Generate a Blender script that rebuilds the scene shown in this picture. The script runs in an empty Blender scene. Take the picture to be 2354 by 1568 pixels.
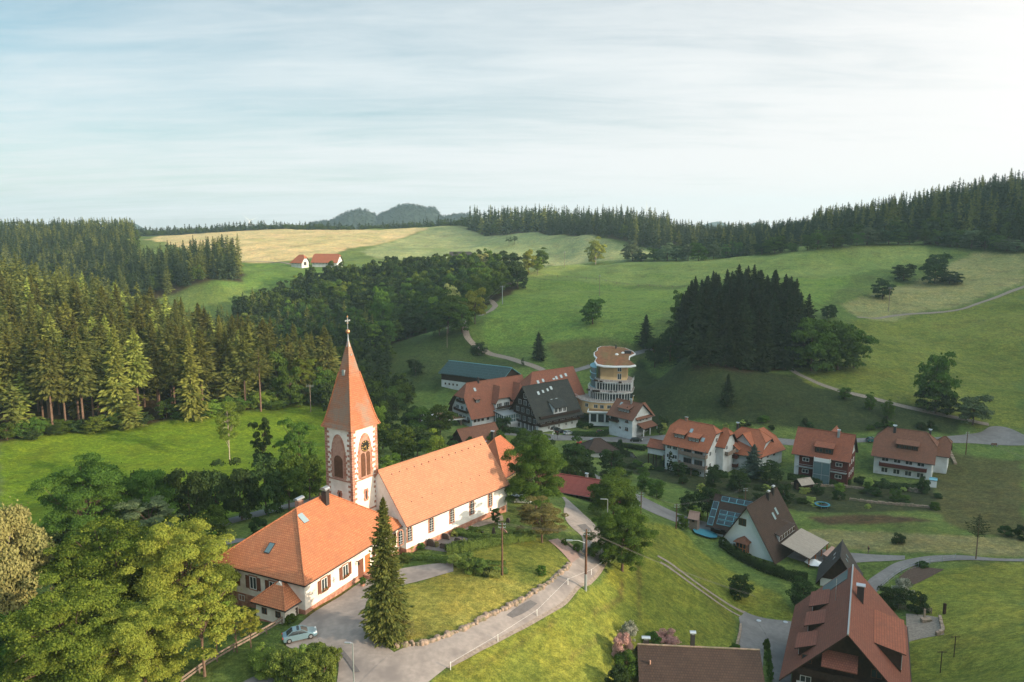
import bpy, math, random
import numpy as np
from mathutils import Matrix, Vector
R=math.radians
sc=bpy.context.scene
# ------------------------------------------------ camera, sky, sun, exposure
F_=1800.; TH=math.atan((784-505)/F_)
cam=bpy.data.objects.new('camera',bpy.data.cameras.new('camera')); sc.collection.objects.link(cam)
cam.data.lens=36*F_/2354; cam.data.sensor_width=36; cam.data.clip_end=20000; cam.data.clip_start=1
cam.rotation_euler=(math.pi/2-TH,0,0); sc.camera=cam
SUN_AZ,SUN_EL=112.,14.
w=bpy.data.worlds.new('World'); sc.world=w; w.use_nodes=True
nt=w.node_tree; nt.nodes.clear(); N=nt.nodes.new; LK=nt.links.new
def mth(nt,op,a,b=None,cl=False):
    n=nt.nodes.new('ShaderNodeMath'); n.operation=op; n.use_clamp=cl
    for i,v in enumerate((a,b)):
        if v is None: continue
        if isinstance(v,(int,float)): n.inputs[i].default_value=v
        else: nt.links.new(v,n.inputs[i])
    return n.outputs[0]
def mixc(nt,f,a,b,bt='MIX'):
    n=nt.nodes.new('ShaderNodeMix'); n.data_type='RGBA'; n.blend_type=bt
    for k,v in ((0,f),(6,a),(7,b)):
        if isinstance(v,(int,float)): n.inputs[k].default_value=v
        elif isinstance(v,tuple): n.inputs[k].default_value=(*v[:3],1)
        else: nt.links.new(v,n.inputs[k])
    return n.outputs[2]
sky=N('ShaderNodeTexSky'); sky.sky_type='NISHITA'; sky.sun_disc=False
sky.sun_elevation=R(SUN_EL); sky.sun_rotation=R(SUN_AZ); sky.altitude=600; sky.air_density=1.0; sky.dust_density=1.2; sky.ozone_density=1.6
tc=N('ShaderNodeTexCoord'); sx=N('ShaderNodeSeparateXYZ'); LK(tc.outputs['Generated'],sx.inputs[0])
zz=mth(nt,'ADD',mth(nt,'MAXIMUM',sx.outputs[2],0.0),0.10)
cx=mth(nt,'DIVIDE',sx.outputs[0],zz); cy=mth(nt,'DIVIDE',sx.outputs[1],zz)
cb=N('ShaderNodeCombineXYZ'); LK(cx,cb.inputs[0]); LK(cy,cb.inputs[1])
def cloud(sc_,rot,scale,det,dist,rough=.55):
    mp=N('ShaderNodeMapping'); mp.inputs['Scale'].default_value=sc_; mp.inputs['Rotation'].default_value=(0,0,R(rot)); LK(cb.outputs[0],mp.inputs[0])
    n=N('ShaderNodeTexNoise'); n.inputs['Scale'].default_value=scale; n.inputs['Detail'].default_value=det; n.inputs['Distortion'].default_value=dist; n.inputs['Roughness'].default_value=rough; LK(mp.outputs[0],n.inputs[0]); return n.outputs[0]
ca=cloud((.42,1.15,1),-34,.85,8,.35,.6); cb2=cloud((.8,2.6,1),-12,1.5,9,.5,.66)
cl=mth(nt,'ADD',mth(nt,'MULTIPLY',ca,.62),mth(nt,'MULTIPLY',cb2,.38))
cl=mth(nt,'MULTIPLY',mth(nt,'SUBTRACT',cl,.46),2.7)
# thicker veil towards the sun side and the horizon
veil=mth(nt,'ADD',mth(nt,'MULTIPLY',sx.outputs[0],.85),.16)
hor=mth(nt,'MULTIPLY',mth(nt,'SUBTRACT',.30,mth(nt,'MAXIMUM',sx.outputs[2],0.0)),2.5)
fac=mth(nt,'ADD',mth(nt,'ADD',cl,veil),hor)
hi=N('ShaderNodeMapRange'); hi.interpolation_type='SMOOTHSTEP'; LK(sx.outputs[2],hi.inputs[0]); hi.inputs[1].default_value=.26; hi.inputs[2].default_value=.55; hi.inputs[3].default_value=0; hi.inputs[4].default_value=1.1
fac=mth(nt,'SUBTRACT',fac,hi.outputs[0])
rm=N('ShaderNodeMapRange'); rm.interpolation_type='SMOOTHSTEP'; LK(fac,rm.inputs[0]); rm.inputs[1].default_value=-.75; rm.inputs[2].default_value=1.15; rm.inputs[3].default_value=0.05; rm.inputs[4].default_value=.97
hsv=N('ShaderNodeHueSaturation'); hsv.inputs['Saturation'].default_value=.8; LK(sky.outputs[0],hsv.inputs['Color'])
skt=mixc(nt,1.0,hsv.outputs[0],(.36,.58,.60),'MULTIPLY')
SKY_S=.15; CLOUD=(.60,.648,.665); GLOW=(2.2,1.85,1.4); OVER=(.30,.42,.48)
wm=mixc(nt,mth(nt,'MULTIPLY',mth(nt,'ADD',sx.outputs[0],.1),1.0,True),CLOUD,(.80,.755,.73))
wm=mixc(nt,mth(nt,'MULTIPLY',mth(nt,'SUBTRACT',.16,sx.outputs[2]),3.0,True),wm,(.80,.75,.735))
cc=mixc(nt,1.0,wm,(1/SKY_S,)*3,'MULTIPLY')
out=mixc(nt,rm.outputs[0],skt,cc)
# out of view fill light added round the low sun (behind the right shoulder of the camera) and overhead
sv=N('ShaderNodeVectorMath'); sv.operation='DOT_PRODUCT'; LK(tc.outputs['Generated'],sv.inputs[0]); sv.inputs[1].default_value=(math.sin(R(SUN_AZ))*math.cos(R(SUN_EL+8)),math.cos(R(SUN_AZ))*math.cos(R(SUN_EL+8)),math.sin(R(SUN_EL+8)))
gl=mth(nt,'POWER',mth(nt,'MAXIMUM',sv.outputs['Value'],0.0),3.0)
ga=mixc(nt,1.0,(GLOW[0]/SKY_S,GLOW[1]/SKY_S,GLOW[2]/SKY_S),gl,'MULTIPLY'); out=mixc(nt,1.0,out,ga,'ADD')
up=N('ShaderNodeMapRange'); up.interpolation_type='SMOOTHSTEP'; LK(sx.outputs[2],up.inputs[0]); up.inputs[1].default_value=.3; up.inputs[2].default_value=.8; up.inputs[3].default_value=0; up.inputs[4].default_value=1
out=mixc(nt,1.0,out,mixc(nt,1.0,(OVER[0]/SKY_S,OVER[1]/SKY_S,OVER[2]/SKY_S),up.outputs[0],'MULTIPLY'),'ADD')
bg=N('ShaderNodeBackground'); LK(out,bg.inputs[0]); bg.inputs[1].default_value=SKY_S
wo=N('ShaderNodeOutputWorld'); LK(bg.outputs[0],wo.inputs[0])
sl=bpy.data.lights.new('sun','SUN'); sl.energy=4.9; sl.angle=R(.5); sl.color=(1,.79,.56)
so=bpy.data.objects.new('sun',sl); sc.collection.objects.link(so)
sd=Vector((math.sin(R(SUN_AZ))*math.cos(R(SUN_EL)),math.cos(R(SUN_AZ))*math.cos(R(SUN_EL)),math.sin(R(SUN_EL))))
so.rotation_euler=sd.to_track_quat('Z','Y').to_euler()
sc.view_settings.view_transform='Standard'; sc.view_settings.look='None'; sc.view_settings.exposure=0.5; sc.view_settings.gamma=1
sc.render.engine='CYCLES'; sc.cycles.max_bounces=5; sc.cycles.diffuse_bounces=2; sc.cycles.transparent_max_bounces=4; sc.cycles.volume_bounces=1
sc.cycles.transmission_bounces=3; sc.cycles.glossy_bounces=2
# ------------------------------------------------ pixel <-> world (pixels of a 2354 x 1568 view)
cth,sth=math.cos(TH),math.sin(TH)
def ray(x,y):
    u=-(y-784)/F_; return (x-1177)/F_, cth+sth*u, -sth+cth*u
def pz(x,y,z):
    a,b,d=ray(x,y); t=z/d; return Vector((a*t,b*t,z))
def pY(x,y,Y):
    a,b,d=ray(x,y); t=Y/b; return Vector((a*t,Y,d*t))
def mk(x0,y0,w_,r):
    k=w_/r/1.63127
    return lambda u,v:(x0/1.63127+u*k, y0/1.63127+v*k)
c1=mk(1550,1250,900,2352);c2=mk(2250,1400,900,2352);c3=mk(2900,1300,940,2106);c4=mk(1700,1750,800,1552)
c5=mk(2350,1800,800,1655);c6=mk(2950,1850,890,1971);cH=mk(700,1800,1000,2069);cT=mk(1100,1150,900,2016)
# ------------------------------------------------ terrain
PZ=[(700,1410,-53),(888,1468,-53),(840,1535,-53.3),(1100,1350,-53),(1050,1225,-53),(1150,1185,-53.2),(1000,1250,-53),
(1300,1290,-54.3),(1330,1180,-57.5),(1480,1140,-66.5),(1560,1190,-69),(1345,1357,-55),(1100,1480,-54),(950,1560,-54),(1200,1500,-56),
(1400,1400,-58.5),(1440,1568,-62),(1400,1500,-60),(1500,1500,-63.5),(1540,1290,-61.5),(1620,1350,-66),(1700,1410,-70),(1750,1440,-70.5),(1640,1500,-67),
(1450,1230,-60),(1500,1190,-63.5),(1600,1280,-68),(1750,1320,-70.5),(1820,1400,-70.5),(1900,1280,-71),(2100,1290,-70.5),(2200,1280,-70),(2340,1280,-70),
(2000,1340,-70.5),(1860,1500,-71),(2130,1440,-68.5),(2250,1400,-66.5),(2340,1500,-61.5),(2200,1560,-65),(2340,1350,-67.8),(2340,1568,-58.5),
(1750,1170,-73),(2000,1170,-73),(2300,1200,-71.5),(2300,1100,-72),(1650,1140,-73),(1545,1075,-75),(1630,1085,-75),(1745,1100,-75),(1900,1105,-75),(2060,1090,-74.5),
(1700,1000,-71.5),(2000,1012,-71),(2280,1000,-70.5),(2350,1022,-71),(1300,995,-77),(1100,960,-77),(1000,945,-77),(1400,965,-76.5),(1500,1000,-76),(1570,1010,-74),
(1450,1050,-77.5),(1350,1060,-75),(1400,1110,-69),(1840,862,-60),(2000,910,-63),(2210,968,-68.5),(1600,870,-64),(2300,850,-62),(2300,750,-50),(2300,650,-36),(2300,577,-20),
(2000,730,-50),(2000,640,-35),(1900,690,-43),(1950,600,-27),(2100,558,-16),(1900,562,-17),(1700,592,-27),(1600,850,-60),(1780,850,-60),
(1250,840,-66),(1350,835,-66),(1500,805,-60),(1400,760,-54),(1250,700,-47),(1550,665,-42),(1400,655,-41),(1250,640,-38),(1500,603,-30),(1300,614,-33),
(1300,592,-36),(1100,560,-26),(1040,520,-8.5),(1200,537,-15),(1350,550,-19),(1470,576,-28),(1210,838,-66),(1080,770,-57),(1130,705,-48),(1150,655,-41),
(600,528,-14),(850,530,-15),(400,548,-23),(600,570,-28),(740,612,-40),(600,645,-46),(520,612,-40),(0,1020,-64),(200,992,-64.5),(430,966,-65),(600,943,-66.5),(730,935,-67.5),
(100,1150,-66.5),(400,1050,-67.5),(600,1000,-68),(650,960,-67.5),(600,1185,-59.5),(520,1245,-58),(700,1150,-61),(450,1550,-54),(300,1568,-55),(100,1560,-57),(0,1400,-59),(200,1400,-58),
(0,1250,-61),(520,1400,-54.5),(600,1450,-53.8),(560,1568,-53.8),(680,1500,-53.2),(730,812,-68),(850,795,-66),(1000,762,-60),(930,860,-71),(1010,885,-73),(900,905,-75),(1100,800,-63),(500,655,-47),
(1240,1150,-55.5),(800,1380,-53),(930,1330,-53)]
WP=[(-.654,320,-52),(-.654,400,-44),(-.49,370,-58),(-.376,350,-68),(-.29,340,-72),(-.654,540,-82),(-.4,500,-84),(-.25,430,-76),(-.3,390,-76),(-.654,650,-62),(-.654,800,-30),(-.45,800,-27),
(-.36,640,-38),(-.36,560,-58),(-.34,520,-66),(-.098,560,-42),(-.21,560,-50),(-.29,545,-64),(-.15,760,-33),(.27,350,-52),(.07,640,-42),
(.01,900,-14),(.23,900,-27),(.1,900,-18),(.46,620,-15),(.57,600,0),(.65,590,9),(.35,620,-29),(.27,640,-36),(.46,800,-10),(.65,800,15),
(-.6,1400,-50),(-.3,1500,-50),(0,1500,-50),(.3,1400,-50),(.6,1400,-30),(-.6,3000,-110),(0,3000,-110),(.6,3000,-110),(-.6,6000,-220),(0,6000,-220),(.6,6000,-220),
(.95,500,0),(.95,300,-45),(.95,120,-62),(1.5,150,-60),(-.95,300,-55),(-.95,120,-60),(-.95,800,-30),(-.8,240,-62),(0,45,-56),(.6,50,-58),(-.6,50,-57),(3,60,-60),(-3,60,-58),(3,200,-50),(-3,200,-58),(1.3,2500,-80),(-1.3,2500,-100)]
ctl=[pz(*p) for p in PZ]+[Vector((u*Y,Y,z)) for u,Y,z in WP]
CA=np.array([[math.atan2(p.x,p.y),math.log(math.hypot(p.x,p.y)),p.z/math.hypot(p.x,p.y)] for p in ctl])
def ker(a,l): 
    d=np.sqrt((a[...,None]-CA[:,0])**2+(l[...,None]-CA[:,1])**2+1e-5); return -d**1.5
n_=len(CA); A_=np.zeros((n_+1,n_+1)); A_[:n_,:n_]=ker(CA[:,0],CA[:,1])-np.eye(n_)*2e-4; A_[n_,:n_]=1;A_[:n_,n_]=1
W_=np.linalg.solve(A_,np.append(CA[:,2],0))
RG=[(-400,10),(-150,20),(-95,32),(-82,44),(-70,58),(-35,60),(-12,64),(70,78),(100,82),(180,100),(260,94),(370,76),(500,70),(700,40),(1000,0)]
_rng=np.random.RandomState(5); WV=[(_rng.uniform(0,6.28),_rng.uniform(.6,1.4),_rng.uniform(0,6.28)) for _ in range(10)]
def wob(x,y,L):
    s=0
    for k,(a,m,p) in enumerate(WV): s=s+np.sin((x*math.cos(a)+y*math.sin(a))*6.283*m/L+p)
    return s/4.5
def HH(x,y):
    x=np.asarray(x,float); y=np.asarray(y,float)
    r=np.hypot(x,y)+1e-6; a=np.arctan2(x,y); l=np.log(r)
    sh=a.shape; a=a.ravel();l=l.ravel(); o=np.empty(len(a))
    for i in range(0,len(a),20000): o[i:i+20000]=ker(a[i:i+20000],l[i:i+20000])@W_[:n_]+W_[n_]
    z=(o.reshape(sh))*r
    z=z+wob(x,y,38)*np.clip((r-160)/300,0,1)*1.0+wob(x+50,y,9)*.06
    # far hills
    gmax=np.zeros(np.shape(z))
    for cx_,cy_,sx_,sy_,h in ((-520,2700,150,260,132),(-455,2900,90,200,128),(-354,2750,200,260,150),(-300,2950,80,200,150),(-640,2750,150,200,100),(-180,2700,200,200,118),(-2900,4400,260,300,160),(-2520,4400,330,300,152),(-2150,4400,200,300,150),(-1410,4400,75,200,138),(1130,4400,190,300,156),(1330,4300,150,300,146),(1600,4400,200,300,158),(2100,4500,260,300,170)):
        gmax=np.maximum(gmax,h*np.exp(-((x-cx_)/sx_)**2-((y-cy_)/sy_)**2)*(1+.035*wob(x,y,150)+.01*wob(y,x,60)))
    z=z+gmax
    # added ridge, unseen to the right, shaped to keep sun off the valley floor
    yy=y+.4045*(x-460); rp=np.interp(yy,[p[0] for p in RG],[p[1] for p in RG])
    g=np.exp(-((x-460)/75.)**2)*np.clip((x-.72*np.maximum(y,0)-20)/60,0,1)
    z=z+g*np.maximum(rp-z+wob(x,y,30)*3,0)
    return z
def H(x,y): return float(HH(np.array([x]),np.array([y]))[0])
TS=np.exp(np.linspace(math.log(60),math.log(1500),260))
def G(x,y):
    a,b,d=ray(x,y); hx=HH(a*TS,b*TS); f=d*TS-hx
    i=np.where(f<0)[0]
    i=int(i[0]) if len(i) else len(TS)-1
    i=max(i,1); t0,t1=TS[i-1],TS[i]
    for _ in range(12):
        tm=(t0+t1)/2
        if d*tm<H(a*tm,b*tm): t1=tm
        else: t0=tm
    t=t1; return Vector((a*t,b*t,H(a*t,b*t)))
# ------------------------------------------------ materials
def mat(name,col,rough=.8,metal=0,spec=.3):
    m=bpy.data.materials.new(name); m.use_nodes=True; b=m.node_tree.nodes['Principled BSDF']
    b.inputs['Base Color'].default_value=(*col,1); b.inputs['Roughness'].default_value=rough; b.inputs['Metallic'].default_value=metal; b.inputs['Specular IOR Level'].default_value=spec
    return m
def noise(nt,scale,det=4,vec=None,rough=.6):
    n=nt.nodes.new('ShaderNodeTexNoise'); n.inputs['Scale'].default_value=scale; n.inputs['Detail'].default_value=det; n.inputs['Roughness'].default_value=rough
    if vec: nt.links.new(vec,n.inputs[0])
    return n.outputs[0]
def rampf(nt,f,a,b):
    n=nt.nodes.new('ShaderNodeMapRange'); nt.links.new(f,n.inputs[0]); n.inputs[1].default_value=a; n.inputs[2].default_value=b; return n.outputs[0]
def mnoisy(name,c1_,c2_,scale=1.0,rough=.85,bump=.0,lo=.35,hi=.65,c3_=None,s3=.1,spec=.25,metal=0):
    m=mat(name,c1_,rough,metal,spec); nt=m.node_tree; b=nt.nodes['Principled BSDF']
    tc=nt.nodes.new('ShaderNodeTexCoord'); v=tc.outputs['Object']
    f=noise(nt,scale,5,v); c=mixc(nt,rampf(nt,f,lo,hi),c1_,c2_)
    if c3_: c=mixc(nt,rampf(nt,noise(nt,s3,3,v),.45,.68),c,c3_)
    nt.links.new(c,b.inputs['Base Color'])
    if bump:
        bn=nt.nodes.new('ShaderNodeBump'); bn.inputs['Strength'].default_value=bump; bn.inputs['Distance'].default_value=.1; nt.links.new(f,bn.inputs['Height']); nt.links.new(bn.outputs[0],b.inputs['Normal'])
    return m
def tile(name,ca_,cb_,mortar,tw=.34,th=.36,stain=None,sa=.5,bump=.5,ms=.035,rough=.75,sscale=.35,slo=.5,shi=.72):
    m=mat(name,ca_,rough); nt=m.node_tree; b=nt.nodes['Principled BSDF']
    uv=nt.nodes.new('ShaderNodeUVMap'); uv.uv_map='UVMap'
    br=nt.nodes.new('ShaderNodeTexBrick'); nt.links.new(uv.outputs[0],br.inputs[0])
    br.inputs['Color1'].default_value=(*ca_,1); br.inputs['Color2'].default_value=(*cb_,1); br.inputs['Mortar'].default_value=(*mortar,1)
    br.inputs['Scale'].default_value=1; br.inputs['Brick Width'].default_value=tw; br.inputs['Row Height'].default_value=th; br.inputs['Mortar Size'].default_value=ms; br.inputs['Mortar Smooth'].default_value=.4; br.inputs['Bias'].default_value=-.1
    c=br.outputs[0]
    f2=noise(nt,1.3,5,uv.outputs[0]); c=mixc(nt,rampf(nt,f2,.35,.7),c,mixc(nt,.35,c,mortar))
    if stain: c=mixc(nt,mth(nt,'MULTIPLY',rampf(nt,noise(nt,sscale,6,uv.outputs[0],.7),slo,shi),sa,True),c,stain)
    nt.links.new(c,b.inputs['Base Color'])
    if bump:
        bn=nt.nodes.new('ShaderNodeBump'); bn.inputs['Strength'].default_value=bump; bn.inputs['Distance'].default_value=.06; bn.invert=True; nt.links.new(br.outputs[1],bn.inputs['Height']); nt.links.new(bn.outputs[0],b.inputs['Normal'])
    return m
M={}
M['orange']=tile('orange clay tiles',(.54,.215,.10),(.46,.165,.078),(.27,.085,.04),stain=(.26,.12,.065),sa=.6,slo=.44)
M['nave']=tile('faded orange tiles',(.55,.255,.145),(.47,.205,.115),(.32,.13,.075),tw=.26,th=.34,stain=(.28,.15,.09),sa=.6,slo=.44)
M['spire']=tile('spire tiles with grey moss',(.48,.185,.09),(.40,.145,.07),(.22,.085,.05),tw=.24,th=.3,stain=(.24,.20,.16),sa=.7,sscale=.2,slo=.46,shi=.6)
M['redroof']=tile('red brown tiles',(.34,.11,.06),(.27,.085,.048),(.15,.05,.03),stain=(.14,.06,.04),sa=.5)
M['brightred']=tile('bright red tiles',(.44,.145,.07),(.36,.115,.058),(.2,.065,.035),stain=(.2,.08,.05),sa=.4)
M['hotelroof']=tile('weathered red tiles',(.32,.115,.065),(.24,.085,.05),(.13,.05,.034),stain=(.15,.07,.045),sa=.7)
M['brownroof']=tile('dark brown tiles',(.068,.04,.03),(.052,.031,.024),(.028,.018,.015),tw=.36,th=.36,stain=(.09,.055,.04),sa=.4)
M['rowbrown']=tile('brown red tiles',(.24,.10,.06),(.18,.078,.048),(.10,.045,.03),stain=(.12,.06,.04),sa=.5)
M['blackroof']=tile('black shingle',(.030,.034,.032),(.045,.048,.044),(.016,.018,.018),tw=.5,th=.3,stain=(.06,.065,.05),sa=.6)
M['greenroof']=tile('dark green panels',(.012,.034,.036),(.014,.04,.042),(.05,.10,.11),tw=3.2,th=1.7,ms=.05,bump=0,rough=.6)
M['darkslate']=tile('dark grey tiles',(.05,.045,.045),(.065,.058,.055),(.03,.026,.026),stain=(.09,.08,.07),sa=.4)
M['corrug']=tile('corrugated red sheet',(.30,.075,.06),(.26,.065,.055),(.12,.03,.028),tw=40,th=.32,ms=.09,bump=.8,stain=(.2,.06,.05),sa=.4)
M['palesheet']=tile('pale fibre sheet',(.42,.36,.30),(.36,.31,.26),(.2,.17,.15),tw=.3,th=30,ms=.05,stain=(.25,.22,.19),sa=.5)
M['pinksheet']=tile('pinkish ribbed sheet',(.45,.30,.25),(.40,.27,.22),(.22,.13,.11),tw=.25,th=30,ms=.06,stain=(.3,.2,.17),sa=.4)
M['grass roof']=mnoisy('dry sedum roof',(.28,.12,.06),(.17,.075,.04),.9,.95,.5,c3_=(.17,.13,.055),s3=.12)
M['plaster']=mnoisy('cool white plaster',(.62,.67,.69),(.54,.58,.60),.5,.9,.05,c3_=(.48,.50,.50),s3=.35)
M['churchwhite']=mnoisy('white limewash',(.78,.77,.75),(.70,.69,.66),.5,.9,.05,c3_=(.60,.57,.53),s3=.35)
M['stoneplaster']=mnoisy('warm white plaster',(.80,.75,.69),(.72,.66,.60),.6,.9,.05,c3_=(.62,.54,.47),s3=.3)
M['cream']=mnoisy('cream plaster',(.78,.55,.29),(.72,.50,.26),.5,.9,.03)
M['sand']=mnoisy('red sandstone',(.36,.17,.12),(.26,.115,.08),3,.9,.3,c3_=(.45,.27,.2),s3=1.2)
M['wood']=mnoisy('dark brown timber',(.045,.024,.016),(.025,.014,.010),2,.8,.2)
M['midwood']=mnoisy('brown timber',(.13,.06,.033),(.09,.04,.024),2,.8,.2)
M['redwood']=mnoisy('red painted boards',(.10,.022,.018),(.07,.016,.014),2,.8,.2)
M['shutter']=mnoisy('brown shutter paint',(.17,.07,.04),(.13,.05,.03),2,.7)
M['greywood']=mnoisy('weathered grey wood',(.27,.21,.17),(.16,.12,.10),4,.9,.3)
M['orangewood']=mnoisy('orange larch wood',(.42,.15,.05),(.34,.12,.04),3,.7)
M['white']=mat('white paint',(.8,.8,.78),.5)
M['frame']=mat('white window frame',(.72,.74,.74),.5)
M['glass']=mat('window glass',(.03,.04,.045),.12,0,.6)
M['blueglass']=mat('pale glass',(.10,.17,.19),.12,0,.8)
M['metal']=mat('zinc',(.55,.57,.60),.35,.8)
M['steel']=mat('grey steel',(.36,.40,.42),.45,.5)
M['darkmetal']=mat('dark sheet metal',(.05,.045,.045),.5,.3)
M['gold']=mat('gilded metal',(.75,.42,.15),.35,.9)
M['copper']=mat('copper ball',(.55,.28,.15),.4,.8)
M['black']=mat('black enamel',(.015,.015,.015),.5)
M['goldpaint']=mat('gold paint',(.75,.5,.16),.5,.2)
M['blue']=mat('blue paint',(.04,.20,.27),.6)
M['panel']=mat('solar cell',(.010,.028,.040),.25,0,.6)
M['panelframe']=mat('light blue frame',(.16,.38,.46),.5)
M['red']=mat('red paint',(.45,.05,.04),.5)
M['skin']=mat('skin',(.45,.28,.2),.6)
M['stone']=mnoisy('field stone',(.36,.27,.21),(.20,.145,.115),1.5,.95,.6,c3_=(.15,.15,.09),s3=.9)
M['granite']=mnoisy('dark granite',(.10,.075,.065),(.06,.05,.045),4,.6,.1)
M['polewood']=mnoisy('tarred pole wood',(.16,.085,.055),(.09,.05,.035),3,.9,.2)
M['wire']=mat('wire',(.22,.2,.18),.5,.3)
M['asphalt']=mnoisy('pale asphalt',(.33,.285,.26),(.27,.235,.215),1.6,.95,.15,c3_=(.20,.175,.165),s3=.2)
M['farmroof']=tile('brown red farmhouse tiles',(.24,.085,.055),(.19,.065,.045),(.10,.035,.026),stain=(.15,.07,.05),sa=.5)
M['asphalt2']=mnoisy('grey asphalt',(.21,.20,.20),(.165,.16,.16),1.6,.95,.15,c3_=(.14,.135,.135),s3=.22)
M['gravel']=mnoisy('gravel track',(.30,.25,.21),(.19,.155,.13),2.5,.98,.4)
M['soil']=mnoisy('brown soil',(.10,.065,.05),(.06,.04,.03),2.5,.98,.5)
M['paver']=tile('pink pavers',(.36,.25,.22),(.30,.21,.185),(.2,.14,.12),tw=.5,th=.25,bump=.2)
M['patch']=mnoisy('tar patch',(.15,.14,.14),(.12,.11,.11),2,.95)
def leaf(name,a,b,c=None,trans=.25,sat=1.0,rough=.8):
    m=bpy.data.materials.new(name); m.use_nodes=True; nt=m.node_tree; nt.nodes.clear()
    g=nt.nodes.new('ShaderNodeNewGeometry'); oi=nt.nodes.new('ShaderNodeObjectInfo')
    col=mixc(nt,g.outputs['Random Per Island'],a,b)
    tcn=nt.nodes.new('ShaderNodeTexCoord'); nf=noise(nt,.55,3,tcn.outputs['Object'])
    col=mixc(nt,rampf(nt,nf,.4,.65),col,c or a)
    hs=nt.nodes.new('ShaderNodeHueSaturation'); nt.links.new(col,hs.inputs['Color'])
    nt.links.new(mth(nt,'ADD',mth(nt,'MULTIPLY',oi.outputs['Random'],.035),.482),hs.inputs['Hue'])
    nt.links.new(mth(nt,'ADD',mth(nt,'MULTIPLY',oi.outputs['Random'],.5),.75),hs.inputs['Value'])
    d=nt.nodes.new('ShaderNodeBsdfDiffuse'); t=nt.nodes.new('ShaderNodeBsdfTranslucent'); ms=nt.nodes.new('ShaderNodeMixShader'); ms.inputs[0].default_value=trans
    nt.links.new(hs.outputs[0],d.inputs[0]); nt.links.new(hs.outputs[0],t.inputs[0]); nt.links.new(d.outputs[0],ms.inputs[1]); nt.links.new(t.outputs[0],ms.inputs[2])
    o=nt.nodes.new('ShaderNodeOutputMaterial'); nt.links.new(ms.outputs[0],o.inputs[0]); return m
LM={'green':leaf('green leaves',(0.090,0.151,0.027),(0.042,0.082,0.020)),
'yellow':leaf('sunny maple leaves',(0.325,0.338,0.056),(0.163,0.206,0.035),(0.250,0.294,0.050)),
'lime':leaf('lime maple leaves',(0.225,0.294,0.044),(0.088,0.150,0.025),(0.150,0.225,0.037)),
'gold':leaf('tan birch leaves',(.46,.46,.17),(.27,.29,.10),(.38,.38,.14)),
'dark':leaf('dark green leaves',(0.051,0.085,0.027),(0.024,0.044,0.017)),
'grey':leaf('grey green willow leaves',(0.139,0.186,0.093),(0.078,0.116,0.054)),
'spruce':leaf('spruce needles',(0.153,0.158,0.041),(0.059,0.077,0.023),trans=.2),
'darkspruce':leaf('dark spruce needles',(0.048,0.066,0.030),(0.023,0.035,0.016),trans=.15),
'maple':leaf('maple leaves',(.22,.29,.045),(.045,.095,.016),(.085,.145,.024)),
'larch':leaf('larch needles',(0.310,0.341,0.078),(0.171,0.202,0.046),trans=.3),
'blue':leaf('blue spruce needles',(0.093,0.139,0.109),(0.054,0.085,0.062),trans=.2),
'pink':leaf('pink blossom',(0.550,0.330,0.300),(0.380,0.200,0.190)),
'whitefl':leaf('white blossom',(0.600,0.600,0.500),(0.080,0.130,0.040)),
'hedge':leaf('hedge leaves',(0.132,0.186,0.046),(0.062,0.101,0.028)),
'juniper':leaf('juniper foliage',(0.202,0.279,0.054),(0.070,0.116,0.034)),
'box':leaf('yellow green shrub',(0.36,0.42,0.11),(0.20,0.26,0.07)),
'brownbush':leaf('brown green shrub',(0.217,0.202,0.070),(0.124,0.124,0.046))}
M['bark']=mnoisy('bark',(.14,.09,.065),(.08,.052,.04),3,.95,.3)
M['pinebark']=mnoisy('reddish pine bark',(.19,.125,.09),(.11,.07,.052),3,.95,.3)
M['birchbark']=mnoisy('birch bark',(.5,.44,.36),(.25,.2,.16),3,.9,.2)
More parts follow.
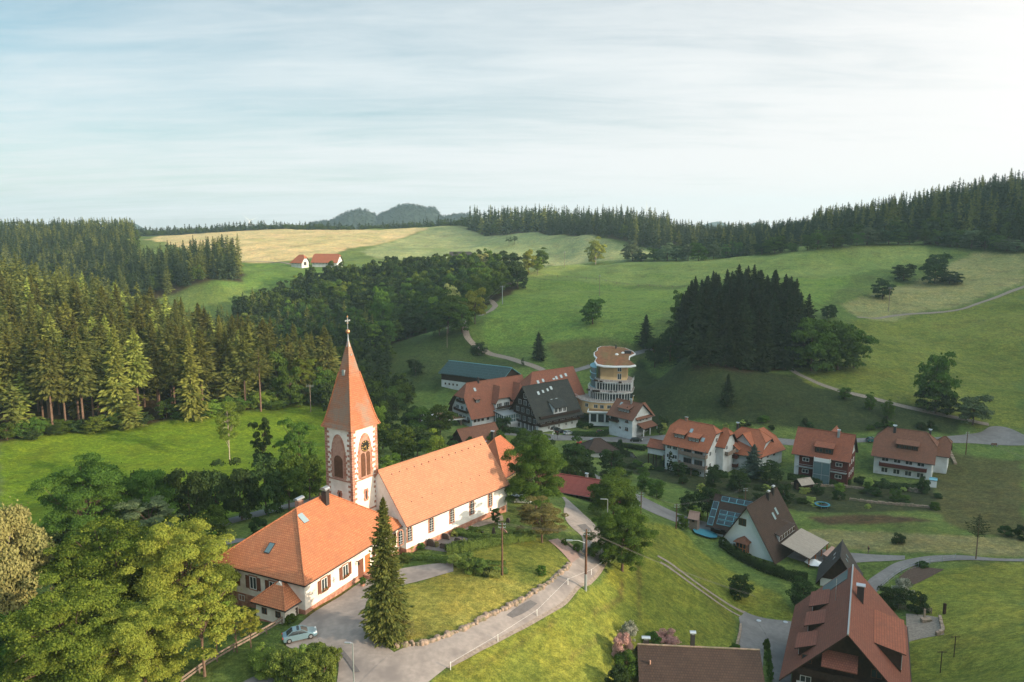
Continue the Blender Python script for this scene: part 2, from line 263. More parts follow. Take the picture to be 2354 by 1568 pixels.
# ------------------------------------------------ mesh helpers
COL=sc.collection
def tag(o,label=None,cat=None,group=None,kind=None):
    if label:o['label']=label
    if cat:o['category']=cat
    if group:o['group']=group
    if kind:o['kind']=kind
    return o
class MB:
    def __init__(s): s.v=[];s.f=[];s.m=[];s.uv=[]
    def poly(s,pts,m=0,uv=None):
        pts=[Vector(p) for p in pts]; n=Vector((0,0,0))
        for i in range(len(pts)): n+=pts[i].cross(pts[(i+1)%len(pts)])
        if n.length<1e-9: return
        n.normalize()
        h=Vector((0,0,1)).cross(n)
        h=h.normalized() if h.length>.05 else Vector((1,0,0))
        t=n.cross(h); b=len(s.v); s.v+=[tuple(p) for p in pts]; s.f.append(tuple(range(b,b+len(pts)))); s.m.append(m)
        s.uv+=[(p.dot(h),p.dot(t)) for p in pts]
    def prism(s,pts,d,m=0,ms=None,mb=None):
        """top polygon pts (normal out), extruded by vector d (away from the top)"""
        ms=m if ms is None else ms; mb=ms if mb is None else mb
        pts=[Vector(p) for p in pts]; d=Vector(d); q=[p+d for p in pts]
        s.poly(pts,m); s.poly(q[::-1],mb); n=len(pts)
        for i in range(n): s.poly([pts[i],q[i],q[(i+1)%n],pts[(i+1)%n]],ms)
    def box(s,x0,x1,y0,y1,z0,z1,m=0):
        s.prism([(x0,y0,z1),(x1,y0,z1),(x1,y1,z1),(x0,y1,z1)],(0,0,z0-z1),m)
    def tube(s,pts,rs,n=8,m=0,cap=True):
        pts=[Vector(p) for p in pts]; rings=[]
        if not hasattr(rs,'__len__'): rs=[rs]*len(pts)
        for i,p in enumerate(pts):
            d=(pts[min(i+1,len(pts)-1)]-pts[max(i-1,0)]).normalized()
            a=d.orthogonal().normalized() if abs(d.z)<.9 else Vector((1,0,0)); a=(a-d*a.dot(d)).normalized(); b=d.cross(a)
            rings.append([p+(a*math.cos(2*math.pi*k/n)+b*math.sin(2*math.pi*k/n))*rs[i] for k in range(n)])
        for i in range(len(rings)-1):
            for k in range(n): s.poly([rings[i][k],rings[i][(k+1)%n],rings[i+1][(k+1)%n],rings[i+1][k]],m)
        if cap: s.poly(rings[0][::-1],m); s.poly(rings[-1],m)
    def lathe(s,prof,n=12,c=(0,0),m=0):
        for i in range(len(prof)-1):
            (r0,z0),(r1,z1)=prof[i],prof[i+1]
            for k in range(n):
                a,b=2*math.pi*k/n,2*math.pi*(k+1)/n
                P=[(c[0]+r0*math.cos(a),c[1]+r0*math.sin(a),z0),(c[0]+r0*math.cos(b),c[1]+r0*math.sin(b),z0),(c[0]+r1*math.cos(b),c[1]+r1*math.sin(b),z1),(c[0]+r1*math.cos(a),c[1]+r1*math.sin(a),z1)]
                if r0<1e-6: P=[P[0],P[2],P[3]]
                elif r1<1e-6: P=P[:3]
                s.poly(P,m)
    def mesh(s,name,mats,smooth=False):
        me=bpy.data.meshes.new(name); me.from_pydata(s.v,[],s.f)
        if not isinstance(mats,(list,tuple)): mats=[mats]
        for m in mats: me.materials.append(m)
        me.polygons.foreach_set('material_index',s.m)
        ul=me.uv_layers.new(name='UVMap'); ul.data.foreach_set('uv',[c for q in s.uv for c in q])
        if smooth:
            import bmesh
            b=bmesh.new(); b.from_mesh(me); bmesh.ops.remove_doubles(b,verts=b.verts,dist=.001); b.to_mesh(me); b.free()
            me.polygons.foreach_set('use_smooth',[True]*len(me.polygons))
        me.update(); return me
    def build(s,name,mats,parent=None,ml=None,smooth=False):
        return link(name,s.mesh(name,mats,smooth),parent,ml)
def link(name,me,parent=None,ml=None):
    o=bpy.data.objects.new(name,me); COL.objects.link(o)
    if parent: o.parent=parent
    if ml is not None: o.matrix_local=ml
    return o
def thing(name,label,cat,loc=(0,0,0),rz=0,group=None):
    o=bpy.data.objects.new(name,None); COL.objects.link(o); o.location=loc; o.rotation_euler=(0,0,rz); o.empty_display_size=.5
    return tag(o,label,cat,group)
def dup(root,loc,rz,label=None,scale=None,group=None,cat=None):
    r=root.copy(); COL.objects.link(r); r.location=loc; r.rotation_euler=(0,0,rz)
    if scale is not None: r.scale=scale
    if label: r['label']=label
    if group: r['group']=group
    if cat: r['category']=cat
    for ch in KIDS[root]:
        c=ch.copy(); COL.objects.link(c); c.parent=r
        for g in KIDS.get(ch,()): d=g.copy(); COL.objects.link(d); d.parent=c
    return r
KIDS={}
# ------------------------------------------------ ground sheet
def inpoly(px,py,poly):
    c=np.zeros(px.shape,bool); n=len(poly)
    for i in range(n):
        x1,y1=poly[i];x2,y2=poly[(i+1)%n]
        if y1==y2: continue
        t=((y1>py)!=(y2>py))&(px<(x2-x1)*(py-y1)/(y2-y1)+x1); c^=t
    return c
def gpoly(pts): return [(lambda g:(g.x,g.y))(G(*p)) for p in pts]
az=np.concatenate([np.linspace(-125,-38,60)[:-1],np.linspace(-38,38,760),np.linspace(38,125,90)[1:]])*math.pi/180
rr=np.concatenate([np.exp(np.linspace(math.log(25),math.log(60),14))[:-1],np.exp(np.linspace(math.log(60),math.log(1300),820)),np.exp(np.linspace(math.log(1300),math.log(5000),140))[1:]])
AZ,RR=np.meshgrid(az,rr); GX=RR*np.sin(AZ); GY=RR*np.cos(AZ); GZ=HH(GX,GY)
def CC(cr,*p): return [cr(*q) for q in p]
ZN=[ # colour zones: (polygon in view pixels resolved onto the ground, colour, edge waviness)
((.095,.155,.012),[(0,1010),(200,988),(430,960),(600,938),(760,925),(800,1010),(780,1120),(640,1150),(400,1230),(0,1300)],1.5),
((.42,.34,.19),[(330,552),(450,534),(600,527),(850,529),(1000,522),(930,545),(870,562),(800,572),(780,582),(700,596),(560,608),(480,600)],4),
((.20,.24,.12),[(1000,522),(1040,515),(1200,534),(1500,580),(1400,612),(1260,606),(1160,640),(1000,600),(870,595),(830,578),(880,560),(940,545)],3),
((.085,.15,.035),[(480,660),(540,604),(700,610),(770,615),(700,650),(600,665)],2),
((.11,.175,.042),[(1150,660),(1190,640),(1400,656),(1560,665),(1600,650),(1700,655),(1830,640),(1940,600),(1960,640),(1840,730),(1560,690),(1480,800),(1330,775),(1250,790),(1110,780)],3),
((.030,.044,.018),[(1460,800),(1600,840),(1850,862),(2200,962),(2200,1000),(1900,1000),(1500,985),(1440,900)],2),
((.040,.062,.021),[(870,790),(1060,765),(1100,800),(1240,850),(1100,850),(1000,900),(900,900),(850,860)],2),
((.085,.10,.035),[(1250,790),(1330,775),(1480,790),(1480,830),(1300,845)],2.5),
((.21,.215,.10),[(1930,700),(2100,650),(2240,580),(2354,575),(2354,650),(2200,705),(2000,735)],5),
((.125,.155,.036),[(1830,870),(1960,735),(2180,716),(2354,665),(2354,985),(2200,960),(2000,912)],4),
((.145,.20,.062),[(1190,635),(1250,612),(1500,600),(1700,590),(1900,560),(2120,555),(2140,600),(1900,640),(1600,650),(1400,655)],3),
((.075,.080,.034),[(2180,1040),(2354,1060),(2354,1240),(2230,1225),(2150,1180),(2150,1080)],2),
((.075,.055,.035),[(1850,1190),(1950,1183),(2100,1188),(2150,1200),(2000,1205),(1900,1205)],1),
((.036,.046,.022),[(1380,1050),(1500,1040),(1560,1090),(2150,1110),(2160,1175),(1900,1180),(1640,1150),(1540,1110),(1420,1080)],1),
((.17,.17,.085),[(1850,1215),(2354,1235),(2354,1278),(2100,1272),(1870,1255)],1.2),
((.155,.175,.036),[(950,1600),(1100,1490),(1340,1360),(1420,1290),(1480,1200),(1560,1215),(1640,1290),(1800,1370),(1830,1425),(1760,1420),(1690,1420),(1690,1600)],.6),
((.215,.21,.055),[(930,1350),(1050,1300),(1100,1330),(1300,1300),(1240,1355),(1060,1450),(930,1475)],.6),
((.13,.15,.035),[(1090,1270),(1250,1235),(1310,1290),(1240,1340),(1080,1320)],.8),
((.15,.18,.038),[(2100,1320),(2354,1290),(2354,1650),(2080,1650)],1.0),
((.10,.09,.03),[(690,1420),(800,1350),(830,1355),(720,1440)],.4),
((.11,.085,.035),CC(c4,(1215,830),(1235,830),(1232,960),(1130,1030),(1020,1090),(1010,1080),(1110,1010),(1205,940)),.35),
((.12,.10,.035),CC(c4,(1190,1180),(1000,1300),(900,1360),(870,1420),(855,1410),(885,1350),(985,1285)),.35),
((.12,.105,.035),CC(c4,(830,1090),(700,1160),(560,1240),(420,1340),(250,1430),(100,1500),(100,1485),(250,1415),(410,1325),(550,1225),(690,1145)),.35),
((.12,.11,.035),CC(c5,(60,640),(110,640),(115,800),(100,1100),(85,1100),(85,800)),.4),

]
base=np.array((.09,.135,.040))
colr=np.tile(base,(GX.size,1)).reshape(GX.shape+(3,))
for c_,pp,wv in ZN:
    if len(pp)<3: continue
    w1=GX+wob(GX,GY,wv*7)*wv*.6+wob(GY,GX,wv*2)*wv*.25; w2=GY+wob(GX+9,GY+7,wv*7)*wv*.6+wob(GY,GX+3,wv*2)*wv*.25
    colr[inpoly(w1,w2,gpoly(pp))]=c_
def azin(a0,r0,a1,r1): return (AZ>a0)&(AZ<a1)&(RR>r0)&(RR<r1)
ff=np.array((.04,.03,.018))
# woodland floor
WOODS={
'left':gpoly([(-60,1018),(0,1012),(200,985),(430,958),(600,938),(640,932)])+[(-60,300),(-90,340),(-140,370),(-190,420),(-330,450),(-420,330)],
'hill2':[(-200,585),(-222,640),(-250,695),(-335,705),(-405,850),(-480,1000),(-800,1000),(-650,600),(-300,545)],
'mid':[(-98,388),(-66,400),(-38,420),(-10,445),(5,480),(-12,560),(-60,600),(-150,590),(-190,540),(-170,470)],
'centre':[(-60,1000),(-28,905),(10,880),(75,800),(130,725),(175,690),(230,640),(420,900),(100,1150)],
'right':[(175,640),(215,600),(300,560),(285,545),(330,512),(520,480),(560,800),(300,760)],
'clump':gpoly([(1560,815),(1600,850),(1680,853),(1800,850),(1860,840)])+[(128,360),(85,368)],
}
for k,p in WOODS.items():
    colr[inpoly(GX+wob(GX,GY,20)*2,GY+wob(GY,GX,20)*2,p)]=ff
colr[RR>1150]=(.022,.036,.026)
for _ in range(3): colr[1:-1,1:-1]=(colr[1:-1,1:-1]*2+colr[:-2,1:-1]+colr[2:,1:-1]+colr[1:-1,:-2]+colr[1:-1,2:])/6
nr,na=GX.shape
me=bpy.data.meshes.new('ground'); V=np.stack([GX,GY,GZ],-1).reshape(-1,3); idx=np.arange(nr*na).reshape(nr,na)
Q=np.stack([idx[:-1,:-1],idx[:-1,1:],idx[1:,1:],idx[1:,:-1]],-1).reshape(-1,4)[:,::-1]
def fastmesh(me,V,Fc,k):
    me.vertices.add(len(V)); me.vertices.foreach_set('co',np.ascontiguousarray(V,dtype=np.float32).ravel())
    me.loops.add(len(Fc)*k); me.loops.foreach_set('vertex_index',np.ascontiguousarray(Fc,dtype=np.int32).ravel())
    me.polygons.add(len(Fc)); me.polygons.foreach_set('loop_start',np.arange(0,len(Fc)*k,k,dtype=np.int32)); me.update(calc_edges=True)
fastmesh(me,V,Q,4); me.polygons.foreach_set('use_smooth',[True]*len(Q))
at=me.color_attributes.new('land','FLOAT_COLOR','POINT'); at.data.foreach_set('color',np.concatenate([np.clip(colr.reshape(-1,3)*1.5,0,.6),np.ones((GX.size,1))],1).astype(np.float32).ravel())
gm=mat('grassland',(.1,.1,.03),.95,0,.1); nt=gm.node_tree; b=nt.nodes['Principled BSDF']
an=nt.nodes.new('ShaderNodeAttribute'); an.attribute_name='land'; tcn=nt.nodes.new('ShaderNodeTexCoord'); v=tcn.outputs['Object']
c=an.outputs['Color']
c=mixc(nt,rampf(nt,noise(nt,.035,5,v),.38,.66),c,mixc(nt,1.0,c,(.74,.80,.72),'MULTIPLY'))
c=mixc(nt,rampf(nt,noise(nt,.014,6,v,.7),.40,.62),c,mixc(nt,1.0,c,(1.22,1.08,1.15),'MULTIPLY'))
c=mixc(nt,rampf(nt,noise(nt,.08,5,v,.7),.5,.66),c,mixc(nt,1.0,c,(.78,.74,.8),'MULTIPLY'))
n2=noise(nt,.22,6,v,.65); c=mixc(nt,rampf(nt,n2,.42,.7),c,mixc(nt,1.0,c,(1.35,1.16,1.0),'MULTIPLY'))
mp=nt.nodes.new('ShaderNodeMapping'); mp.inputs['Scale'].default_value=(1,1.35,1); mp.inputs['Rotation'].default_value=(0,0,.5); nt.links.new(v,mp.inputs[0])
n3=noise(nt,1.1,6,mp.outputs[0],.75); c=mixc(nt,rampf(nt,n3,.40,.62),mixc(nt,1.0,c,(.66,.70,.68),'MULTIPLY'),mixc(nt,1.0,c,(1.18,1.15,1.1),'MULTIPLY'))
n4=noise(nt,5.,4,v,.7); c=mixc(nt,rampf(nt,n4,.35,.65),mixc(nt,1.0,c,(.6,.62,.6),'MULTIPLY'),mixc(nt,1.0,c,(1.2,1.2,1.15),'MULTIPLY'))
sz_=nt.nodes.new('ShaderNodeSeparateXYZ'); nt.links.new(v,sz_.inputs[0])
wv_=mth(nt,'SINE',mth(nt,'ADD',mth(nt,'MULTIPLY',sz_.outputs[2],4.2),mth(nt,'MULTIPLY',noise(nt,.05,4,v),30.)))
wf=mth(nt,'MULTIPLY',rampf(nt,wv_,.45,.95),rampf(nt,noise(nt,.03,3,v),.42,.58))
c=mixc(nt,mth(nt,'MULTIPLY',wf,.5,True),c,mixc(nt,1.0,c,(.68,.70,.66),'MULTIPLY'))
n5=noise(nt,.55,5,v,.8); c=mixc(nt,rampf(nt,n5,.42,.6),mixc(nt,1.0,c,(.76,.79,.76),'MULTIPLY'),mixc(nt,1.0,c,(1.12,1.1,1.05),'MULTIPLY'))
nt.links.new(c,b.inputs['Base Color'])
bp=nt.nodes.new('ShaderNodeBump'); bp.inputs['Strength'].default_value=.9; bp.inputs['Distance'].default_value=.35; nt.links.new(mth(nt,'ADD',n3,mth(nt,'MULTIPLY',n4,.5)),bp.inputs['Height']); nt.links.new(bp.outputs[0],b.inputs['Normal'])
me.materials.append(gm); tag(link('ground',me),kind='structure')
# ------------------------------------------------ roads
def resample(P,n):
    P=np.array([(p.x,p.y) for p in P]); d=np.r_[0,np.cumsum(np.hypot(*np.diff(P,axis=0).T))]; t=np.linspace(0,d[-1],n)
    # smooth a little
    x=np.interp(t,d,P[:,0]); y=np.interp(t,d,P[:,1]); k=max(1,n//60)
    for _ in range(6*k): x[1:-1]=(x[:-2]+2*x[1:-1]+x[2:])/4; y[1:-1]=(y[:-2]+2*y[1:-1]+y[2:])/4
    return np.stack([x,y],1)
def strip(name,A,B,m,off=.06,cross=6,px=True,step=.8):
    if px: A=[G(*p) for p in A]; B=[G(*p) for p in B]
    Ln=sum((A[i+1]-A[i]).length for i in range(len(A)-1)); n=max(6,int(Ln/step))
    a=resample(A,n); b=resample(B,n); t=np.linspace(0,1,cross)
    P=a[:,None,:]*(1-t)[None,:,None]+b[:,None,:]*t[None,:,None]
    Z=HH(P[...,0],P[...,1])+off
    V=np.concatenate([P,Z[...,None]],-1).reshape(-1,3); ix=np.arange(n*cross).reshape(n,cross)
    Fc=np.stack([ix[:-1,:-1],ix[1:,:-1],ix[1:,1:],ix[:-1,1:]],-1).reshape(-1,4)
    me=bpy.data.meshes.new(name); fastmesh(me,V,Fc,4)
    e0=V[ix[0,1]]-V[ix[0,0]]; e1=V[ix[1,0]]-V[ix[0,0]]
    if np.cross(e1,e0)[2]<0: me.flip_normals()
    uv=me.uv_layers.new(name='UVMap'); uv.data.foreach_set('uv',V[Fc.ravel(),:2].astype(np.float32).ravel())
    me.materials.append(m); me.polygons.foreach_set('use_smooth',[True]*len(Fc)); return tag(link(name,me),kind='structure')
def path(name,P,wd,m,off=.07,step=1.0):
    P=[G(*p) for p in P]; A=[];B=[]
    for i,p in enumerate(P):
        d=P[min(i+1,len(P)-1)]-P[max(i-1,0)]; d.z=0; d.normalize(); nn=Vector((-d.y,d.x,0))*wd/2; A.append(p+nn);B.append(p-nn)
    return strip(name,A,B,m,off,3,False,step)
def CC(cr,*p): return [cr(*q) for q in p]
strip('road',[(800,1600),(900,1500),(975,1473)]+CC(c4,(0,1222),(150,1157),(350,1057),(570,940),(700,858),(830,738),(870,690),(945,610),(940,500),(870,460),(820,400),(800,330),(820,262),(790,225)),
 [(860,1690),(960,1590)]+CC(c4,(0,1420),(120,1358),(250,1290),(400,1208),(550,1130),(700,1045),(800,990),(960,850),(1060,750),(1100,680),(1115,600),(1090,500),(1040,440),(1010,400),(940,340),(850,258),(810,222)),M['asphalt'],.08,8)
strip('driveway',[(770,1600),(782,1520),(768,1490),(700,1496),(650,1492),(655,1462),(700,1425),(760,1385),(830,1337),(905,1310),(985,1297),(1042,1293)],[(890,1600),(930,1520),(893,1490),(850,1462),(838,1430),(838,1400),(845,1375),(900,1350),(960,1338),(1042,1314)],M['asphalt'],.05,10)
strip('parking_area',[(520,1600),(560,1562),(600,1546),(645,1541)],[(700,1600),(690,1570),(680,1558),(665,1550)],M['asphalt2'],.06,6)
strip('ramp',[c4(690,540),c4(780,610),c4(860,705)],[c4(760,525),c4(850,590),c4(935,650)],M['paver'],.09,5)
path('verge',CC(c4,(-60,1450),(60,1392),(120,1358),(250,1290),(400,1208),(550,1130),(700,1045),(800,990),(960,850),(1060,750),(1100,680),(1115,600)),1.1,M['gravel'],.055,.6)
path('verge',CC(c4,(0,1225),(150,1160),(350,1060),(570,943),(700,860),(830,742)),1.0,M['gravel'],.05,.6)
strip('tar_patch',CC(c4,(905,640),(960,600),(1020,560)),CC(c4,(960,665),(1020,630),(1030,580)),M['patch'],.12,4)
strip('tar_patch',CC(c4,(900,430),(960,480)),CC(c4,(960,420),(1010,470)),M['patch'],.12,4)
strip('tar_patch',CC(cH,(1180,1330),(1250,1420),(1300,1500)),CC(cH,(1215,1325),(1290,1415),(1345,1495)),M['patch'],.12,4)
strip('tar_patch',[c4(385,1085),c4(450,1020),c4(560,975)],[c4(430,1105),c4(520,1080),c4(612,1000)],M['patch'],.10,4)
strip('lane',[(760,1135),(700,1149),(600,1173),(494,1201),(470,1218),(452,1240)],[(770,1142),(690,1162),(600,1187),(505,1211),(492,1225),(478,1255)],M['asphalt2'],.06,5)
strip('lane',[(462,1240),(478,1237),(520,1240),(577,1238)],[(468,1262),(490,1259),(530,1252),(580,1240)],M['asphalt2'],.09,4)
strip('road',[c4(900,-10),c4(960,22),c4(1060,72),c4(1200,130)]+[(1455,1133),(1500,1155),(1562,1182),(1640,1205),(1750,1230),(1867,1260),(1919,1267),(1985,1274),(2080,1278)],
 [c4(880,5),c4(940,40),c4(1040,95),c4(1180,165)]+[(1455,1152),(1477,1171),(1530,1192),(1600,1216),(1740,1255),(1867,1300),(1919,1297),(1999,1292),(2080,1287)],M['asphalt2'],.08,6)
strip('road',[(1940,1400),(1994,1336),(2030,1311),(2057,1294),(2099,1284),(2154,1277),(2223,1278),(2279,1284),(2380,1284)],[(1960,1430),(2013,1364),(2038,1339),(2066,1317),(2102,1300),(2141,1293),(2196,1289),(2251,1289),(2380,1291)],M['asphalt2'],.11,5)
strip('road',[(1698,1420),(1703,1444),(1696,1486),(1690,1600)],[(1712,1407),(1780,1430),(1757,1480),(1750,1600)],M['asphalt2'],.08,6)
strip('driveway',[(1712,1408),(1766,1425),(1832,1429),(1850,1440)],[(1760,1445),(1772,1475),(1775,1540),(1778,1620)][::1],M['asphalt2'],.11,8)
strip('driveway',[(1832,1429),(1822,1500),(1815,1620)],[(1770,1470),(1776,1540),(1778,1620)],M['asphalt2'],.05,6)
path('track',CC(c5,(240,590),(350,660),(500,770),(640,870),(780,955),(930,1035)),.75,M['gravel'])
path('track',CC(c5,(262,640),(400,735),(560,850),(740,975),(890,1062)),.65,M['gravel'])
strip('road',CC(c1,(1140,960),(1310,990),(1550,1005),(1850,1018),(2100,1015),(2230,1005))+[(1520,1000),(1600,1003),(1700,1003),(1827,1012),(1975,1008),(2080,1008),(2158,1006),(2215,1000),(2259,994),(2275,978),(2320,982),(2380,1012)],
 CC(c1,(1150,1000),(1340,1052),(1550,1050),(1750,1052),(2100,1072),(2270,1087))+[(1520,1022),(1600,1018),(1700,1016),(1827,1026),(1975,1017),(2080,1020),(2171,1019),(2210,1019),(2243,1020),(2270,1022),(2298,1024),(2380,1023)],M['asphalt2'],.10,6)
path('track',CC(c3,(110,170),(200,230),(400,320),(600,385),(850,440),(1100,505),(1440,580),(1640,620),(1810,655)),2.6,M['gravel'],.1)
path('track',[(1104,726),(1126,716),(1140,703),(1132,695),(1122,690)],3.2,M['gravel'],.12,1)
path('track',[(1064,740),(1069,752),(1072,777),(1088,793),(1113,805),(1150,819),(1199,834),(1232,844),(1250,852)],3.2,M['gravel'],.12,1)
path('track',[(1300,858),(1328,850),(1358,841)],3,M['asphalt2'],.12); path('track',[(1435,825),(1448,817),(1490,805),(1520,795)],3,M['asphalt2'],.12)
path('track',[(1971,730),(2050,726),(2127,721),(2217,710),(2264,693),(2310,676),(2360,657)],2.4,M['gravel'],.15,1.5)
path('track',[(545,604),(620,602),(660,606),(700,613),(712,614)],3,M['gravel'],.25,2)
strip('forecourt',CC(c1,(560,860),(700,860),(900,890),(1150,920)),CC(c1,(600,960),(760,985),(950,1000),(1160,1020)),M['asphalt2'],.05,8)
#==SPLIT==
# ------------------------------------------------ building kit
RZ=lambda a: Matrix.Rotation(a,4,'Z')
T_=lambda *v: Matrix.Translation(v)
class Bld:
    """local frame: u along the ridge, v away from the camera, z is absolute height"""
    def __init__(s,name,label,cat,ox,oy,deg,L,W,zg,ez,rz,root=None,group=None):
        s.L,s.W,s.zg,s.ez,s.rz=L,W,zg,ez,rz; s.k=(rz-ez)/(W/2)
        fr=T_(ox,oy,0)@RZ(R(deg))
        if root is None:
            s.root=thing(name,label,cat,(ox,oy,zg),R(deg),group); s.RI=(T_(ox,oy,zg)@RZ(R(deg))).inverted()
            s.root['_']=0; del s.root['_']
        else: s.root,s.RI=root.root,root.RI
        s.M=s.RI@fr; s.roof=None; s.fr=fr
    def ux(s,x,z):
        o=s.fr.translation; d=s.fr.col[0]; k=(x-1177)/F_
        return (k*(o.y*cth-z*sth)-o.x)/(d.x-k*d.y*cth)
    def part(s,mb,name,mats,parent=None,T=None,smooth=False,label=None):
        if parent is None: o=mb.build(name,mats,s.root,s.M@(T or Matrix()),smooth)
        else: o=mb.build(name,mats,parent,T,smooth)
        if label:o['label']=label
        return o
    def walls(s,m,hl=0,hr=0,upper=None,zu=None,inset=.12,foot=2.5,plinth=None):
        L,W=s.L,s.W; zh=lambda f: s.rz-f*(s.rz-s.ez)-(.0 if f else inset)
        def prof(f):
            top=zh(f); vh=(top-s.ez)/s.k if f else W/2-.0
            if f>=1: return [(0,s.zg-foot),(W,s.zg-foot),(W,s.ez),(0,s.ez)]
            if f: return [(0,s.zg-foot),(W,s.zg-foot),(W,s.ez-inset),(W-vh-inset/s.k,top-.05),(vh+inset/s.k,top-.05),(0,s.ez-inset)]
            return [(0,s.zg-foot),(W,s.zg-foot),(W,s.ez-inset),(W/2,s.rz-inset),(0,s.ez-inset)]
        mb=MB()
        for (a,b,f) in ((0,L/2,hl),(L/2,L,hr)):
            p=prof(f); P=[(b,v,z) for v,z in p]
            mb.prism(P,(a-b,0,0),0)
        s.part(mb,'wall',m)
        if upper:   # timber cladding above height zu on the gables and eaves sides
            mb=MB()
            for (u,f,d) in ((-.05,hl,-1),(L+.05,hr,1)):
                p=prof(f); q=[]
                # clip to z>zu
                n=len(p)
                for i in range(n):
                    (v1,z1),(v2,z2)=p[i],p[(i+1)%n]
                    if z1>=zu: q.append((v1,z1))
                    if (z1<zu)!=(z2<zu): t=(zu-z1)/(z2-z1); q.append((v1+(v2-v1)*t,zu))
                if len(q)>2:
                    P=[(u,v,z) for v,z in q]
                    if d<0: P=P[::-1]
                    mb.prism(P,(-d*.06,0,0),0)
            if zu<s.ez-.3:
                mb.box(0,L,-.05,0.01,zu,s.ez-.15,0); mb.box(0,L,W-.01,W+.05,zu,s.ez-.15,0)
            s.part(mb,'cladding',upper)
        if plinth:
            mb=MB(); mb.box(-.06,L+.06,-.06,W+.06,s.zg-1.5,s.zg+plinth[0]); s.part(mb,'plinth',plinth[1])
    def makeroof(s,m,hl=0,hr=0,oh=.7,og=.7,th=.22,edge=None,name='roof',u0=0,u1=None,capmat=None):
        L,W,k=(s.L if u1 is None else u1),s.W,s.k; e=s.ez-k*oh; A=u0-og; B=L+og
        def hip(f): 
            zh=s.rz-f*(s.rz-s.ez); vh=(zh-s.ez)/k
            if f>=1: zh,vh=e,-oh
            return zh,vh,(s.rz-zh)/k
        zl,vl,dl=hip(hl); zr,vr,dr=hip(hr); mid=W/2
        F=[(A,-oh,e),(B,-oh,e)]
        if hr<1: F.append((B,vr,zr))
        if hr>0: F.append((B-dr,mid,s.rz))
        if hl>0: F.append((A+dl,mid,s.rz))
        if hl<1: F.append((A,vl,zl))
        mb=MB(); d=(0,0,-th)
        mb.prism(F,d,0,1,1); mb.prism([(u,W-v,z) for u,v,z in F][::-1],d,0,1,1)
        if hl>0: mb.prism([(A,vl,zl),(A+dl,mid,s.rz),(A,W-vl,zl)],d,0,1,1)
        if hr>0: mb.prism([(B,W-vr,zr),(B-dr,mid,s.rz),(B,vr,zr)],d,0,1,1)
        cm=2
        ra=[(A+(dl if hl else 0),mid,s.rz+.03),(B-(dr if hr else 0),mid,s.rz+.03)]
        mb.tube(ra,.13,6,cm)
        if hl: 
            for sg in (0,1): mb.tube([(A,(vl if sg==0 else W-vl),zl+.04),(A+dl,mid,s.rz+.04)],.11,6,cm)
        if hr:
            for sg in (0,1): mb.tube([(B,(vr if sg==0 else W-vr),zr+.04),(B-dr,mid,s.rz+.04)],.11,6,cm)
        s.roof=s.part(mb,name,[m,edge or M['wood'],capmat or m])
        g=MB(); g.tube([(A,-oh-.07,e-.06),(B,-oh-.07,e-.06)],.08,6); s.part(g,'gutter',M['darkmetal'],s.roof,Matrix())
        return s.roof
    def zr(s,v): return s.ez+s.k*min(v,s.W-v)
    def face(s,f,a,z):
        if f=='F': return T_(a,0,z)
        if f=='B': return T_(a,s.W,z)@RZ(math.pi)
        if f=='R': return T_(s.L,a,z)@RZ(math.pi/2)
        return T_(0,a,z)@RZ(-math.pi/2)
    def win(s,f,a,z,w_=1.0,h=1.2,st='w',sh=None,out=0,sill=None):
        Tm=s.M@s.face(f,a,z)@T_(0,-out,0)
        o=link('window',wmesh(w_,h,st,0),s.root,Tm); link('pane',wmesh(w_,h,st,1),o)
        if sill: link('sill',wmesh(w_,h,sill,3),o)
        if sh:
            for sg in (-1,1): link('shutter',wmesh(w_,h,sh,2),s.root,Tm@T_(sg*(w_/2+.29*w_+.03),0,0))
        return o
    def door(s,f,a,z,w_=1.1,h=2.1,m=None):
        mb=MB(); mb.box(-w_/2,w_/2,-.07,.05,0,h); mb.box(w_/2-.2,w_/2-.12,-.12,-.06,h*.45,h*.5)
        return s.part(mb,'door',m or M['midwood'],T=s.face(f,a,z))
    def sky(s,f,u,v,w_=.8,h=1.2,st='w'):
        k=s.k; al=math.atan(k)
        vv=v; z=s.ez+k*v
        if f=='F': Tm=T_(u,vv,z)@Matrix.Rotation(al,4,'X')
        else: Tm=T_(u,s.W-vv,z)@RZ(math.pi)@Matrix.Rotation(al,4,'X')
        mb=MB(); mb.box(-w_/2-.09,w_/2+.09,-h/2-.09,h/2+.09,-.06,.09)
        o=s.part(mb,'skylight',M['darkmetal'] if st=='w' else M['frame'],s.roof,Tm)
        mb=MB(); mb.box(-w_/2,w_/2,-h/2,h/2,.08,.12); s.part(mb,'pane',M['blueglass'],s.root,T=Tm) if 0 else None
        # pane stays inside the skylight mesh level (thing > roof > skylight)
        o.data.materials.append(M['skyglass']); me=o.data
        import bmesh
        b_=bmesh.new(); b_.from_mesh(me); top=max(b_.faces,key=lambda q:q.calc_center_median().z); r_=bmesh.ops.inset_region(b_,faces=[top],thickness=.1); top.material_index=1; b_.to_mesh(me); b_.free()
    def solar(s,f,us,vs,w_,h):
        pass
    def dormer(s,u0,u1,vf,hgt,kt=.25,m=None,rm=None,f='F',wins=3,wm=None,oh=.5,style='w'):
        """shed dormer on slope f; front wall at vf from roof up by hgt"""
        z0=s.ez+s.k*vf; zt=z0+hgt; vb=vf+hgt/(s.k-kt); zb=s.ez+s.k*vb
        T=Matrix() if f=='F' else T_(s.L,s.W,0)@RZ(math.pi)
        mb=MB()
        mb.prism([(u0,vf,z0-.3),(u0,vf,zt-.1),(u0,vb,zb-.12)],(u1-u0,0,0),0)
        P=[(u0,vf,z0-.3),(u1,vf,z0-.3),(u1,vf,zt-.1),(u0,vf,zt-.1)]
        o=s.part(mb,'dormer',wm or M['wood'],T=T)
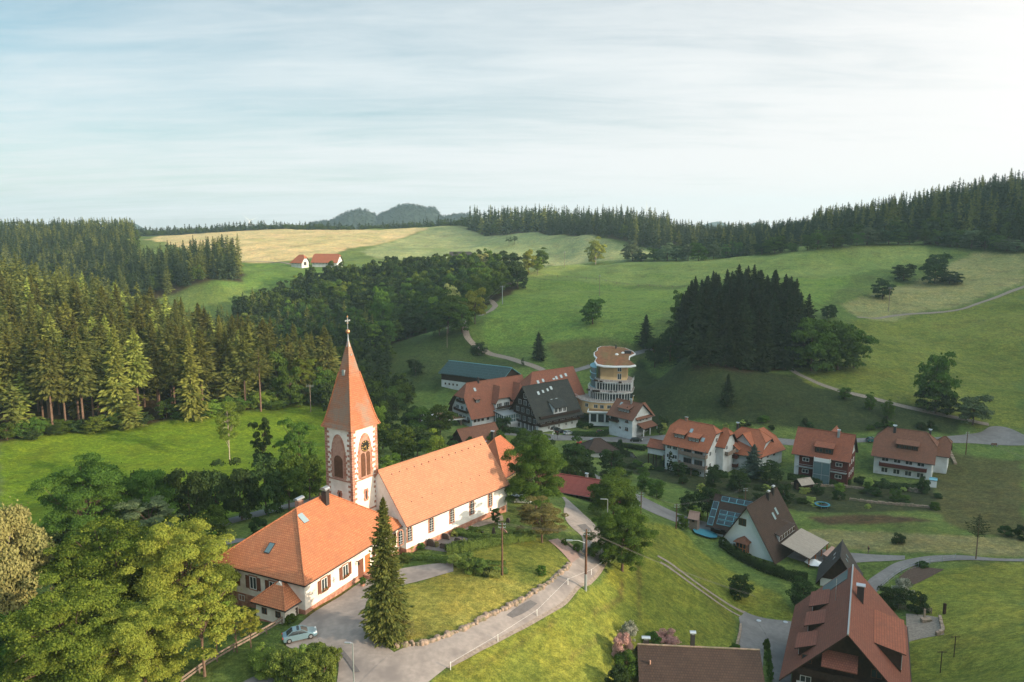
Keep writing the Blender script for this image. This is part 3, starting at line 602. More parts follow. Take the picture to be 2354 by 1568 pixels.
        r_=MB(); q=oh; r_.prism([(u0-.3,vf-q,zt-kt*q),(u1+.3,vf-q,zt-kt*q),(u1+.3,vb,zb+.06),(u0-.3,vb,zb+.06)],(0,0,-.16),0,1,1)
        s.part(r_,'dormer_roof',[rm,M['wood']],o,Matrix())
        n=wins; 
        for i in range(n):
            a=u0+(u1-u0)*(i+.5)/n; w_=(u1-u0)/n*.72
            link('window',wmesh(round(w_,1),round(hgt*.6,1),style,4),o,T_(a,vf,z0+hgt*.42))
        return o
    def gdormer(s,uc,wd,vf,hgt,rise,m=None,rm=None,f='F',hip=.5,wm=None,balc=False,zb=None):
        """gabled cross dormer with its ridge running back into the roof"""
        zf=(zb if zb is not None else s.ez+s.k*vf); zt=zf+hgt; zr=zt+rise; vb=(zr-s.ez)/s.k; vs=(zt-s.ez)/s.k
        T=Matrix() if f=='F' else T_(s.L,s.W,0)@RZ(math.pi)
        h=wd/2; mb=MB()
        mb.prism([(uc-h,vf,zf-.5),(uc+h,vf,zf-.5),(uc+h,vf,zt),(uc,vf,zr-.15 if not hip else zt+rise*(1-hip)),(uc-h,vf,zt)],(0,max(vs-vf,.5),0),0)
        o=s.part(mb,'cross_gable',wm or M['plaster'],T=T)
        g=.6; kk=rise/h; e=zt-kk*g; zh=zr-hip*rise; uh=(zr-zh)/kk; d=uh*1.0; vf2=vf-.9
        r_=MB()
        for sg in (-1,1):
            P=[(uc+sg*(h+g),vf2,e),(uc+sg*uh,vf2,zh),(uc,vf2+d,zr),(uc,vb+.1,zr),(uc+sg*(h+g),(e-s.ez)/s.k+.1,e)]
            if not hip: P=[P[0],(uc,vf2,zr),P[3],P[4]]
            if sg>0: P=P[::-1]
            r_.prism(P[::-1],(0,0,-.18),0,1,1)
        if hip: r_.prism([(uc-uh,vf2,zh),(uc+uh,vf2,zh),(uc,vf2+d,zr)],(0,0,-.18),0,1,1)
        s.part(r_,'cross_roof',[rm,M['wood']],o,Matrix())
        return o,zf,zt
    def chim(s,u,v,h=1.6,w_=.7,d=.7,cap='hat',m=None):
        z=s.zr(v); mb=MB(); mb.box(u-w_/2,u+w_/2,v-d/2,v+d/2,z-1,z+h,0)
        zt=z+h
        if cap=='hat': # curved tin hood
            n=8; P=[]
            for i in range(n+1):
                a=math.pi*i/n; P.append((v-d*.62*math.cos(a),zt+.25+d*.45*math.sin(a)))
            Q=[(u-w_*.75,y,z_) for y,z_ in P]
            mb.prism(Q,(w_*1.5,0,0),1)
            mb.box(u-w_*.3,u+w_*.3,v-d*.3,v+d*.3,zt,zt+.26,1)
        elif cap=='slab': mb.box(u-w_*.65,u+w_*.65,v-d*.65,v+d*.65,zt,zt+.12,1)
        s.part(mb,'chimney',[m or M['darkmetal'],M['metal']],s.roof,Matrix())
    def balcony(s,f,a0,a1,z,d=1.2,h=1.0,m=None,slab=None,posts=False,slat=False):
        mb=MB(); T=s.face(f,0,0) if f in'FL' else s.face(f,0,0)
        # along axis in face frame: F:+x=u ; R:+x=v ; L:+x=-v ; B:+x=-u
        sg=1 if f in 'FR' else -1; a0,a1=sorted((sg*a0,sg*a1))
        mb.box(a0,a1,-d,0,z-.16,z,1)
        if slat:
            mb.box(a0,a1,-d-.04,-d+.02,z+h-.1,z+h,0); n=int((a1-a0)/.3)
            for i in range(n+1): x=a0+(a1-a0)*i/n; mb.box(x-.03,x+.03,-d-.03,-d+.01,z,z+h-.1,0)
        else: mb.box(a0,a1,-d-.05,-d+.03,z-.1,z+h,0)
        mb.box(a0-.05,a0+.03,-d+.03,-.02,z-.1,z+h,0); mb.box(a1-.03,a1+.05,-d+.03,-.02,z-.1,z+h,0)
        if posts:
            n=max(1,int((a1-a0)/3.2))
            for i in range(n+1): x=a0+(a1-a0)*i/n; mb.box(x-.08,x+.08,-d-.1,-d+.06,z-2.6,z+2.5,0)
        s.part(mb,'balcony',[m or M['midwood'],slab or M['midwood']],T=T)
M['skyglass']=mat('skylight glass',(.25,.33,.36),.1,0,1.0)
WC={}
def wmesh(w_,h,st,layer):
    k=(round(w_,2),round(h,2),st,layer)
    if k in WC: return WC[k]
    mb=MB(); a,b=w_/2,h/2; fm=M['frame']
    if st in('w','d','s','x'):
        t=.09 if w_<2 else .08; dep=.07
        if layer in (0,4):
            for x0,x1,z0,z1 in ((-a,a,b-t,b),(-a,a,-b,-b+t),(-a,-a+t,-b+t,b-t),(a-t,a,-b+t,b-t)): mb.box(x0,x1,-dep,.0,z0,z1)
            nm=max(1,round(w_/.8)) if st!='x' else 1
            for i in range(1,nm+(1 if nm==1 and w_>.75 else 0)+0):
                x=-a+w_*i/(nm if nm>1 else 2); mb.box(x-t/2,x+t/2,-dep,0,-b+t,b-t)
            if st=='s': # sandstone surround
                for x0,x1,z0,z1 in ((-a-.18,a+.18,b,b+.2),(-a-.2,a+.2,-b-.2,-b),(-a-.18,-a,-b,b),(a,a+.18,-b,b)): mb.box(x0,x1,-.05,0,z0,z1,2)
            if layer==4: mb.box(-a+t/2,a-t/2,-.03,0,-b+t/2,b-t/2,1)
            mats=[fm if st!='d' else M['midwood'],M['glass'],M['sand']]
        elif layer==1: mb.box(-a+t/2,a-t/2,-.03,.0,-b+t/2,b-t/2); mats=[M['glass']]
    if layer==2:
        ww=w_*.56; mb.box(-ww/2,ww/2,-.09,-.03,-b-.02,b+.02)
        n=7
        for i in range(n): z=-b+.12+(h-.24)*i/(n-1); mb.box(-ww/2+.06,ww/2-.06,-.11,-.085,z-.03,z+.03)
        mats=[M['shutter']]
    if layer==3: # sill with a flower box
        mb.box(-a-.1,a+.1,-.2,0,-b-.1,-b); mb.box(-a+.05,a-.05,-.32,-.1,-b,-b+.16,1)
        rg=random.Random(3)
        for i in range(40):
            x=rg.uniform(-a+.05,a-.05); y=rg.uniform(-.36,-.08); z=-b+.14+rg.uniform(0,.2); r_=.06
            mb.poly([(x-r_,y,z),(x+r_,y-.02,z+.02),(x,y,z+r_*1.6)],2 if i%3 else 3)
        mats=[M['sand'],M['midwood'],LM['green'],M['red']]
    me=mb.mesh({0:'window',1:'pane',2:'shutter',3:'sill',4:'window'}[layer],mats); WC[k]=me; return me
def off(ox,oy,deg,u,v): c_,s_=math.cos(R(deg)),math.sin(R(deg)); return ox+u*c_-v*s_, oy+u*s_+v*c_
M['sandlight']=mnoisy('pale pink sandstone',(.44,.26,.20),(.33,.18,.14),2,.9,.2)
# ------------------------------------------------ the church
def arch(w_,h,n=6,pointed=False):
    """outline of an arched opening in x,z, base centre at 0,0"""
    a=w_/2; P=[(-a,0),(a,0)]
    if pointed:
        hh=h-w_*.95; 
        for i in range(n+1):
            t=i/n; P.append((a*(1-t**1.6),hh+w_*.95*math.sin(t*math.pi/2)))
        for i in range(n-1,-1,-1):
            t=i/n; P.append((-a*(1-t**1.6),hh+w_*.95*math.sin(t*math.pi/2)))
    else:
        hh=h-a
        for i in range(0,n*2+1): t=math.pi*i/(2*n); P.append((a*math.cos(t),hh+a*math.sin(t)))
    return P
def archslab(mb,w_,h,y0,y1,z0,m,pointed=False,x=0): # front at y0 (outermost, smaller y)
    mb.prism([(x+px,y0,z0+pz_) for px,pz_ in arch(w_,h,6,pointed)],(0,y1-y0,0),m)
ZG=-53.
nave=Bld('church','white village church with orange tiled nave and pointed clock tower','church',-16.9,118.7,51.3,25.4,12.0,ZG,-47.5,-40.2)
nave.walls(M['churchwhite'],plinth=(.9,M['sand']))
nave.makeroof(M['nave'],oh=.55,og=.3,edge=M['sand'])
mb=MB()
for i in range(14):   # snow hooks and little roof vents
    u=2+i*1.7; mb.box(u-.09,u+.09,5.0,5.3,nave.zr(5.1)-.05,nave.zr(5.1)+.2)
for i in range(9):
    u=3+i*2.4; mb.box(u-.07,u+.07,1.6,1.8,nave.zr(1.7)-.05,nave.zr(1.7)+.12)
nave.part(mb,'roof_vent',M['sand'],nave.roof,Matrix())
for u in [nave.ux(x,ZG+3.2) for x in (920,941,991,1038.5,1084.5,1126.5)]:
    T=nave.face('F',u,ZG+1.9)
    mb=MB(); archslab(mb,1.35,2.75,-.07,.0,0,0); o=nave.part(mb,'window',M['sand'],T=T,label='arched window in a red sandstone surround')
    mb=MB(); archslab(mb,.85,2.35,-.10,-.06,.2,0); nave.part(mb,'pane',M['glass'],o,Matrix())
    mb=MB(); mb.box(-.02,.02,-.13,-.10,.2,2.5)
    for q in range(5): mb.box(-.42,.42,-.13,-.10,.4+q*.42,.43+q*.42)
    nave.part(mb,'glazing_bar',M['frame'],o,Matrix())
nave.win('F',nave.ux(1127,ZG+1),ZG+1.35,.55,.85,'s')
mb=MB(); mb.tube([(25.3,-.15,ZG-1),(25.3,-.15,-47.6),(25.3,-.5,-47.3)],.06,6); nave.part(mb,'downpipe',M['steel'])
for v in(3,9): nave.win('R',v,ZG+3,.9,2.0,'s')
# tower: near corner, axis directions -34 and 57 degrees
TW=5.8; tx,ty=-25.15,118.75; tdeg=57.0    # u from the near corner to the right, v to the back left
tw=Bld('','','',tx,ty,tdeg,TW,TW,ZG,-32.3,-20,root=nave)
mb=MB(); mb.box(0,TW,0,TW,ZG-1,-32.35); wallT=tw.part(mb,'tower_wall',M['stoneplaster'])
# quoins
mb=MB(); rg=random.Random(2); z=ZG; i=0
while z<-32.7:
    hh=.42; l1=.95 if i%2 else .5; l2=.5 if i%2 else .95
    for cx0,cy0,sx0,sy0 in ((0,0,1,1),(TW,0,-1,1),(0,TW,1,-1),(TW,TW,-1,-1)):
        a=l1*rg.uniform(.85,1.1); b=l2*rg.uniform(.85,1.1); p=.05
        x0,x1=sorted((cx0-sx0*p,cx0+sx0*a)); y0,y1=sorted((cy0-sy0*p,cy0+sy0*b)); 
        mb.box(x0,x1,y0,y1,z+.02,z+hh-.02)
    z+=hh; i+=1
tw.part(mb,'quoin',M['sand'],wallT,Matrix())
mb=MB()
for zz_ in (-41.2,-46.6): 
    e=.09; mb.box(-e,TW+e,-e,TW+e,zz_,zz_+.22)
mb.box(-.18,TW+.18,-.18,TW+.18,-32.75,-32.35)
tw.part(mb,'string_course',M['sand'],wallT,Matrix())
def belfry(f,blind):
    T=tw.face(f,TW/2,-41.0)
    mb=MB(); archslab(mb,3.0,7.3,-.09,0,.1,0,True); 
    # jamb stones
    for q in range(9):
        for sg in (-1,1):
            l=.35 if q%2 else .12; x0,x1=sorted((sg*1.45,sg*(1.5+l))); mb.box(x0,x1,-.08,0,.3+q*.5,.3+q*.5+.42)
    o=tw.part(mb,'belfry_window',M['sand'],T=T)
    if blind:
        mb=MB(); archslab(mb,1.9,3.6,-.13,-.08,.35,0); 
        for q in range(10): mb.box(-.85,.85,-.16,-.13,.5+q*.27,.55+q*.27)
        tw.part(mb,'louvre',M['midwood'],o,Matrix())
        mb=MB(); archslab(mb,2.3,6.6,-.11,-.09,.25,0,True); tw.part(mb,'infill',M['sandlight'],o,Matrix())
    else:
        mb=MB(); archslab(mb,2.3,6.6,-.11,-.09,.25,0,True); tw.part(mb,'infill',M['sandlight'],o,Matrix())
        mb=MB()
        for x in(-.58,.58):
            archslab(mb,.92,3.9,-.14,-.1,.35,0,False,x)
        for x in(-.58,.58):
            for q in range(13): mb.box(x-.44,x+.44,-.17,-.14,.45+q*.25,.5+q*.25)
        tw.part(mb,'louvre',M['midwood'],o,Matrix())
        mb=MB(); mb.box(-.1,.1,-.2,-.1,.3,3.6); mb.box(-1.2,1.2,-.2,-.09,.12,.32)
        tw.part(mb,'mullion',M['sandlight'],o,Matrix())
    # slot window below
    mb=MB(); mb.box(-.42,.42,-.07,0,-3.9,-1.9); 
    for zz_ in(-3.7,-2.6): mb.box(-.55,.55,-.06,0,zz_,zz_+.4)
    o=tw.part(mb,'slot_window',M['sand'],T=T); mb=MB(); mb.box(-.13,.13,-.09,-.06,-3.6,-2.2); tw.part(mb,'pane',M['glass'],o,Matrix())
    mb=MB(); mb.box(-.42,.42,-.07,0,-8.6,-6.9); o=tw.part(mb,'slot_window',M['sand'],T=T); mb=MB(); mb.box(-.13,.13,-.09,-.06,-8.4,-7.1); tw.part(mb,'pane',M['glass'],o,Matrix())
for f in 'FLRB': belfry(f,f in 'LB')
def clock(f):
    T=tw.face(f,TW/2,-35.75); mb=MB()
    n=28; rc=.92; cy_=-.20
    ring=lambda r_,y:[(r_*math.cos(2*math.pi*i/n),y,r_*math.sin(2*math.pi*i/n)) for i in range(n)]
    mb.prism(ring(rc,cy_),(0,.14,0),0)
    mb2=MB()
    def bar(a,r0,r1,w_,y=cy_-.02,dx=0):
        c_,s_=math.sin(a),math.cos(a); nx,nz=s_,-c_
        P=[(r0*c_+(w_/2+dx)*nx,y,r0*s_+(w_/2+dx)*nz),(r0*c_+(dx-w_/2)*nx,y,r0*s_+(dx-w_/2)*nz),(r1*c_+(dx-w_/2)*nx,y,r1*s_+(dx-w_/2)*nz),(r1*c_+(dx+w_/2)*nx,y,r1*s_+(dx+w_/2)*nz)]
        mb2.prism(P,(0,.01,0),0)
    rom=['XII','I','II','III','IIII','V','VI','VII','VIII','IX','X','XI']
    for h in range(12):
        a=-2*math.pi*h/12*-1; s_=rom[h]; wds=[.05 if q=='I' else .1 for q in s_]; tot=sum(wds); x=-tot/2
        for q,wd in zip(s_,wds):
            xm=x+wd/2; x+=wd
            if q=='I': bar(a,.68,.88,.03,dx=xm)
            else:
                bar(a,.68,.88,.03,dx=xm-.02); bar(a,.68,.88,.02,dx=xm+.025)
    # twenty-nine minutes past eight, as in the photograph
    bar(2*math.pi*(8.49/12),-.1,.52,.07,cy_-.05); bar(2*math.pi*29/60,-.15,.84,.05,cy_-.07)
    o=tw.part(mb,'clock',M['black'],T=T); tw.part(mb2,'clock_hands_and_numerals',M['goldpaint'],o,Matrix())
for f in 'F': clock(f)
# spire: bell-cast four sided pyramid
mb=MB(); c0=TW/2; zs=[(-32.75,TW/2+.55),(-32.0,TW/2+.22),(-30.8,TW/2-.25),(-29.,TW/2-.72),(-26.,2.02*.86),(-23.,1.22*.86+.02),(-20.,.30),(-19.3,.12)]
zs=[(-32.7,3.3),(-32.0,3.0),(-30.8,2.66),(-28.,2.02),(-24.,1.14),(-19.0,.12)]
for (z0,r0),(z1,r1) in zip(zs,zs[1:]):
    sq=[(-1,-1),(1,-1),(1,1),(-1,1)]
    for i in range(4):
        a,b=sq[i],sq[(i+1)%4]; mb.poly([(c0+a[0]*r0,c0+a[1]*r0,z0),(c0+b[0]*r0,c0+b[1]*r0,z0),(c0+b[0]*r1,c0+b[1]*r1,z1),(c0+a[0]*r1,c0+a[1]*r1,z1)])
mb.poly([(c0+x*3.3,c0+y*3.3,-32.7) for x,y in ((-1,1),(1,1),(1,-1),(-1,-1))],1)
sp=tw.part(mb,'spire',[M['spire'],M['wood']])
mb=MB()
for a in ((-1,-1),(1,-1),(1,1),(-1,1)):
    mb.tube([(c0+a[0]*r_,c0+a[1]*r_,z_+.03) for z_,r_ in zs[:-1]],.13,6)
tw.part(mb,'ridge_tile',M['brightorange'] if 'brightorange' in M else M['orange'],sp,Matrix())
mb=MB()
for z_,r_,dd in ((-24.4,1.24,0),): mb.box(c0-r_-.12,c0-r_+.3,c0-.25,c0+.25,z_,z_+.9)
for z_,u_ in ((-21.3,.0),): mb.box(c0-.12,c0+.12,c0-.66,c0-.4,z_,z_+.22)
tw.part(mb,'spire_hatch',M['steel'],sp,Matrix())
mb=MB(); mb.lathe([(.34,-19.9),(.18,-19.2),(.09,-18.4),(.06,-17.8),(.045,-16.2)],10,(c0,c0),0); mb.tube([(c0,c0,-16.2),(c0,c0,-14.9)],.035,6,1)
pr=[(0,-17.86)]+[(.36*math.sin(math.pi*i/8),-17.5-.36*math.cos(math.pi*i/8)) for i in range(1,8)]+[(0,-17.14)]
mb.lathe(pr,16,(c0,c0),2)
tw.part(mb,'finial',[M['steel'],M['gold'],M['copper']],sp,Matrix())
mb=MB(); X=lambda a,b,z0,z1,m_=0: mb.box(c0+a,c0+b,c0-.05,c0+.05,z0,z1,m_)
X(-.42,.42,-15.82,-15.72); X(-.05,.05,-16.3,-15.2); X(-.54,-.4,-15.9,-15.64); X(.4,.54,-15.9,-15.64); X(-.18,.18,-15.93,-15.61); X(-.12,.12,-15.25,-15.05,1); X(-.18,.18,-16.2,-16.1,1)
tw.part(mb,'cross',[M['steel'],M['gold']],sp,Matrix())
# ------------------------------------------------ the parsonage
par=Bld('parsonage','large parsonage with hipped orange roof and brown shutters beside the church tower','house',*off(-27.7,98.4,64.0,.62,.62),64.0,23.0,16.0,ZG,-47.93,-41.9)
par.walls(M['stoneplaster'],1,1,plinth=(.7,M['sand']))
par.makeroof(M['orange'],1,1,oh=.62,og=.62,capmat=M['orange'])
for u,zz_ in ((4.0,-50.3),(8.7,-50.3),(16.6,-50.3),(20.2,-50.3)): par.win('F',u,zz_,1.25,1.85,'s','w',sill='w')
par.door('F',12.3,-52.9,1.3,2.9,M['shutter']); par.door('F',14.0,-52.8,1.2,2.9,M['orangewood'])
for v in (5.6,9.2,13.0): par.win('L',v,-50.3,1.25,1.85,'s','w')
for v in (8.0,11.5): par.win('L',v,-53.0,1.1,.9,'s')
for v in (4,8,12): par.win('R',v,-50.5,1.25,1.85,'s','w')
mb=MB(); mb.box(12.7,14.8,-2.1,0,-54,-52.6); mb.box(13.0,14.5,-2.6,-2.1,-54,-52.8); par.part(mb,'doorstep',M['sand'])
mb=MB()
for i in range(4): mb.box(9.55+i*.0,9.6,-.06,0,-50.9,-50.4)
mb.box(6.0,6.1,-.1,0,-51,-50.1); mb.box(5.65,6.45,-.1,0,-50.55,-50.47); par.part(mb,'wall_ornament',M['metal'])
mb=MB(); mb.box(11.2,11.35,-.5,0,-49.9,-49.85); mb.lathe([(.05,-49.95),(.16,-50.05),(.12,-50.4),(0,-50.45)],6,(11.27,-.45)); par.part(mb,'wall_lantern',M['black'])
par.sky('F',7.6,6.5,.9,1.5)
par.roof and par.chim(13.3,7.0,1.9,.75,.9,'hat'); par.chim(11.3,10.4,1.5,1.1,.7,'hat',M['sand'])
# skylight on the left-front hip
Tm=T_(2.55,8.3,par.ez+par.k*2.55)@RZ(-math.pi/2)@Matrix.Rotation(math.atan(par.k),4,'X')
mb=MB(); mb.box(-.5,.5,-.85,.85,-.06,.1); mb.box(-.4,.4,-.75,.75,.1,.13,1); par.part(mb,'skylight',[M['darkmetal'],M['blueglass']],par.roof,Tm)
# porch wing at the near corner
px_,py_=off(-30.0,96.7,64.0,.5,.45)
pw=Bld('','','',px_,py_,64.0,3.6,5.1,-54.4,-50.65,-48.45,root=par); pw.walls(M['stoneplaster'],1,0,plinth=(.9,M['sand'])); pw.makeroof(M['orange'],1,0,oh=.5,og=.5,name='porch_roof',capmat=M['orange'])
for v in(1.2,3.6): pw.win('L',v,-52.2,.9,.9,'d')
mb=MB(); mb.tube([(3.5,-.2,-54),(3.5,-.2,-51.6),(3.5,-.5,-51.1)],.06,6); pw.part(mb,'downpipe',M['shutter'])
# ------------------------------------------------ houses of the row
def rowhouse(lab,ox,oy,deg,L,W,zg,ez,rz,rm,hl,hr,wm=None,**k):
    b=Bld('house',lab,'house',ox,oy,deg,L,W,zg,ez,rz,group=None); b.walls(wm or M['plaster'],hl,hr,**k); b.makeroof(rm,hl,hr,oh=.9,og=.8); return b
# A
a=rowhouse('white house with brown red roof, lean-to wing and entrance canopy beside the hotel',35.4,277.5,-48,10.8,10,-75.3,-69.3,-64.9,M['rowbrown'],0,0)
a.dormer(3.2,8.2,1.2,1.5,.3,rm=M['rowbrown'],wins=4); a.sky('F',2.6,3.6,.8,1.1); a.chim(6.6,4.4,1.2,.6,.6,'hat',M['metal'])
for z in(-70.8,-73.7): a.win('F',8.3,z,1.5,1.3,sill='w')
a.win('F',5.2,-73.9,1.2,1.0); a.balcony('F',.3,4.6,-72.0,1.0,.9,M['wood'],M['white']); a.win('F',2.5,-70.8,3.4,1.9,'d')
for v,z in((2,-68.6),(6,-70.8),(6,-73.6)): a.win('R',v,z,.9,1.1)
aw=Bld('','','',*off(35.4,277.5,-48,10.8,2.5),42,8.5,7.5,-75.3,-69.6,-66.2,root=a); aw.walls(M['plaster']); aw.makeroof(M['rowbrown'],oh=.8,og=.9,name='wing_roof')
for u,z in((2,-70.5),(5.5,-70.5),(2,-73.3),(5.5,-73.3)): aw.win('F',u,z,.9,1.3,'d')
for v in(2,5): aw.win('R',v,-70.6,.9,1.2)
mb=MB(); mb.prism([(.0,-3.2,-73.2),(8.2,-3.2,-73.2),(8.2,.0,-71.9),(.0,0,-71.9)],(0,0,-.2),0,1,1); o=aw.part(mb,'canopy',[M['rowbrown'],M['wood']])
mb=MB()
for u in(.3,4,7.9): mb.box(u-.12,u+.12,-3,-2.76,-76,-73.2)
aw.part(mb,'post',M['white'],o,Matrix()); aw.door('F',6,-75.3,2.4,2.2,M['wood'])
# B
b=rowhouse('tall white house with bright red roof, two shed dormers and grey balconies',46.4,229.2,-40.5,13.6,12,-75,-66,-60.3,M['brightred'],.35,.35)
b.dormer(2.2,5.6,1.3,1.5,.25,rm=M['brightred'],wins=3); b.dormer(7.0,10.4,1.1,1.5,.25,rm=M['brightred'],wins=3)
b.sky('F',6.6,3.7,.8,1.2); b.sky('F',11.2,2.0,.9,1.2); b.chim(3.6,6,1.0,.8,.5,'slab',M['sand'])
for z in(-67.6,-70.4,-73.2):
    for u in(1.3,3.3): b.win('F',u,z,1.5,1.3)
for z in(-68.6,-71.9): b.balcony('F',5.2,13.9,z,1.5,1.0,M['greywood'],M['greywood'],posts=True); 
for u,z in((7.5,-67.6),(11,-67.6),(7.5,-70.7),(11,-70.7)): b.win('F',u,z,2.6,1.7,'d')
for u in(6.5,11.6): b.win('F',u,-73.6,1.2,1.0)
b.door('F',8.7,-75,1.1,2.2)
for v,z in((2.2,-67.9),(6,-67.9),(9.5,-67.9),(2.2,-71.4),(9.5,-71.0),(6,-64.6)): b.win('R',v,z,1.3,1.4)
b.balcony('L',1,7,-68.8,1.2,1.0,M['greywood'],M['greywood']);b.balcony('L',1,7,-71.9,1.2,1.0,M['greywood'],M['greywood'])
bx,by=off(46.4,229.2,-40.5,10.5,6.0)
bb=Bld('','','',bx,by,-40.5+90-90,5.4,7.5,-73,-65.6,-61.5,root=b); bb.walls(M['plaster'],1,.4); bb.makeroof(M['brightred'],1,.4,oh=.7,og=.8,name='wing_roof')
bb.win('R',2.2,-66.9,1.2,1.3); bb.balcony('R',1,6.5,-68.9,1.1,1.0,M['greywood'],M['greywood'])
# shed between A and B
g=Bld('garden_shed','small white shed with red roof on a timber stand beside the tall house','shed',*(lambda p:(p.x,p.y))(pz(*c2(468,775),-71.2)),-35,5.6,4,-71.2,-69,-67.3); g.walls(M['plaster'],foot=.2); g.makeroof(M['redroof'],oh=.4,og=.3)
for u in(.2,2.8,5.4):
    for v in(.2,3.8): mb=MB(); mb.box(u-.12,u+.12,v-.12,v+.12,-77.5,-71.4); g.part(mb,'stilt',M['wood'])
# C
c_=rowhouse('white house with orange hipped roof and cross gable behind the blue green spruce',62.0,233.2,-36,14.2,12.5,-75.4,-69.0,-63.2,M['brightred'],1,.5)
o,zf,zt=c_.gdormer(4.6,6.6,-.4,2.6,2.4,rm=M['brightred'],hip=.6,zb=-70.6)
c_.sky('F',9.2,3.6,.8,1.2); c_.chim(5.2,6.0,1.2,.6,.6,'hat',M['darkmetal'])
c_.balcony('F',1.2,8,-71.0,1.5,1.0,M['redwood'],M['redwood']); c_.balcony('F',1.2,8,-73.8,1.3,.9,M['redwood'],M['redwood'])
for u in(3,6.2): c_.win('F',u,-69.5,1.4,1.7,'d',out=.5)
for u,z in((2.5,-72.6),(6,-72.6),(3.5,-75),(11,-70.4),(11,-73.4)): c_.win('F',u,z,1.4,1.4)
cw=Bld('','','',*off(62.0,233.2,-36,14.0,.8),40,12.5,11,-75.8,-69.2,-63.9,root=c_); cw.walls(M['plaster'],0,.5); cw.makeroof(M['brightred'],0,.5,oh=.8,og=.8,name='wing_roof')
for u,z in((1.2,-70.3),(4.6,-70.3),(8,-70.3),(1.2,-73.3),(4.6,-73.3)): cw.win('F',u,z,.9 if z>-71 else 1.0,1.5,'d')
for v in(3,7): cw.win('R',v,-70.2,1,1.3)
# D
d=rowhouse('dark red timber house with tiled roof and a two storey pale glass bay',83.2,222.5,-33.5,14.6,10.5,-75.2,-66.9,-61.2,M['bright2'] if 'bright2' in M else M['redroof'],0,0,wm=M['plaster'],upper=None)
mb=MB(); mb.box(1.3,14.62,-.12,0,-75.5,-67.1); mb.box(14.6,14.72,0,10.5,-75.5,-67.2); d.part(mb,'cladding',M['redwood'])
for u in(3.2,12.3):
    for z in(-69.2,-72.7): d.win('F',u,z,1.8,1.1,out=.12)
    mb=MB(); mb.box(u-2.3,u+2.3,-1.3,-.12,-71.4,-71.25); mb.box(u-2.3,u+2.3,-1.35,-1.3,-70.5,-70.4); d.part(mb,'balcony',M['steel'])
mb=MB(); mb.box(5.7,10.2,-1.6,0,-76,-68.8); d.part(mb,'glass_bay',M['baysheet'] if 'baysheet' in M else M['blueglass'])
mb=MB()
for z in(-76,-72.6,-69): mb.box(5.65,10.25,-1.68,-1.58,z,z+.12)
for u in(5.65,7.95,10.15): mb.box(u,u+.1,-1.68,-1.58,-76,-68.9)
d.part(mb,'bay_frame',M['steel'])
mb=MB(); mb.box(5.7,10.2,-1.6,-1.5,-68.8,-67.7); mb.box(5.7,5.8,-1.6,1,-68.8,-67.7); mb.box(10.1,10.2,-1.6,1,-68.8,-67.7); d.part(mb,'loggia_parapet',M['frame'])
d.dormer(5.5,10.4,.2,2.0,.28,rm=M['redroof'],wins=2,style='d'); d.chim(10.9,4.4,1.6,.6,.6,'hat',M['steel'])
for v in(2.5,5.2,8): d.win('R',v,-69.2,1,1.3,out=.12); d.win('R',v,-72.4,1,1.3,out=.12)
dw=Bld('','','',*off(83.2,222.5,-33.5,11,10.5),56,8,7,-73,-67.2,-62.8,root=d); dw.walls(M['redwood']); dw.makeroof(M['redroof'],name='wing_roof')
# E
e=rowhouse('big white house with brown roof and red balcony at the right end of the row',107.6,224.6,-32.5,15.2,13,-74.6,-68.2,-61.7,M['rowbrown'],.5,.5)
e.dormer(5.6,11.2,1.7,1.6,.3,rm=M['rowbrown'],wins=4,style='d'); e.chim(4.4,5.6,1.6,.7,.7,'hat',M['darkmetal']); e.chim(13.6,7.8,1.6,.6,.6,'hat')
e.balcony('F',1.6,14,-71.6,1.3,1.0,M['redwood'],M['redwood'])
for u in(3,6.2,9.3,12.4): e.win('F',u,-69.8,1.9,1.4); e.win('F',u,-73.1,1.8,1.5)
for v,z in((3,-69.8),(7,-69.8),(10.5,-69.8),(3,-73),(10,-73)): e.win('R',v,z,1.1,1.3)
ew=Bld('','','',*off(107.6,224.6,-32.5,13,7),-32.5,5.6,8,-73,-67.6,-63.4,root=e); ew.walls(M['plaster'],1,.4); ew.makeroof(M['rowbrown'],1,.4,name='wing_roof')
# ------------------------------------------------ the chalet below the track
cx0,cy0=(lambda p:(p.x,p.y))(pz(*c5(1140,630),-70.6))
ch=Bld('chalet','white gabled chalet with steep dark brown roof, orange wood oriel and pale carport','house',cx0,cy0,49,14.2,12.2,-70.8,-69.6,-60.0)
M['white2']=M['plaster']
M['chaletwhite']=mnoisy('bright cool plaster',(.74,.81,.83),(.68,.75,.77),.5,.9,.05)
ch.walls(M['chaletwhite']); ch.makeroof(M['brownroof'],oh=1.1,og=1.0)
ch.win('L',7.2,-63.9,1.7,1.6,'d'); ch.win('L',8.6,-69.6,1,1.1)
mb=MB(); mb.box(-1.1,1.1,-1.5,0,-.2,2.2); T=ch.face('L',6.6,-69.9)
o=ch.part(mb,'oriel',M['glass'],T=T)
mb=MB()
for x in(-1.1,-.4,.4,1.1): mb.box(x-.07,x+.07,-1.58,-1.5,-.2,2.2)
for z in(-.2,.7,2.1): mb.box(-1.15,1.15,-1.6,-1.5,z,z+.14)
for y in(-1.5,-.8,0): mb.box(1.1,1.18,y-.06,y+.06,-.2,2.2); mb.box(-1.18,-1.1,y-.06,y+.06,-.2,2.2)
mb.box(-1.2,1.2,-1.6,0,-.4,-.2); ch.part(mb,'oriel_frame',M['orangewood'],o,Matrix())
mb=MB()
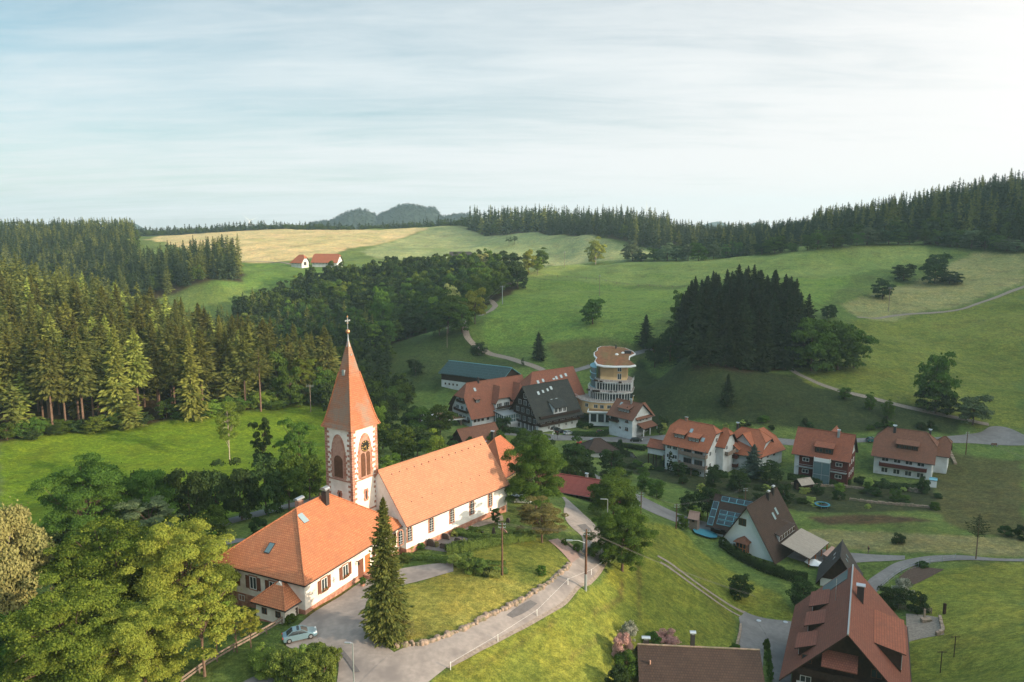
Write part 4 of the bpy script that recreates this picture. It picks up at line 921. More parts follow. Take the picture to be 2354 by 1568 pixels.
for P in ([(-1.6,-2.1,2.1),(1.6,-2.1,2.1),(0,-.4,3.1)],[(1.6,-2.1,2.1),(1.6,0,2.1),(0,0,3.1),(0,-.4,3.1)],[(-1.6,0,2.1),(-1.6,-2.1,2.1),(0,-.4,3.1),(0,0,3.1)]): mb.prism(P,(0,0,-.12),0)
ch.part(mb,'oriel_roof',M['rowbrown'],o,Matrix())
# dormer strip on the right slope
ch.dormer(4.8,13.2,.9,1.5,.2,rm=M['brownroof'],wins=6,wm=M['sandwall'] if 'sandwall' in M else M['plaster'],style='d',oh=.15)
ch.sky('F',7.8,3.6,.7,1.4); ch.sky('F',9.8,3.9,.7,1.4); ch.chim(9.0,5.6,1.4,.6,.6,'hat'); ch.chim(12.0,5.8,1.4,.6,.6,'hat')
mb=MB(); mb.prism([(2.5,-6.6,-69.0),(13.6,-6.6,-69.0),(13.6,-.4,-67.4),(2.5,-.4,-67.4)],(0,0,-.15),0,1,1)
o=ch.part(mb,'carport_roof',[M['palesheet'],M['wood']])
mb=MB()
for u in(2.8,6.4,10,13.3): mb.box(u-.1,u+.1,-6.4,-6.2,-72,-69.1)
ch.part(mb,'post',M['orangewood'],o,Matrix())
mb=MB(); mb.prism([(8.0,-10.2,-70.6),(13.6,-10.2,-70.6),(13.6,-7.2,-69.6),(8.0,-7.2,-69.6)],(0,0,-.12),0,1,1)
o=ch.part(mb,'lean_to_roof',[M['pinksheet'],M['wood']]); mb=MB()
for u in(8.2,13.3):
    for v,z in((-10,-70.8),(-7.4,-69.8)): mb.box(u-.08,u+.08,v-.08,v+.08,-72.5,z)
ch.part(mb,'post',M['greywood'],o,Matrix())
mb=MB()
for i in range(5):
    a0=2*math.pi*i/6
    mb.prism([(4.3,-6.9,-69.6),(4.3+2.0*math.cos(a0),-6.9+2.0*math.sin(a0),-70.3),(4.3+2.0*math.cos(a0+1.05),-6.9+2.0*math.sin(a0+1.05),-70.3)],(0,0,-.05))
mb.tube([(4.3,-6.9,-72),(4.3,-6.9,-69.6)],.05,6)
ps=tag(link('parasol',mb.mesh('parasol',M['frame']),None,ch.fr.copy()),'pale blue white parasol open between the chalet carport and the dark hedge','parasol')
# left wing of the chalet with solar panels
lx,ly=(lambda p:(p.x,p.y))(pz(*c5(650,430),-70.4))
lw=Bld('','','',lx,ly,-33,9.6,9,-71,-66.8,-62.2,root=ch); lw.walls(M['plaster'],upper=M['wood'],zu=-69.6); lw.makeroof(M['brownroof'],oh=1.1,og=.8,name='wing_roof')
for u in(1.6,4,7): lw.win('F',u,-68.0,1.5,1.2,out=.06)
for u in(3.4,5.4): lw.win('F',u,-70.2,1,1.2,'d')
k=lw.k; al=math.atan(k); mp=MB(); mf=MB()
def pan(u,v,w_,h):
    q=lambda a,b,o_:(u+a,v+b*math.cos(al),lw.ez+k*v+b*math.sin(al)+o_)
    mf.prism([q(0,0,.22),q(w_,0,.22),q(w_,h,.22),q(0,h,.22)],(0,0,-.14)); t=.07
    mp.prism([q(t,t,.24),q(w_-t,t,.24),q(w_-t,h-t,.24),q(t,h-t,.24)],(0,0,-.03))
for i in range(5): pan(1.0+i*1.72,3.45,1.7,1.15)
for r_ in range(3):
    for i in range(4): pan(1.4+i*1.72,-.5+r_*1.2*math.cos(al)*1.02,1.7,1.0)
for r_ in range(3): pan(-.62,-.9+r_*1.95*math.cos(al),1.3,1.9)
o=lw.part(mf,'solar_panel_frame',M['panelframe'],lw.roof,Matrix()); 
lw.part(mp,'solar_cell',M['panel'],lw.roof,Matrix())
# ------------------------------------------------ big farmhouse lower right
fx,fy=(lambda p:(p.x,p.y))(pz(*c6(860,1568),-66.2))
fb=Bld('farmhouse','big timber farmhouse with wide red tiled roof and white ridge in the lower right','house',*off(52.5,97.4,65.2,.6,0),65.2,20.2,13.8,-70.5,-63.0,-55.8)
fb.walls(M['wood']); fb.makeroof(M['farmroof'],oh=1.6,og=1.9,th=.28,capmat=M['ridgewhite'] if 'ridgewhite' in M else M['metal'])
fb.dormer(4.6,9.2,-.2,3.1,.2,rm=M['redroof'],wins=3,oh=.5); fb.dormer(9.8,14.6,-.2,3.1,.2,rm=M['redroof'],wins=3,oh=.5)
for u0_,u1_,vf_ in ((1.6,5.6,1.2),(7.2,11.2,2.0),(13.4,18.2,2.2)): fb.dormer(20.2-u1_,20.2-u0_,vf_-.6,1.5,.38,rm=M['farmroof'],wins=2,f='B',oh=.6)
fb.chim(12.6,5.6,2.3,.85,1.0,'slab',M['darkmetal'])
fb.balcony('L',1,13,-63.4,1.2,1.0,M['wood'],M['wood']); fb.balcony('L',1,13,-66.6,1.2,1.0,M['wood'],M['wood'])
for v in(3,7.6,12): fb.win('L',v,-61.6,1.4,1.3,'d'); fb.win('L',v,-64.9,1.5,1.3,'w'); fb.win('L',v,-68.4,1.6,1.4,'w')
mb=MB(); mb.prism([(-2.3,5.4,-60.9),(-2.3,10.0,-60.9),(0,10.0,-59.6),(0,5.4,-59.6)][::-1],(0,0,-.15)); fb.part(mb,'canopy',M['farmroof'])
mb=MB(); mb.box(-.14,0,10.8,13.2,-67.8,-65.2); fb.part(mb,'garage_door',M['frame'])
mb=MB(); mb.prism([(17.9,7.6,fb.zr(7.6)+.14),(21.5,7.6,fb.zr(7.6)+.14),(21.5,11.2,fb.zr(11.2)+.14),(17.9,11.2,fb.zr(11.2)+.14)],(0,0,-.1)); fb.part(mb,'glass_roof_strip',M['blueglass'],fb.roof,Matrix())
mb=MB(); mb.tube([(11.5,9,-57.5),(11.5,9,-54.0)],.035,5)
for z,q in((-54.3,.7),(-54.8,.5),(-55.3,.9)): mb.tube([(11.5-q,9,z),(11.5+q,9,z)],.02,4)
fb.part(mb,'antenna',M['metal'],fb.roof,Matrix())
# dark roof at the bottom edge
dx,dy=(lambda p:(p.x,p.y))(pz(*c5(105,1275),-58.5)); 
b2=Bld('house','house with long dark brown tiled roof cut by the bottom edge, two tin chimney hoods','house',*off(dx,dy,-5.1,0,-6.2),-5.1,15.9,12.4,-67,-63.0,-58.5); b2.walls(M['plaster']); b2.makeroof(M['brownroof'],oh=.8,og=.4,capmat=M['stone'])
b2.chim(7.2,6.5,1.9,.55,.6,'hat'); b2.chim(.8,6.5,.8,.8,.6,'hat')
mb=MB(); mb.lathe([(.13,b2.zr(4)+.0),(.13,b2.zr(4)+.5),(.05,b2.zr(4)+.6),(0,b2.zr(4)+.62)],8,(1.2,4)); b2.part(mb,'roof_vent',M['sandlight'],b2.roof,Matrix())
b2.win('F',4,-64.6,1.2,1.2); b2.win('F',11,-64.6,1.2,1.2)
# small garage with dark roof
gx,gy=off(62.2,142.0,65,0,-0); gg=Bld('garage','small garage with steep dark grey roof between chalet and big farmhouse','garage',66.3,141.4,65,7.4,6.6,-71,-69.0,-64.0); gg.walls(M['plaster'],upper=M['wood'],zu=-69.1); gg.makeroof(M['darkslate'],oh=.8,og=.8)
gg.sky('F',4.2,2.2,.4,.6); gg.sky('F',2.2,2.2,.4,.6); gg.sky('B',4.2,2.2,.4,.6); gg.sky('B',2.2,2.2,.4,.6)
# red corrugated shed behind the linden
s0=pz(*c4(812,178),-58.2)
sh=Bld('open_shed','long open shed with red corrugated roof beyond the big linden','shed',*off(s0.x,s0.y,-27,-7,0),-27,19.5,8,-60.5,-58.0,-55.9); 
mb=MB()
for u in(0.2,3.4,6.6,9.8,13,16.2,19.3):
    for v in(.2,7.8): mb.box(u-.12,u+.12,v-.12,v+.12,-62,-58.0)
sh.part(mb,'post',M['wood']); sh.makeroof(M['corrug'],oh=.7,og=.6,th=.1)
mb=MB(); mb.box(.2,19.3,7.7,7.9,-62,-58.1); mb.box(.1,.3,.2,7.8,-62,-58); sh.part(mb,'back_wall',M['wood'])
sh.chim(10.,5.2,.9,.5,.5,'hat',M['steel'])
# brown roof behind the nave
br=Bld('barn','barn with brown tiled gable roof behind the nave ridge','barn',-12.7,224.3,37,12.4,10.6,-71.5,-67.4,-62.2); br.walls(M['wood']); br.makeroof(M['rowbrown'],oh=.9,og=.9)
# steep red hipped house
h2=Bld('house','small house with steep orange red hipped roof and two dark chimneys beyond the nave gable','house',-2.2,176.8,62,12.5,9.6,-62,-58.6,-52.2); h2.walls(M['cream'],1,1); h2.makeroof(M['brightred'],1,1,oh=.9,og=.9,capmat=M['orange'])
h2.chim(5.2,5.6,2.6,.7,.7,'slab'); h2.chim(4.4,7.4,2.4,.7,.7,'slab')
for v in(2,5,8): h2.win('L',v,-60,1,1.3)
for u in(2,5,8,11): h2.win('F',u,-60,1,1.3)
# ------------------------------------------------ the hotel
HG=-77.2
bkx,bky=8.9,277.0
bk=Bld('timber_hotel_house','black roofed half timbered hotel building with white panels and flower balconies','hotel',9.6,276.6,38,20.2,15.2,HG,-70.6,-60.6)
bk.L=19.4; bk.walls(M['plaster'],upper=M['wood'],zu=-74.3); bk.makeroof(M['blackroof'],oh=1.5,og=1.6)
bk.sky('F',4.4,5.4,.9,1.2);bk.sky('F',6.8,5.6,.7,1.);bk.sky('F',9.2,5.8,.7,1.);bk.sky('F',11.2,6.1,.9,1.2)
bk.dormer(7.2,13.6,-.15,2.7,.55,rm=M['blackroof'],wins=3,wm=M['plaster'],oh=.9)
for u in(9.1,11.5): bk.sky('F',u,3.1,.8,1.0)
for z in(-71.4,-74.3): bk.balcony('F',.1,19.3,z,1.2,.8,M['wood'],M['wood'])
for z in(-72.9,):
    for u in(2,5.2,8.4,11.6,14.8,17.8): bk.win('F',u,z+.1,2.0,1.7,'w',out=.06)
for z,vs in((-72.9,(2,5,8,11,13.6)),(-69.9,(3,6,9,12)),(-67.0,(4.6,7.6,10.6)),(-64.4,(7.6,))):
    for v in vs: bk.win('L',v,z,1.7,1.8,'w',out=.06)
    if len(vs)>1: bk.balcony('L',vs[0]-1.2,vs[-1]+1.2,z-1.3,1.1,.8,M['wood'],M['wood'])
for u in(5,7.5,10,13.5,16.5): bk.win('F',u,-75.6,1,1.2)
for v in(2.2,4.4,6.6,9,11.5): bk.win('L',v,-75.8,1.7,2.2)
# red-roofed building
rbg=Bld('hotel','large red roofed hotel with cross gables, skylights and a winter garden','hotel',10.0,288.0,35,22.5,17.5,HG,-69.5,-58.2); rbg.walls(M['plaster'],.55,.0); rbg.makeroof(M['brightred2'] if 'brightred2' in M else M['hotelroof'],.55,0,oh=1.4,og=1.4)
for u,v in((4.2,6.0),(6.8,6.2),(13.5,6.4),(16,6.6),(18.5,6.8),(12,6.0),(17.6,3.4)): rbg.sky('F',u,v,.9,1.2)
rbg.dormer(7.5,12.2,4.0,2.0,.3,rm=M['hotelroof'],wins=3); rbg.dormer(4.5,16.0,.6,2.4,.5,rm=M['hotelroof'],wins=7,wm=M['plaster'])
for z in(-64.5,-67.6,-70.8,-74):
    for v in(4,8.5,13): 
        if z<-64 or v==8.5: rbg.win('L',v,z,2.2,1.5)
    rbg.balcony('L',2 if z<-65 else 5,15.5 if z<-65 else 12.5,z-1.1,1.2,.9,M['midwood'],M['midwood'])
# left wing
lh=Bld('','','',-14.6,280.5,37,27,13.5,HG,-70.2,-60.4,root=rbg); lh.walls(M['plaster'],.5,0); lh.makeroof(M['hotelroof'],.5,0,oh=1.5,og=1.4,name='wing_roof')
lh.sky('F',4.6,5.0,.8,1.2); lh.chim(7.2,6.6,1.8,.7,.7,None); 
lh.dormer(2.8,4.8,2.0,1.5,.3,rm=M['hotelroof'],wins=1)
for uc in(13.5,23): 
    o,zf,zt=lh.gdormer(uc,6.6,-.6,6.4,5.0,rm=M['hotelroof'],hip=.8,wm=M['plaster'],zb=-73.6)
    for z in(-68.9,-72.0):
        for q in(-1.7,1.7): lh.win('F',uc+q,z,2.4,1.6,out=.6)
        mb=MB(); mb.box(uc-3.5,uc+3.5,-1.9,-.5,z-1.15,z-1.0); mb.box(uc-3.5,uc+3.5,-1.95,-1.85,z-1.1,z-.2); lh.part(mb,'balcony',M['wood'])
for z,vs in((-66.2,(5.5,8)),(-69.6,(3.4,6.6,9.8)),(-73,(2.6,5.2,7.8,10.4))):
    for v in vs: lh.win('L',v,z,1.9,1.5)
    lh.balcony('L',vs[0]-1,vs[-1]+1.2,z-1.1,1.1,.8,M['wood'],M['wood'])
for u in(1.2,2.8,4.6,7): lh.win('F',u,-73.2,1.1,1.5,'d'); lh.win('F',u,-75.8,.8,.9)
# winter garden in front
wg=Bld('winter_garden','glazed winter garden and terrace in front of the hotel','conservatory',*off(-14.6,280.5,37,9.2,-6.8),37,9.5,6.8,-77,-71.5,-69.8)
mb=MB(); mb.box(0,17.5,0,6.7,-75.0,-74.8); mb.box(.0,17.5,-.1,0,-75.2,-74.2); mb.box(2,15,1,6.7,-77.5,-75.05); wg.part(mb,'terrace',M['plaster'])
mb=MB(); mb.box(.3,9.2,.3,6.6,-74.8,-71.6); wg.part(mb,'glazing',M['blueglass'])
mb=MB()
for i in range(9): u=.3+i*1.1125; mb.box(u-.05,u+.05,.2,.3,-74.8,-71.5)
for i in range(6): v=.3+i*1.26; mb.box(.2,.3,v-.05,v+.05,-74.8,-71.5)
for z in(-74.8,-73.2,-71.6): mb.box(.15,9.3,.18,.3,z,z+.1)
mb.prism([(0,0,-71.4),(9.5,0,-71.4),(9.5,6.8,-70.6),(0,6.8,-70.6)],(0,0,-.12),1)
wg.part(mb,'frame',[M['frame'],M['steel']])
mb=MB()
for i in range(10): u=9.6+i*.87; mb.box(u-.03,u+.03,.0,.06,-74.8,-73.8); 
mb.box(9.5,17.5,.0,.06,-73.85,-73.78)
for i in range(5): u=9.8+i*1.9; mb.box(u-.06,u+.06,.2,.32,-74.8,-71.6)
for v in(.3,3.4,6.5): mb.box(9.6,17.5,v-.05,v+.05,-71.7,-71.55)
wg.part(mb,'pergola',M['frame'])
# terrace restaurant at the left end
tr=Bld('terrace_restaurant','low terrace building with brown sedum roof, white awning and stone pillars','restaurant',-27.5,281.0,34,15,10,HG,-73.3,-72.5)
mb=MB(); mb.prism([(-2,-1,-73.0),(14,-4,-73.0),(18,-1,-73.0),(17,9,-73.0),(2,11,-73.0)],(0,0,-.5),0,1,1); tr.part(mb,'sedum_roof',[M['grass roof'],M['frame']])
mb=MB(); mb.box(1,14,0,9,-79,-76.2); mb.prism([(-2,-.6,-76.1),(14,-3.6,-76.1),(17.5,-.8,-76.1),(16.5,8.6,-76.1),(2,10.6,-76.1)],(0,0,-.35)); tr.part(mb,'floor_slab',M['frame'])
mb=MB(); mb.box(2,15,1.5,9,-76.1,-73.5); tr.part(mb,'glazing',M['glass'])
mb=MB()
for u,v in((-1.4,-.3),(3.5,-1.6),(8.5,-2.6),(13.4,-3.2),(-.8,5),(.8,10)): mb.box(u-.3,u+.3,v-.3,v+.3,-78.6,-73.5)
tr.part(mb,'pillar',M['stone'])
mb=MB(); mb.box(-7,-1,-.5,8,-76.4,-76.1); mb.box(-7.1,-7,-.5,8,-76.1,-75.1); mb.box(-7,-1,-.6,-.5,-76.1,-75.1)
for u,v in((-6.8,-.3),(-6.8,7.6),(-4,7.6)): mb.box(u-.2,u+.2,v-.2,v+.2,-78.5,-73.2)
tr.part(mb,'terrace',M['frame'])
mb=MB()
for i in range(3): mb.prism([(-6+i*2.6,1,-73.0),(-3.6+i*2.6,1,-73.0),(-3.6+i*2.6,7.5,-71.9),(-6+i*2.6,7.5,-71.9)],(0,0,-.08))
tr.part(mb,'awning',M['white'])
lr=Bld('','','',-17.5,287.5,34,7.5,10.5,HG,-69.8,-64.2,root=rbg); lr.walls(M['plaster'],.5,0); lr.makeroof(M['hotelroof'],.5,0,oh=.9,og=1.0,name='wing_roof')
# solar barn
ba=Bld('barn','long white barn with dark green panelled roof and timber gable on the meadow','barn',-31.3,340.5,-31.5,31.5,14,-73.4,-66.4,-62.6)
ba.walls(M['plaster'],upper=M['wood'],zu=-70.0); ba.makeroof(M['greenroof'],oh=1.0,og=1.0,capmat=M['panelframe'],edge=M['panelframe'])
for i in range(4): ba.win('F',2.2+i*2.1,-71.6,.8,.9,'d')
for i in range(2): ba.win('F',14.2+i*2.1,-71.6,.8,.9,'d')
ba.win('R',4,-68.6,1.1,1.3);ba.win('R',9,-68.6,1.1,1.3)
# round hotel tower
def ring(c,rx,ry,n=28,a0=0,a1=360): return [(c[0]+rx*math.cos(R(a0+(a1-a0)*i/n)),c[1]+ry*math.sin(R(a0+(a1-a0)*i/n))) for i in range(n+1)]
tq=Bld('round_hotel_wing','cream hotel tower with curved glazed terraces and a red sedum roof','hotel',34.6,300.0,-10,9.9,11,-71.5,-55.5,-52)
def slab(mb,P,z1,z0,m=0,ms=None,tilt=0): mb.prism([(x,y,z1+tilt*y) for x,y in P],(0,0,z0-z1),m,ms)
tl=.33; M['terrace']=mnoisy('terrace floor',(.30,.25,.225),(.24,.2,.18),1.5,.9)
cP=[(0,0),(5.0,-.8),(10,-.2),(10.4,5),(9.6,11),(1,12),(-1.0,9),(-1.4,4)]
mb=MB(); slab(mb,cP,-56.2,-76); mb.prism([(x,y,-55.75+tl*y) for x,y in cP],(0,0,-4.6),0); tq.part(mb,'wall',M['cream'])
rP=[(-2.0,4.2),(-2.6,1.6),(-1.6,-.9),(1,-1.9),(5.2,-2.1),(11.6,-1.5),(13.6,-.6),(10.9,3.2),(11,6.2),(13.2,8.6),(12,10.5),(9,13.0),(3,14.3),(-1,13.8),(-2.4,12.2),(-2.2,10.4),(-3.4,8.6),(-3.2,6.2)]
mb=MB(); slab(mb,rP,-55.35,-55.85,1,1,tl); slab(mb,[(4.6+(x-4.6)*.955,6+(y-6)*.955) for x,y in rP],-55.2,-55.4,0,1,tl); tr_=tq.part(mb,'sedum_roof',[M['grass roof'],M['frame']])
mb=MB(); zt_=lambda y:-55.3+tl*y
mb.tube([(5.2,12,zt_(12)),(5.2,12,zt_(12)+1.6)],.28,8,0); tq.part(mb,'chimney',M['darkmetal'],tr_,Matrix())
mb=MB(); mb.box(8.8,11.4,8,9.6,zt_(8),zt_(9.6)+.7,0); tq.part(mb,'roof_unit',M['darkmetal'],tr_,Matrix())
for x,y in((5.8,7.2),(8.2,8.6)):
    mb=MB(); mb.lathe([(.75,zt_(y)-.1),(.66,zt_(y)+.3),(.3,zt_(y)+.5),(0,zt_(y)+.54)],12,(x,y)); tq.part(mb,'roof_light',M['white'],tr_,Matrix())
for u,z in((7.3,-57.4),(7.3,-60.2)): tq.win('F',u,z,1.5,1.6 if z>-59 else 2.3,'w',out=.62)
for v,z in((6,-57.2),): tq.win('R',v,z,1.4,1.6,'w',out=.5)
ST=((-64.9,-61.9,[(-2.0,5),(-2.2,1),(-1.2,-2.4),(2,-4.4),(7,-5.0),(11.8,-4.2),(12.6,4),(10,9)]),
(-68.2,-65.2,[(-4.2,6),(-4.6,1),(-3.6,-3.6),(-.6,-6.8),(4,-8.0),(9.6,-7.2),(12.4,-5),(12.8,4)]),
(-73.5,-68.5,[(-9.5,3),(-9.2,-1.5),(-6.6,-6.8),(-2.6,-9.4),(2.6,-10.2),(7.2,-9.0),(10,-7.2),(12.8,4)]))
for i,(zf,zt,P) in enumerate(ST):
    mb=MB(); slab(mb,P,zt-.02,zf); tq.part(mb,'storey',M['glass'] if i<2 else M['cream'])
    P2=[(4+(x-4)*1.04,1+(y-1)*1.07) for x,y in P]
    mb=MB(); slab(mb,P2,zt+.25,zt-.02,0,1); tq.part(mb,'terrace_slab',[M['terrace'],M['frame']])
    mb=MB()
    for j in range(len(P)-2):
        (x0,y0),(x1,y1)=P[j],P[j+1]; n=max(2,int(math.hypot(x1-x0,y1-y0)/.95))
        for q in range(n):
            t=q/n; x,y=x0+(x1-x0)*t,y0+(y1-y0)*t; dx2,dy2=x-4,y-1; l_=math.hypot(dx2,dy2); x+=dx2/l_*.06; y+=dy2/l_*.06
            if i<2: mb.box(x-.09,x+.09,y-.09,y+.09,zf,zt)
    if i<2:
        for j in range(len(P)-2): mb.tube([(P[j][0],P[j][1]-.08,zt-.35),(P[j+1][0],P[j+1][1]-.08,zt-.35)],.1,4)
        tq.part(mb,'window_post',M['frame'])
    mb=MB()
    for j in range(len(P)-2):
        (x0,y0),(x1,y1)=P2[j],P2[j+1]; dz=zt+.25; d_=Vector((x1-x0,y1-y0,0)); n=max(2,int(d_.length/1.6))
        for hz in(.5,.95): mb.tube([(x0,y0,dz+hz),(x1,y1,dz+hz)],.03,4)
        for q in range(n): t=q/n; x,y=x0+(x1-x0)*t,y0+(y1-y0)*t; mb.box(x-.03,x+.03,y-.03,y+.03,dz,dz+.95)
    tq.part(mb,'railing',M['frame'])
P=ST[2][2]
for j,ts in ((2,(.5,)),(3,(.3,.75)),(4,(.3,.8)),(5,(.5,))):
    for t in ts:
        (x0,y0),(x1,y1)=P[j],P[j+1]; a=math.atan2(y1-y0,x1-x0); Tm=tq.M@T_(x0+(x1-x0)*t,y0+(y1-y0)*t,-70.2)@RZ(a)
        o=link('window',wmesh(1.5,1.4,'w',0),tq.root,Tm); link('pane',wmesh(1.5,1.4,'w',1),o)
rg=random.Random(4)
for i in range(14):
    zt,P,y_=rg.choice(((-61.65,ST[1][2],0),(-64.95,ST[2][2],0),(-64.95,ST[2][2],0))); j=rg.randrange(2,5); t=rg.random()
    x=P[j][0]*(1-t)+P[j+1][0]*t; y=P[j][1]*(1-t)+P[j+1][1]*t; x=4+(x-4)*.84; y=1+(y-1)*.84
    mb=MB(); mb.box(x-.6,x+.6,y-.3,y+.3,zt,zt+.6); tq.part(mb,'planter',M['wood'])
mb=MB(); P=ring((-1.2,6),3.2,6.4,14,95,262); slab(mb,P,-57.0,-73); tq.part(mb,'glass_stair',M['blueglass'])
mb=MB()
for z in(-71,-68,-65,-62,-59.5,-57.2):
    slab(mb,ring((-1.2,6),3.4,6.6,14,95,262),z+.25,z)
tq.part(mb,'stair_band',M['panelframe'])
mb=MB(); slab(mb,[(-4,-13.5),(8,-13.2),(9.6,-8),(-4,-8.4)],-71.4,-71.8,1,1); slab(mb,[(-3.6,-13.1),(7.7,-12.8),(9.2,-8.3),(-3.6,-8.6)],-71.3,-71.5,0,1)
o=tq.part(mb,'annex_roof',[M['grass roof'],M['frame']])
mb=MB(); slab(mb,[(-3.3,-12.8),(7.4,-12.5),(9,-8),(-3.3,-8)],-71.8,-77); tq.part(mb,'annex_wall',M['frame'])
for u in(-1.6,1.2,4,6.4):
    mb=MB(); mb.box(u-1.05,u+1.05,-12.95,-12.7,-75.4,-72.4); tq.part(mb,'annex_window',M['glass'])
# ------------------------------------------------ far farm
def farb(lab,x,y,zr_,deg,L,W,h,rise,m=None,hl=.4,hr=.4,name='farmhouse',wins=True,D_=None):
    g=pY(x,y,D_); zg=g.z; b=Bld(name,lab,'farmhouse' if name=='farmhouse' else 'barn',g.x,g.y,deg,L,W,zg,zg+h,zg+h+rise); b.walls(M['plaster'] if wins else M['plaster'],hl,hr); b.makeroof(m or M['brightred'],hl,hr,oh=1,og=1)
    if wins:
        for i in range(int(L/3)): b.win('F',1.5+i*3,zg+h*.62,1.1,1.2); b.win('L',1.5+i*1.6 if i<4 else 3,zg+h*.4,1,1.1)
    return b
f1=farb('white farmhouse with long orange red roof on the far pale meadow',718,612,0,-14,23,11,4.2,6.2,hl=.2,hr=.3,D_=676)
f2=farb('smaller barn with orange hipped roof and grey door left of the far farmhouse',670,610,0,-22,10.5,9.5,3.2,5.6,hl=1,hr=.5,name='barn',D_=664); f2.door('R',4.7,f2.zg,3.6,2.8,M['darkmetal'])
f3=farb('dark grey roofed farm building half hidden by the wooded crest',1034,600,0,-6,20,9,3,5,m=M['darkslate'],hl=0,hr=.6,name='barn',D_=700)
# ------------------------------------------------ vegetation
def quads(C,Tn,Bn,sl_,sw):
    """leaf quads: centre C, long axis T, cross axis B"""
    a=C-Tn*sl_[:,None]*.5; b=C+Bn*sw[:,None]*.5-Tn*sl_[:,None]*.05; c=C+Tn*sl_[:,None]*.5; d=C-Bn*sw[:,None]*.5-Tn*sl_[:,None]*.05
    return np.stack([a,b,c,d],1).reshape(-1,3)
def unit(v): return v/(np.linalg.norm(v,axis=-1,keepdims=True)+1e-9)
def crown_mesh(name,V):
    me=bpy.data.meshes.new(name); fastmesh(me,V,np.arange(len(V)).reshape(-1,4),4); me.materials.append(LM['green']); return me
def dec_arrays(seed,h=12.,r=5.,base=.22,nc=46,nl=9000,ls=.5,rough=.30,flat=.0,open_=0.,crs=1.):
    g=np.random.RandomState(seed); cz=h*(base+1)/2; hz=h*(1-base)/2
    # clump centres spread over an uneven ellipsoid
    ph=g.uniform(0,2*np.pi,nc); ct=g.uniform(-.8,1,nc); st=np.sqrt(1-ct**2); rad=g.uniform(.5,.9,nc)*(1+rough*g.randn(nc)*.35)
    rad=np.clip(rad,.2,1.02)
    CC_=np.stack([r*rad*st*np.cos(ph),r*rad*st*np.sin(ph),cz+hz*rad*ct],1)
    cr=(g.uniform(.16,.30,nc)*r*(1-open_*.35)*crs)*np.where(crs<1,g.choice([.7,1.,1.55],nc),1)
    k=g.choice(nc,nl,p=cr**2/np.sum(cr**2)); d=unit(g.randn(nl,3)); d[:,2]=np.where(d[:,2]<-.25,-d[:,2]*.6,d[:,2]); rr_=cr[k]*g.uniform(.55,1.08,nl)**.5
    P=CC_[k]+d*rr_[:,None]*np.array([1.2,1.2,.75]); 
    st_=g.uniform(size=nl)<.14; P[st_]+=g.randn(int(st_.sum()),3)*r*.055
    nrm=unit(d*.75+g.randn(nl,3)*.55+np.array([0,0,.35])); t=unit(np.cross(nrm,g.randn(nl,3))); b=np.cross(nrm,t)
    s=ls*g.uniform(.55,1.35,nl); return quads(P,t,b,s,s*.72),CC_,cr
def dec_trunk(seed,CC_,h,r,base,tr=.28,n=14,bark=None):
    g=random.Random(seed); mb=MB(); z1=h*(base+.25)
    lean=(g.uniform(-.3,.3),g.uniform(-.3,.3))
    pts=[(0,0,-.6),(0,0,.3),(lean[0]*.4,lean[1]*.4,z1*.5),(lean[0],lean[1],z1),(lean[0]*1.6,lean[1]*1.6,h*.78)]
    mb.tube(pts,[tr*1.35,tr,tr*.8,tr*.55,tr*.12],7)
    for i in range(n):
        c=CC_[g.randrange(len(CC_))]; z0=g.uniform(h*base*.8,h*.6); f=z0/h
        p0=Vector((lean[0]*f,lean[1]*f,z0)); p1=Vector(c); 
        if p1.z<z0: p1.z=z0+.4
        m_=(p0+p1)/2+Vector((0,0,.35)); mb.tube([p0,m_,p1],[tr*.34,tr*.2,tr*.05],5,cap=False)
    return mb.mesh('trunk',M['bark'])
def spr_arrays(seed,h=24.,R_=3.6,base=.12,nb=260,m=16,ls=.9,droop=.45,ragged=.25,flatw=.34):
    g=np.random.RandomState(seed); u=np.linspace(0,1,nb)**1.0; z=h*(base+(1-base)*u*.985)
    prof=(1-u)**.78*(1-.35*np.exp(-(u/.10)**2)); L=R_*(prof*(1+ragged*g.randn(nb))+.03); L=np.clip(L,.12,None)
    ph=np.arange(nb)*2.39996+g.uniform(-.4,.4,nb)
    # light gaps: a few branches stick out
    k=np.repeat(np.arange(nb),m); t=np.tile(np.linspace(.12,1,m),nb)+g.uniform(-.06,.06,nb*m); t=np.clip(t,.05,1.05)
    dr=droop*(1-u[k]*1.1)
    dx,dy=np.cos(ph[k]),np.sin(ph[k]); Lk=L[k]
    lat=g.randn(len(k))*flatw*Lk*(1.1-t)*.75
    x=dx*Lk*t-dy*lat; y=dy*Lk*t+dx*lat
    zz_=z[k]-dr*Lk*t+ .22*Lk*t**2 - np.abs(g.randn(len(k)))*.22*ls
    P=np.stack([x,y,zz_],1)
    T=unit(np.stack([dx-dy*lat/Lk*1.2,dy+dx*lat/Lk*1.2,-dr+.35*t+g.randn(len(k))*.22-.35],1)); up=np.array([0,0,1.])
    B=unit(np.cross(T,unit(up+g.randn(len(k),3)*.55)))
    s=ls*g.uniform(.6,1.3,len(k))*np.clip(.35+Lk/R_,.35,1.2)
    tip=quads(np.array([[0,0,h*.985]]),np.array([[0,0,1.]]),np.array([[1.,0,0]]),np.array([h*.05]),np.array([.16]))
    return np.concatenate([quads(P,T,B,s,s*.45),tip])
def spr_trunk(h,tr=.22): 
    mb=MB(); mb.tube([(0,0,-1),(0,0,h*.4),(0,0,h*.97)],[tr*1.15,tr*.85,.03],6); return mb.mesh('trunk',M['bark'])
PRO={}
def proto(kind,me_c,me_t,leafm,bark,h,r):
    PRO.setdefault(kind,[]).append((me_c,me_t,h,r))
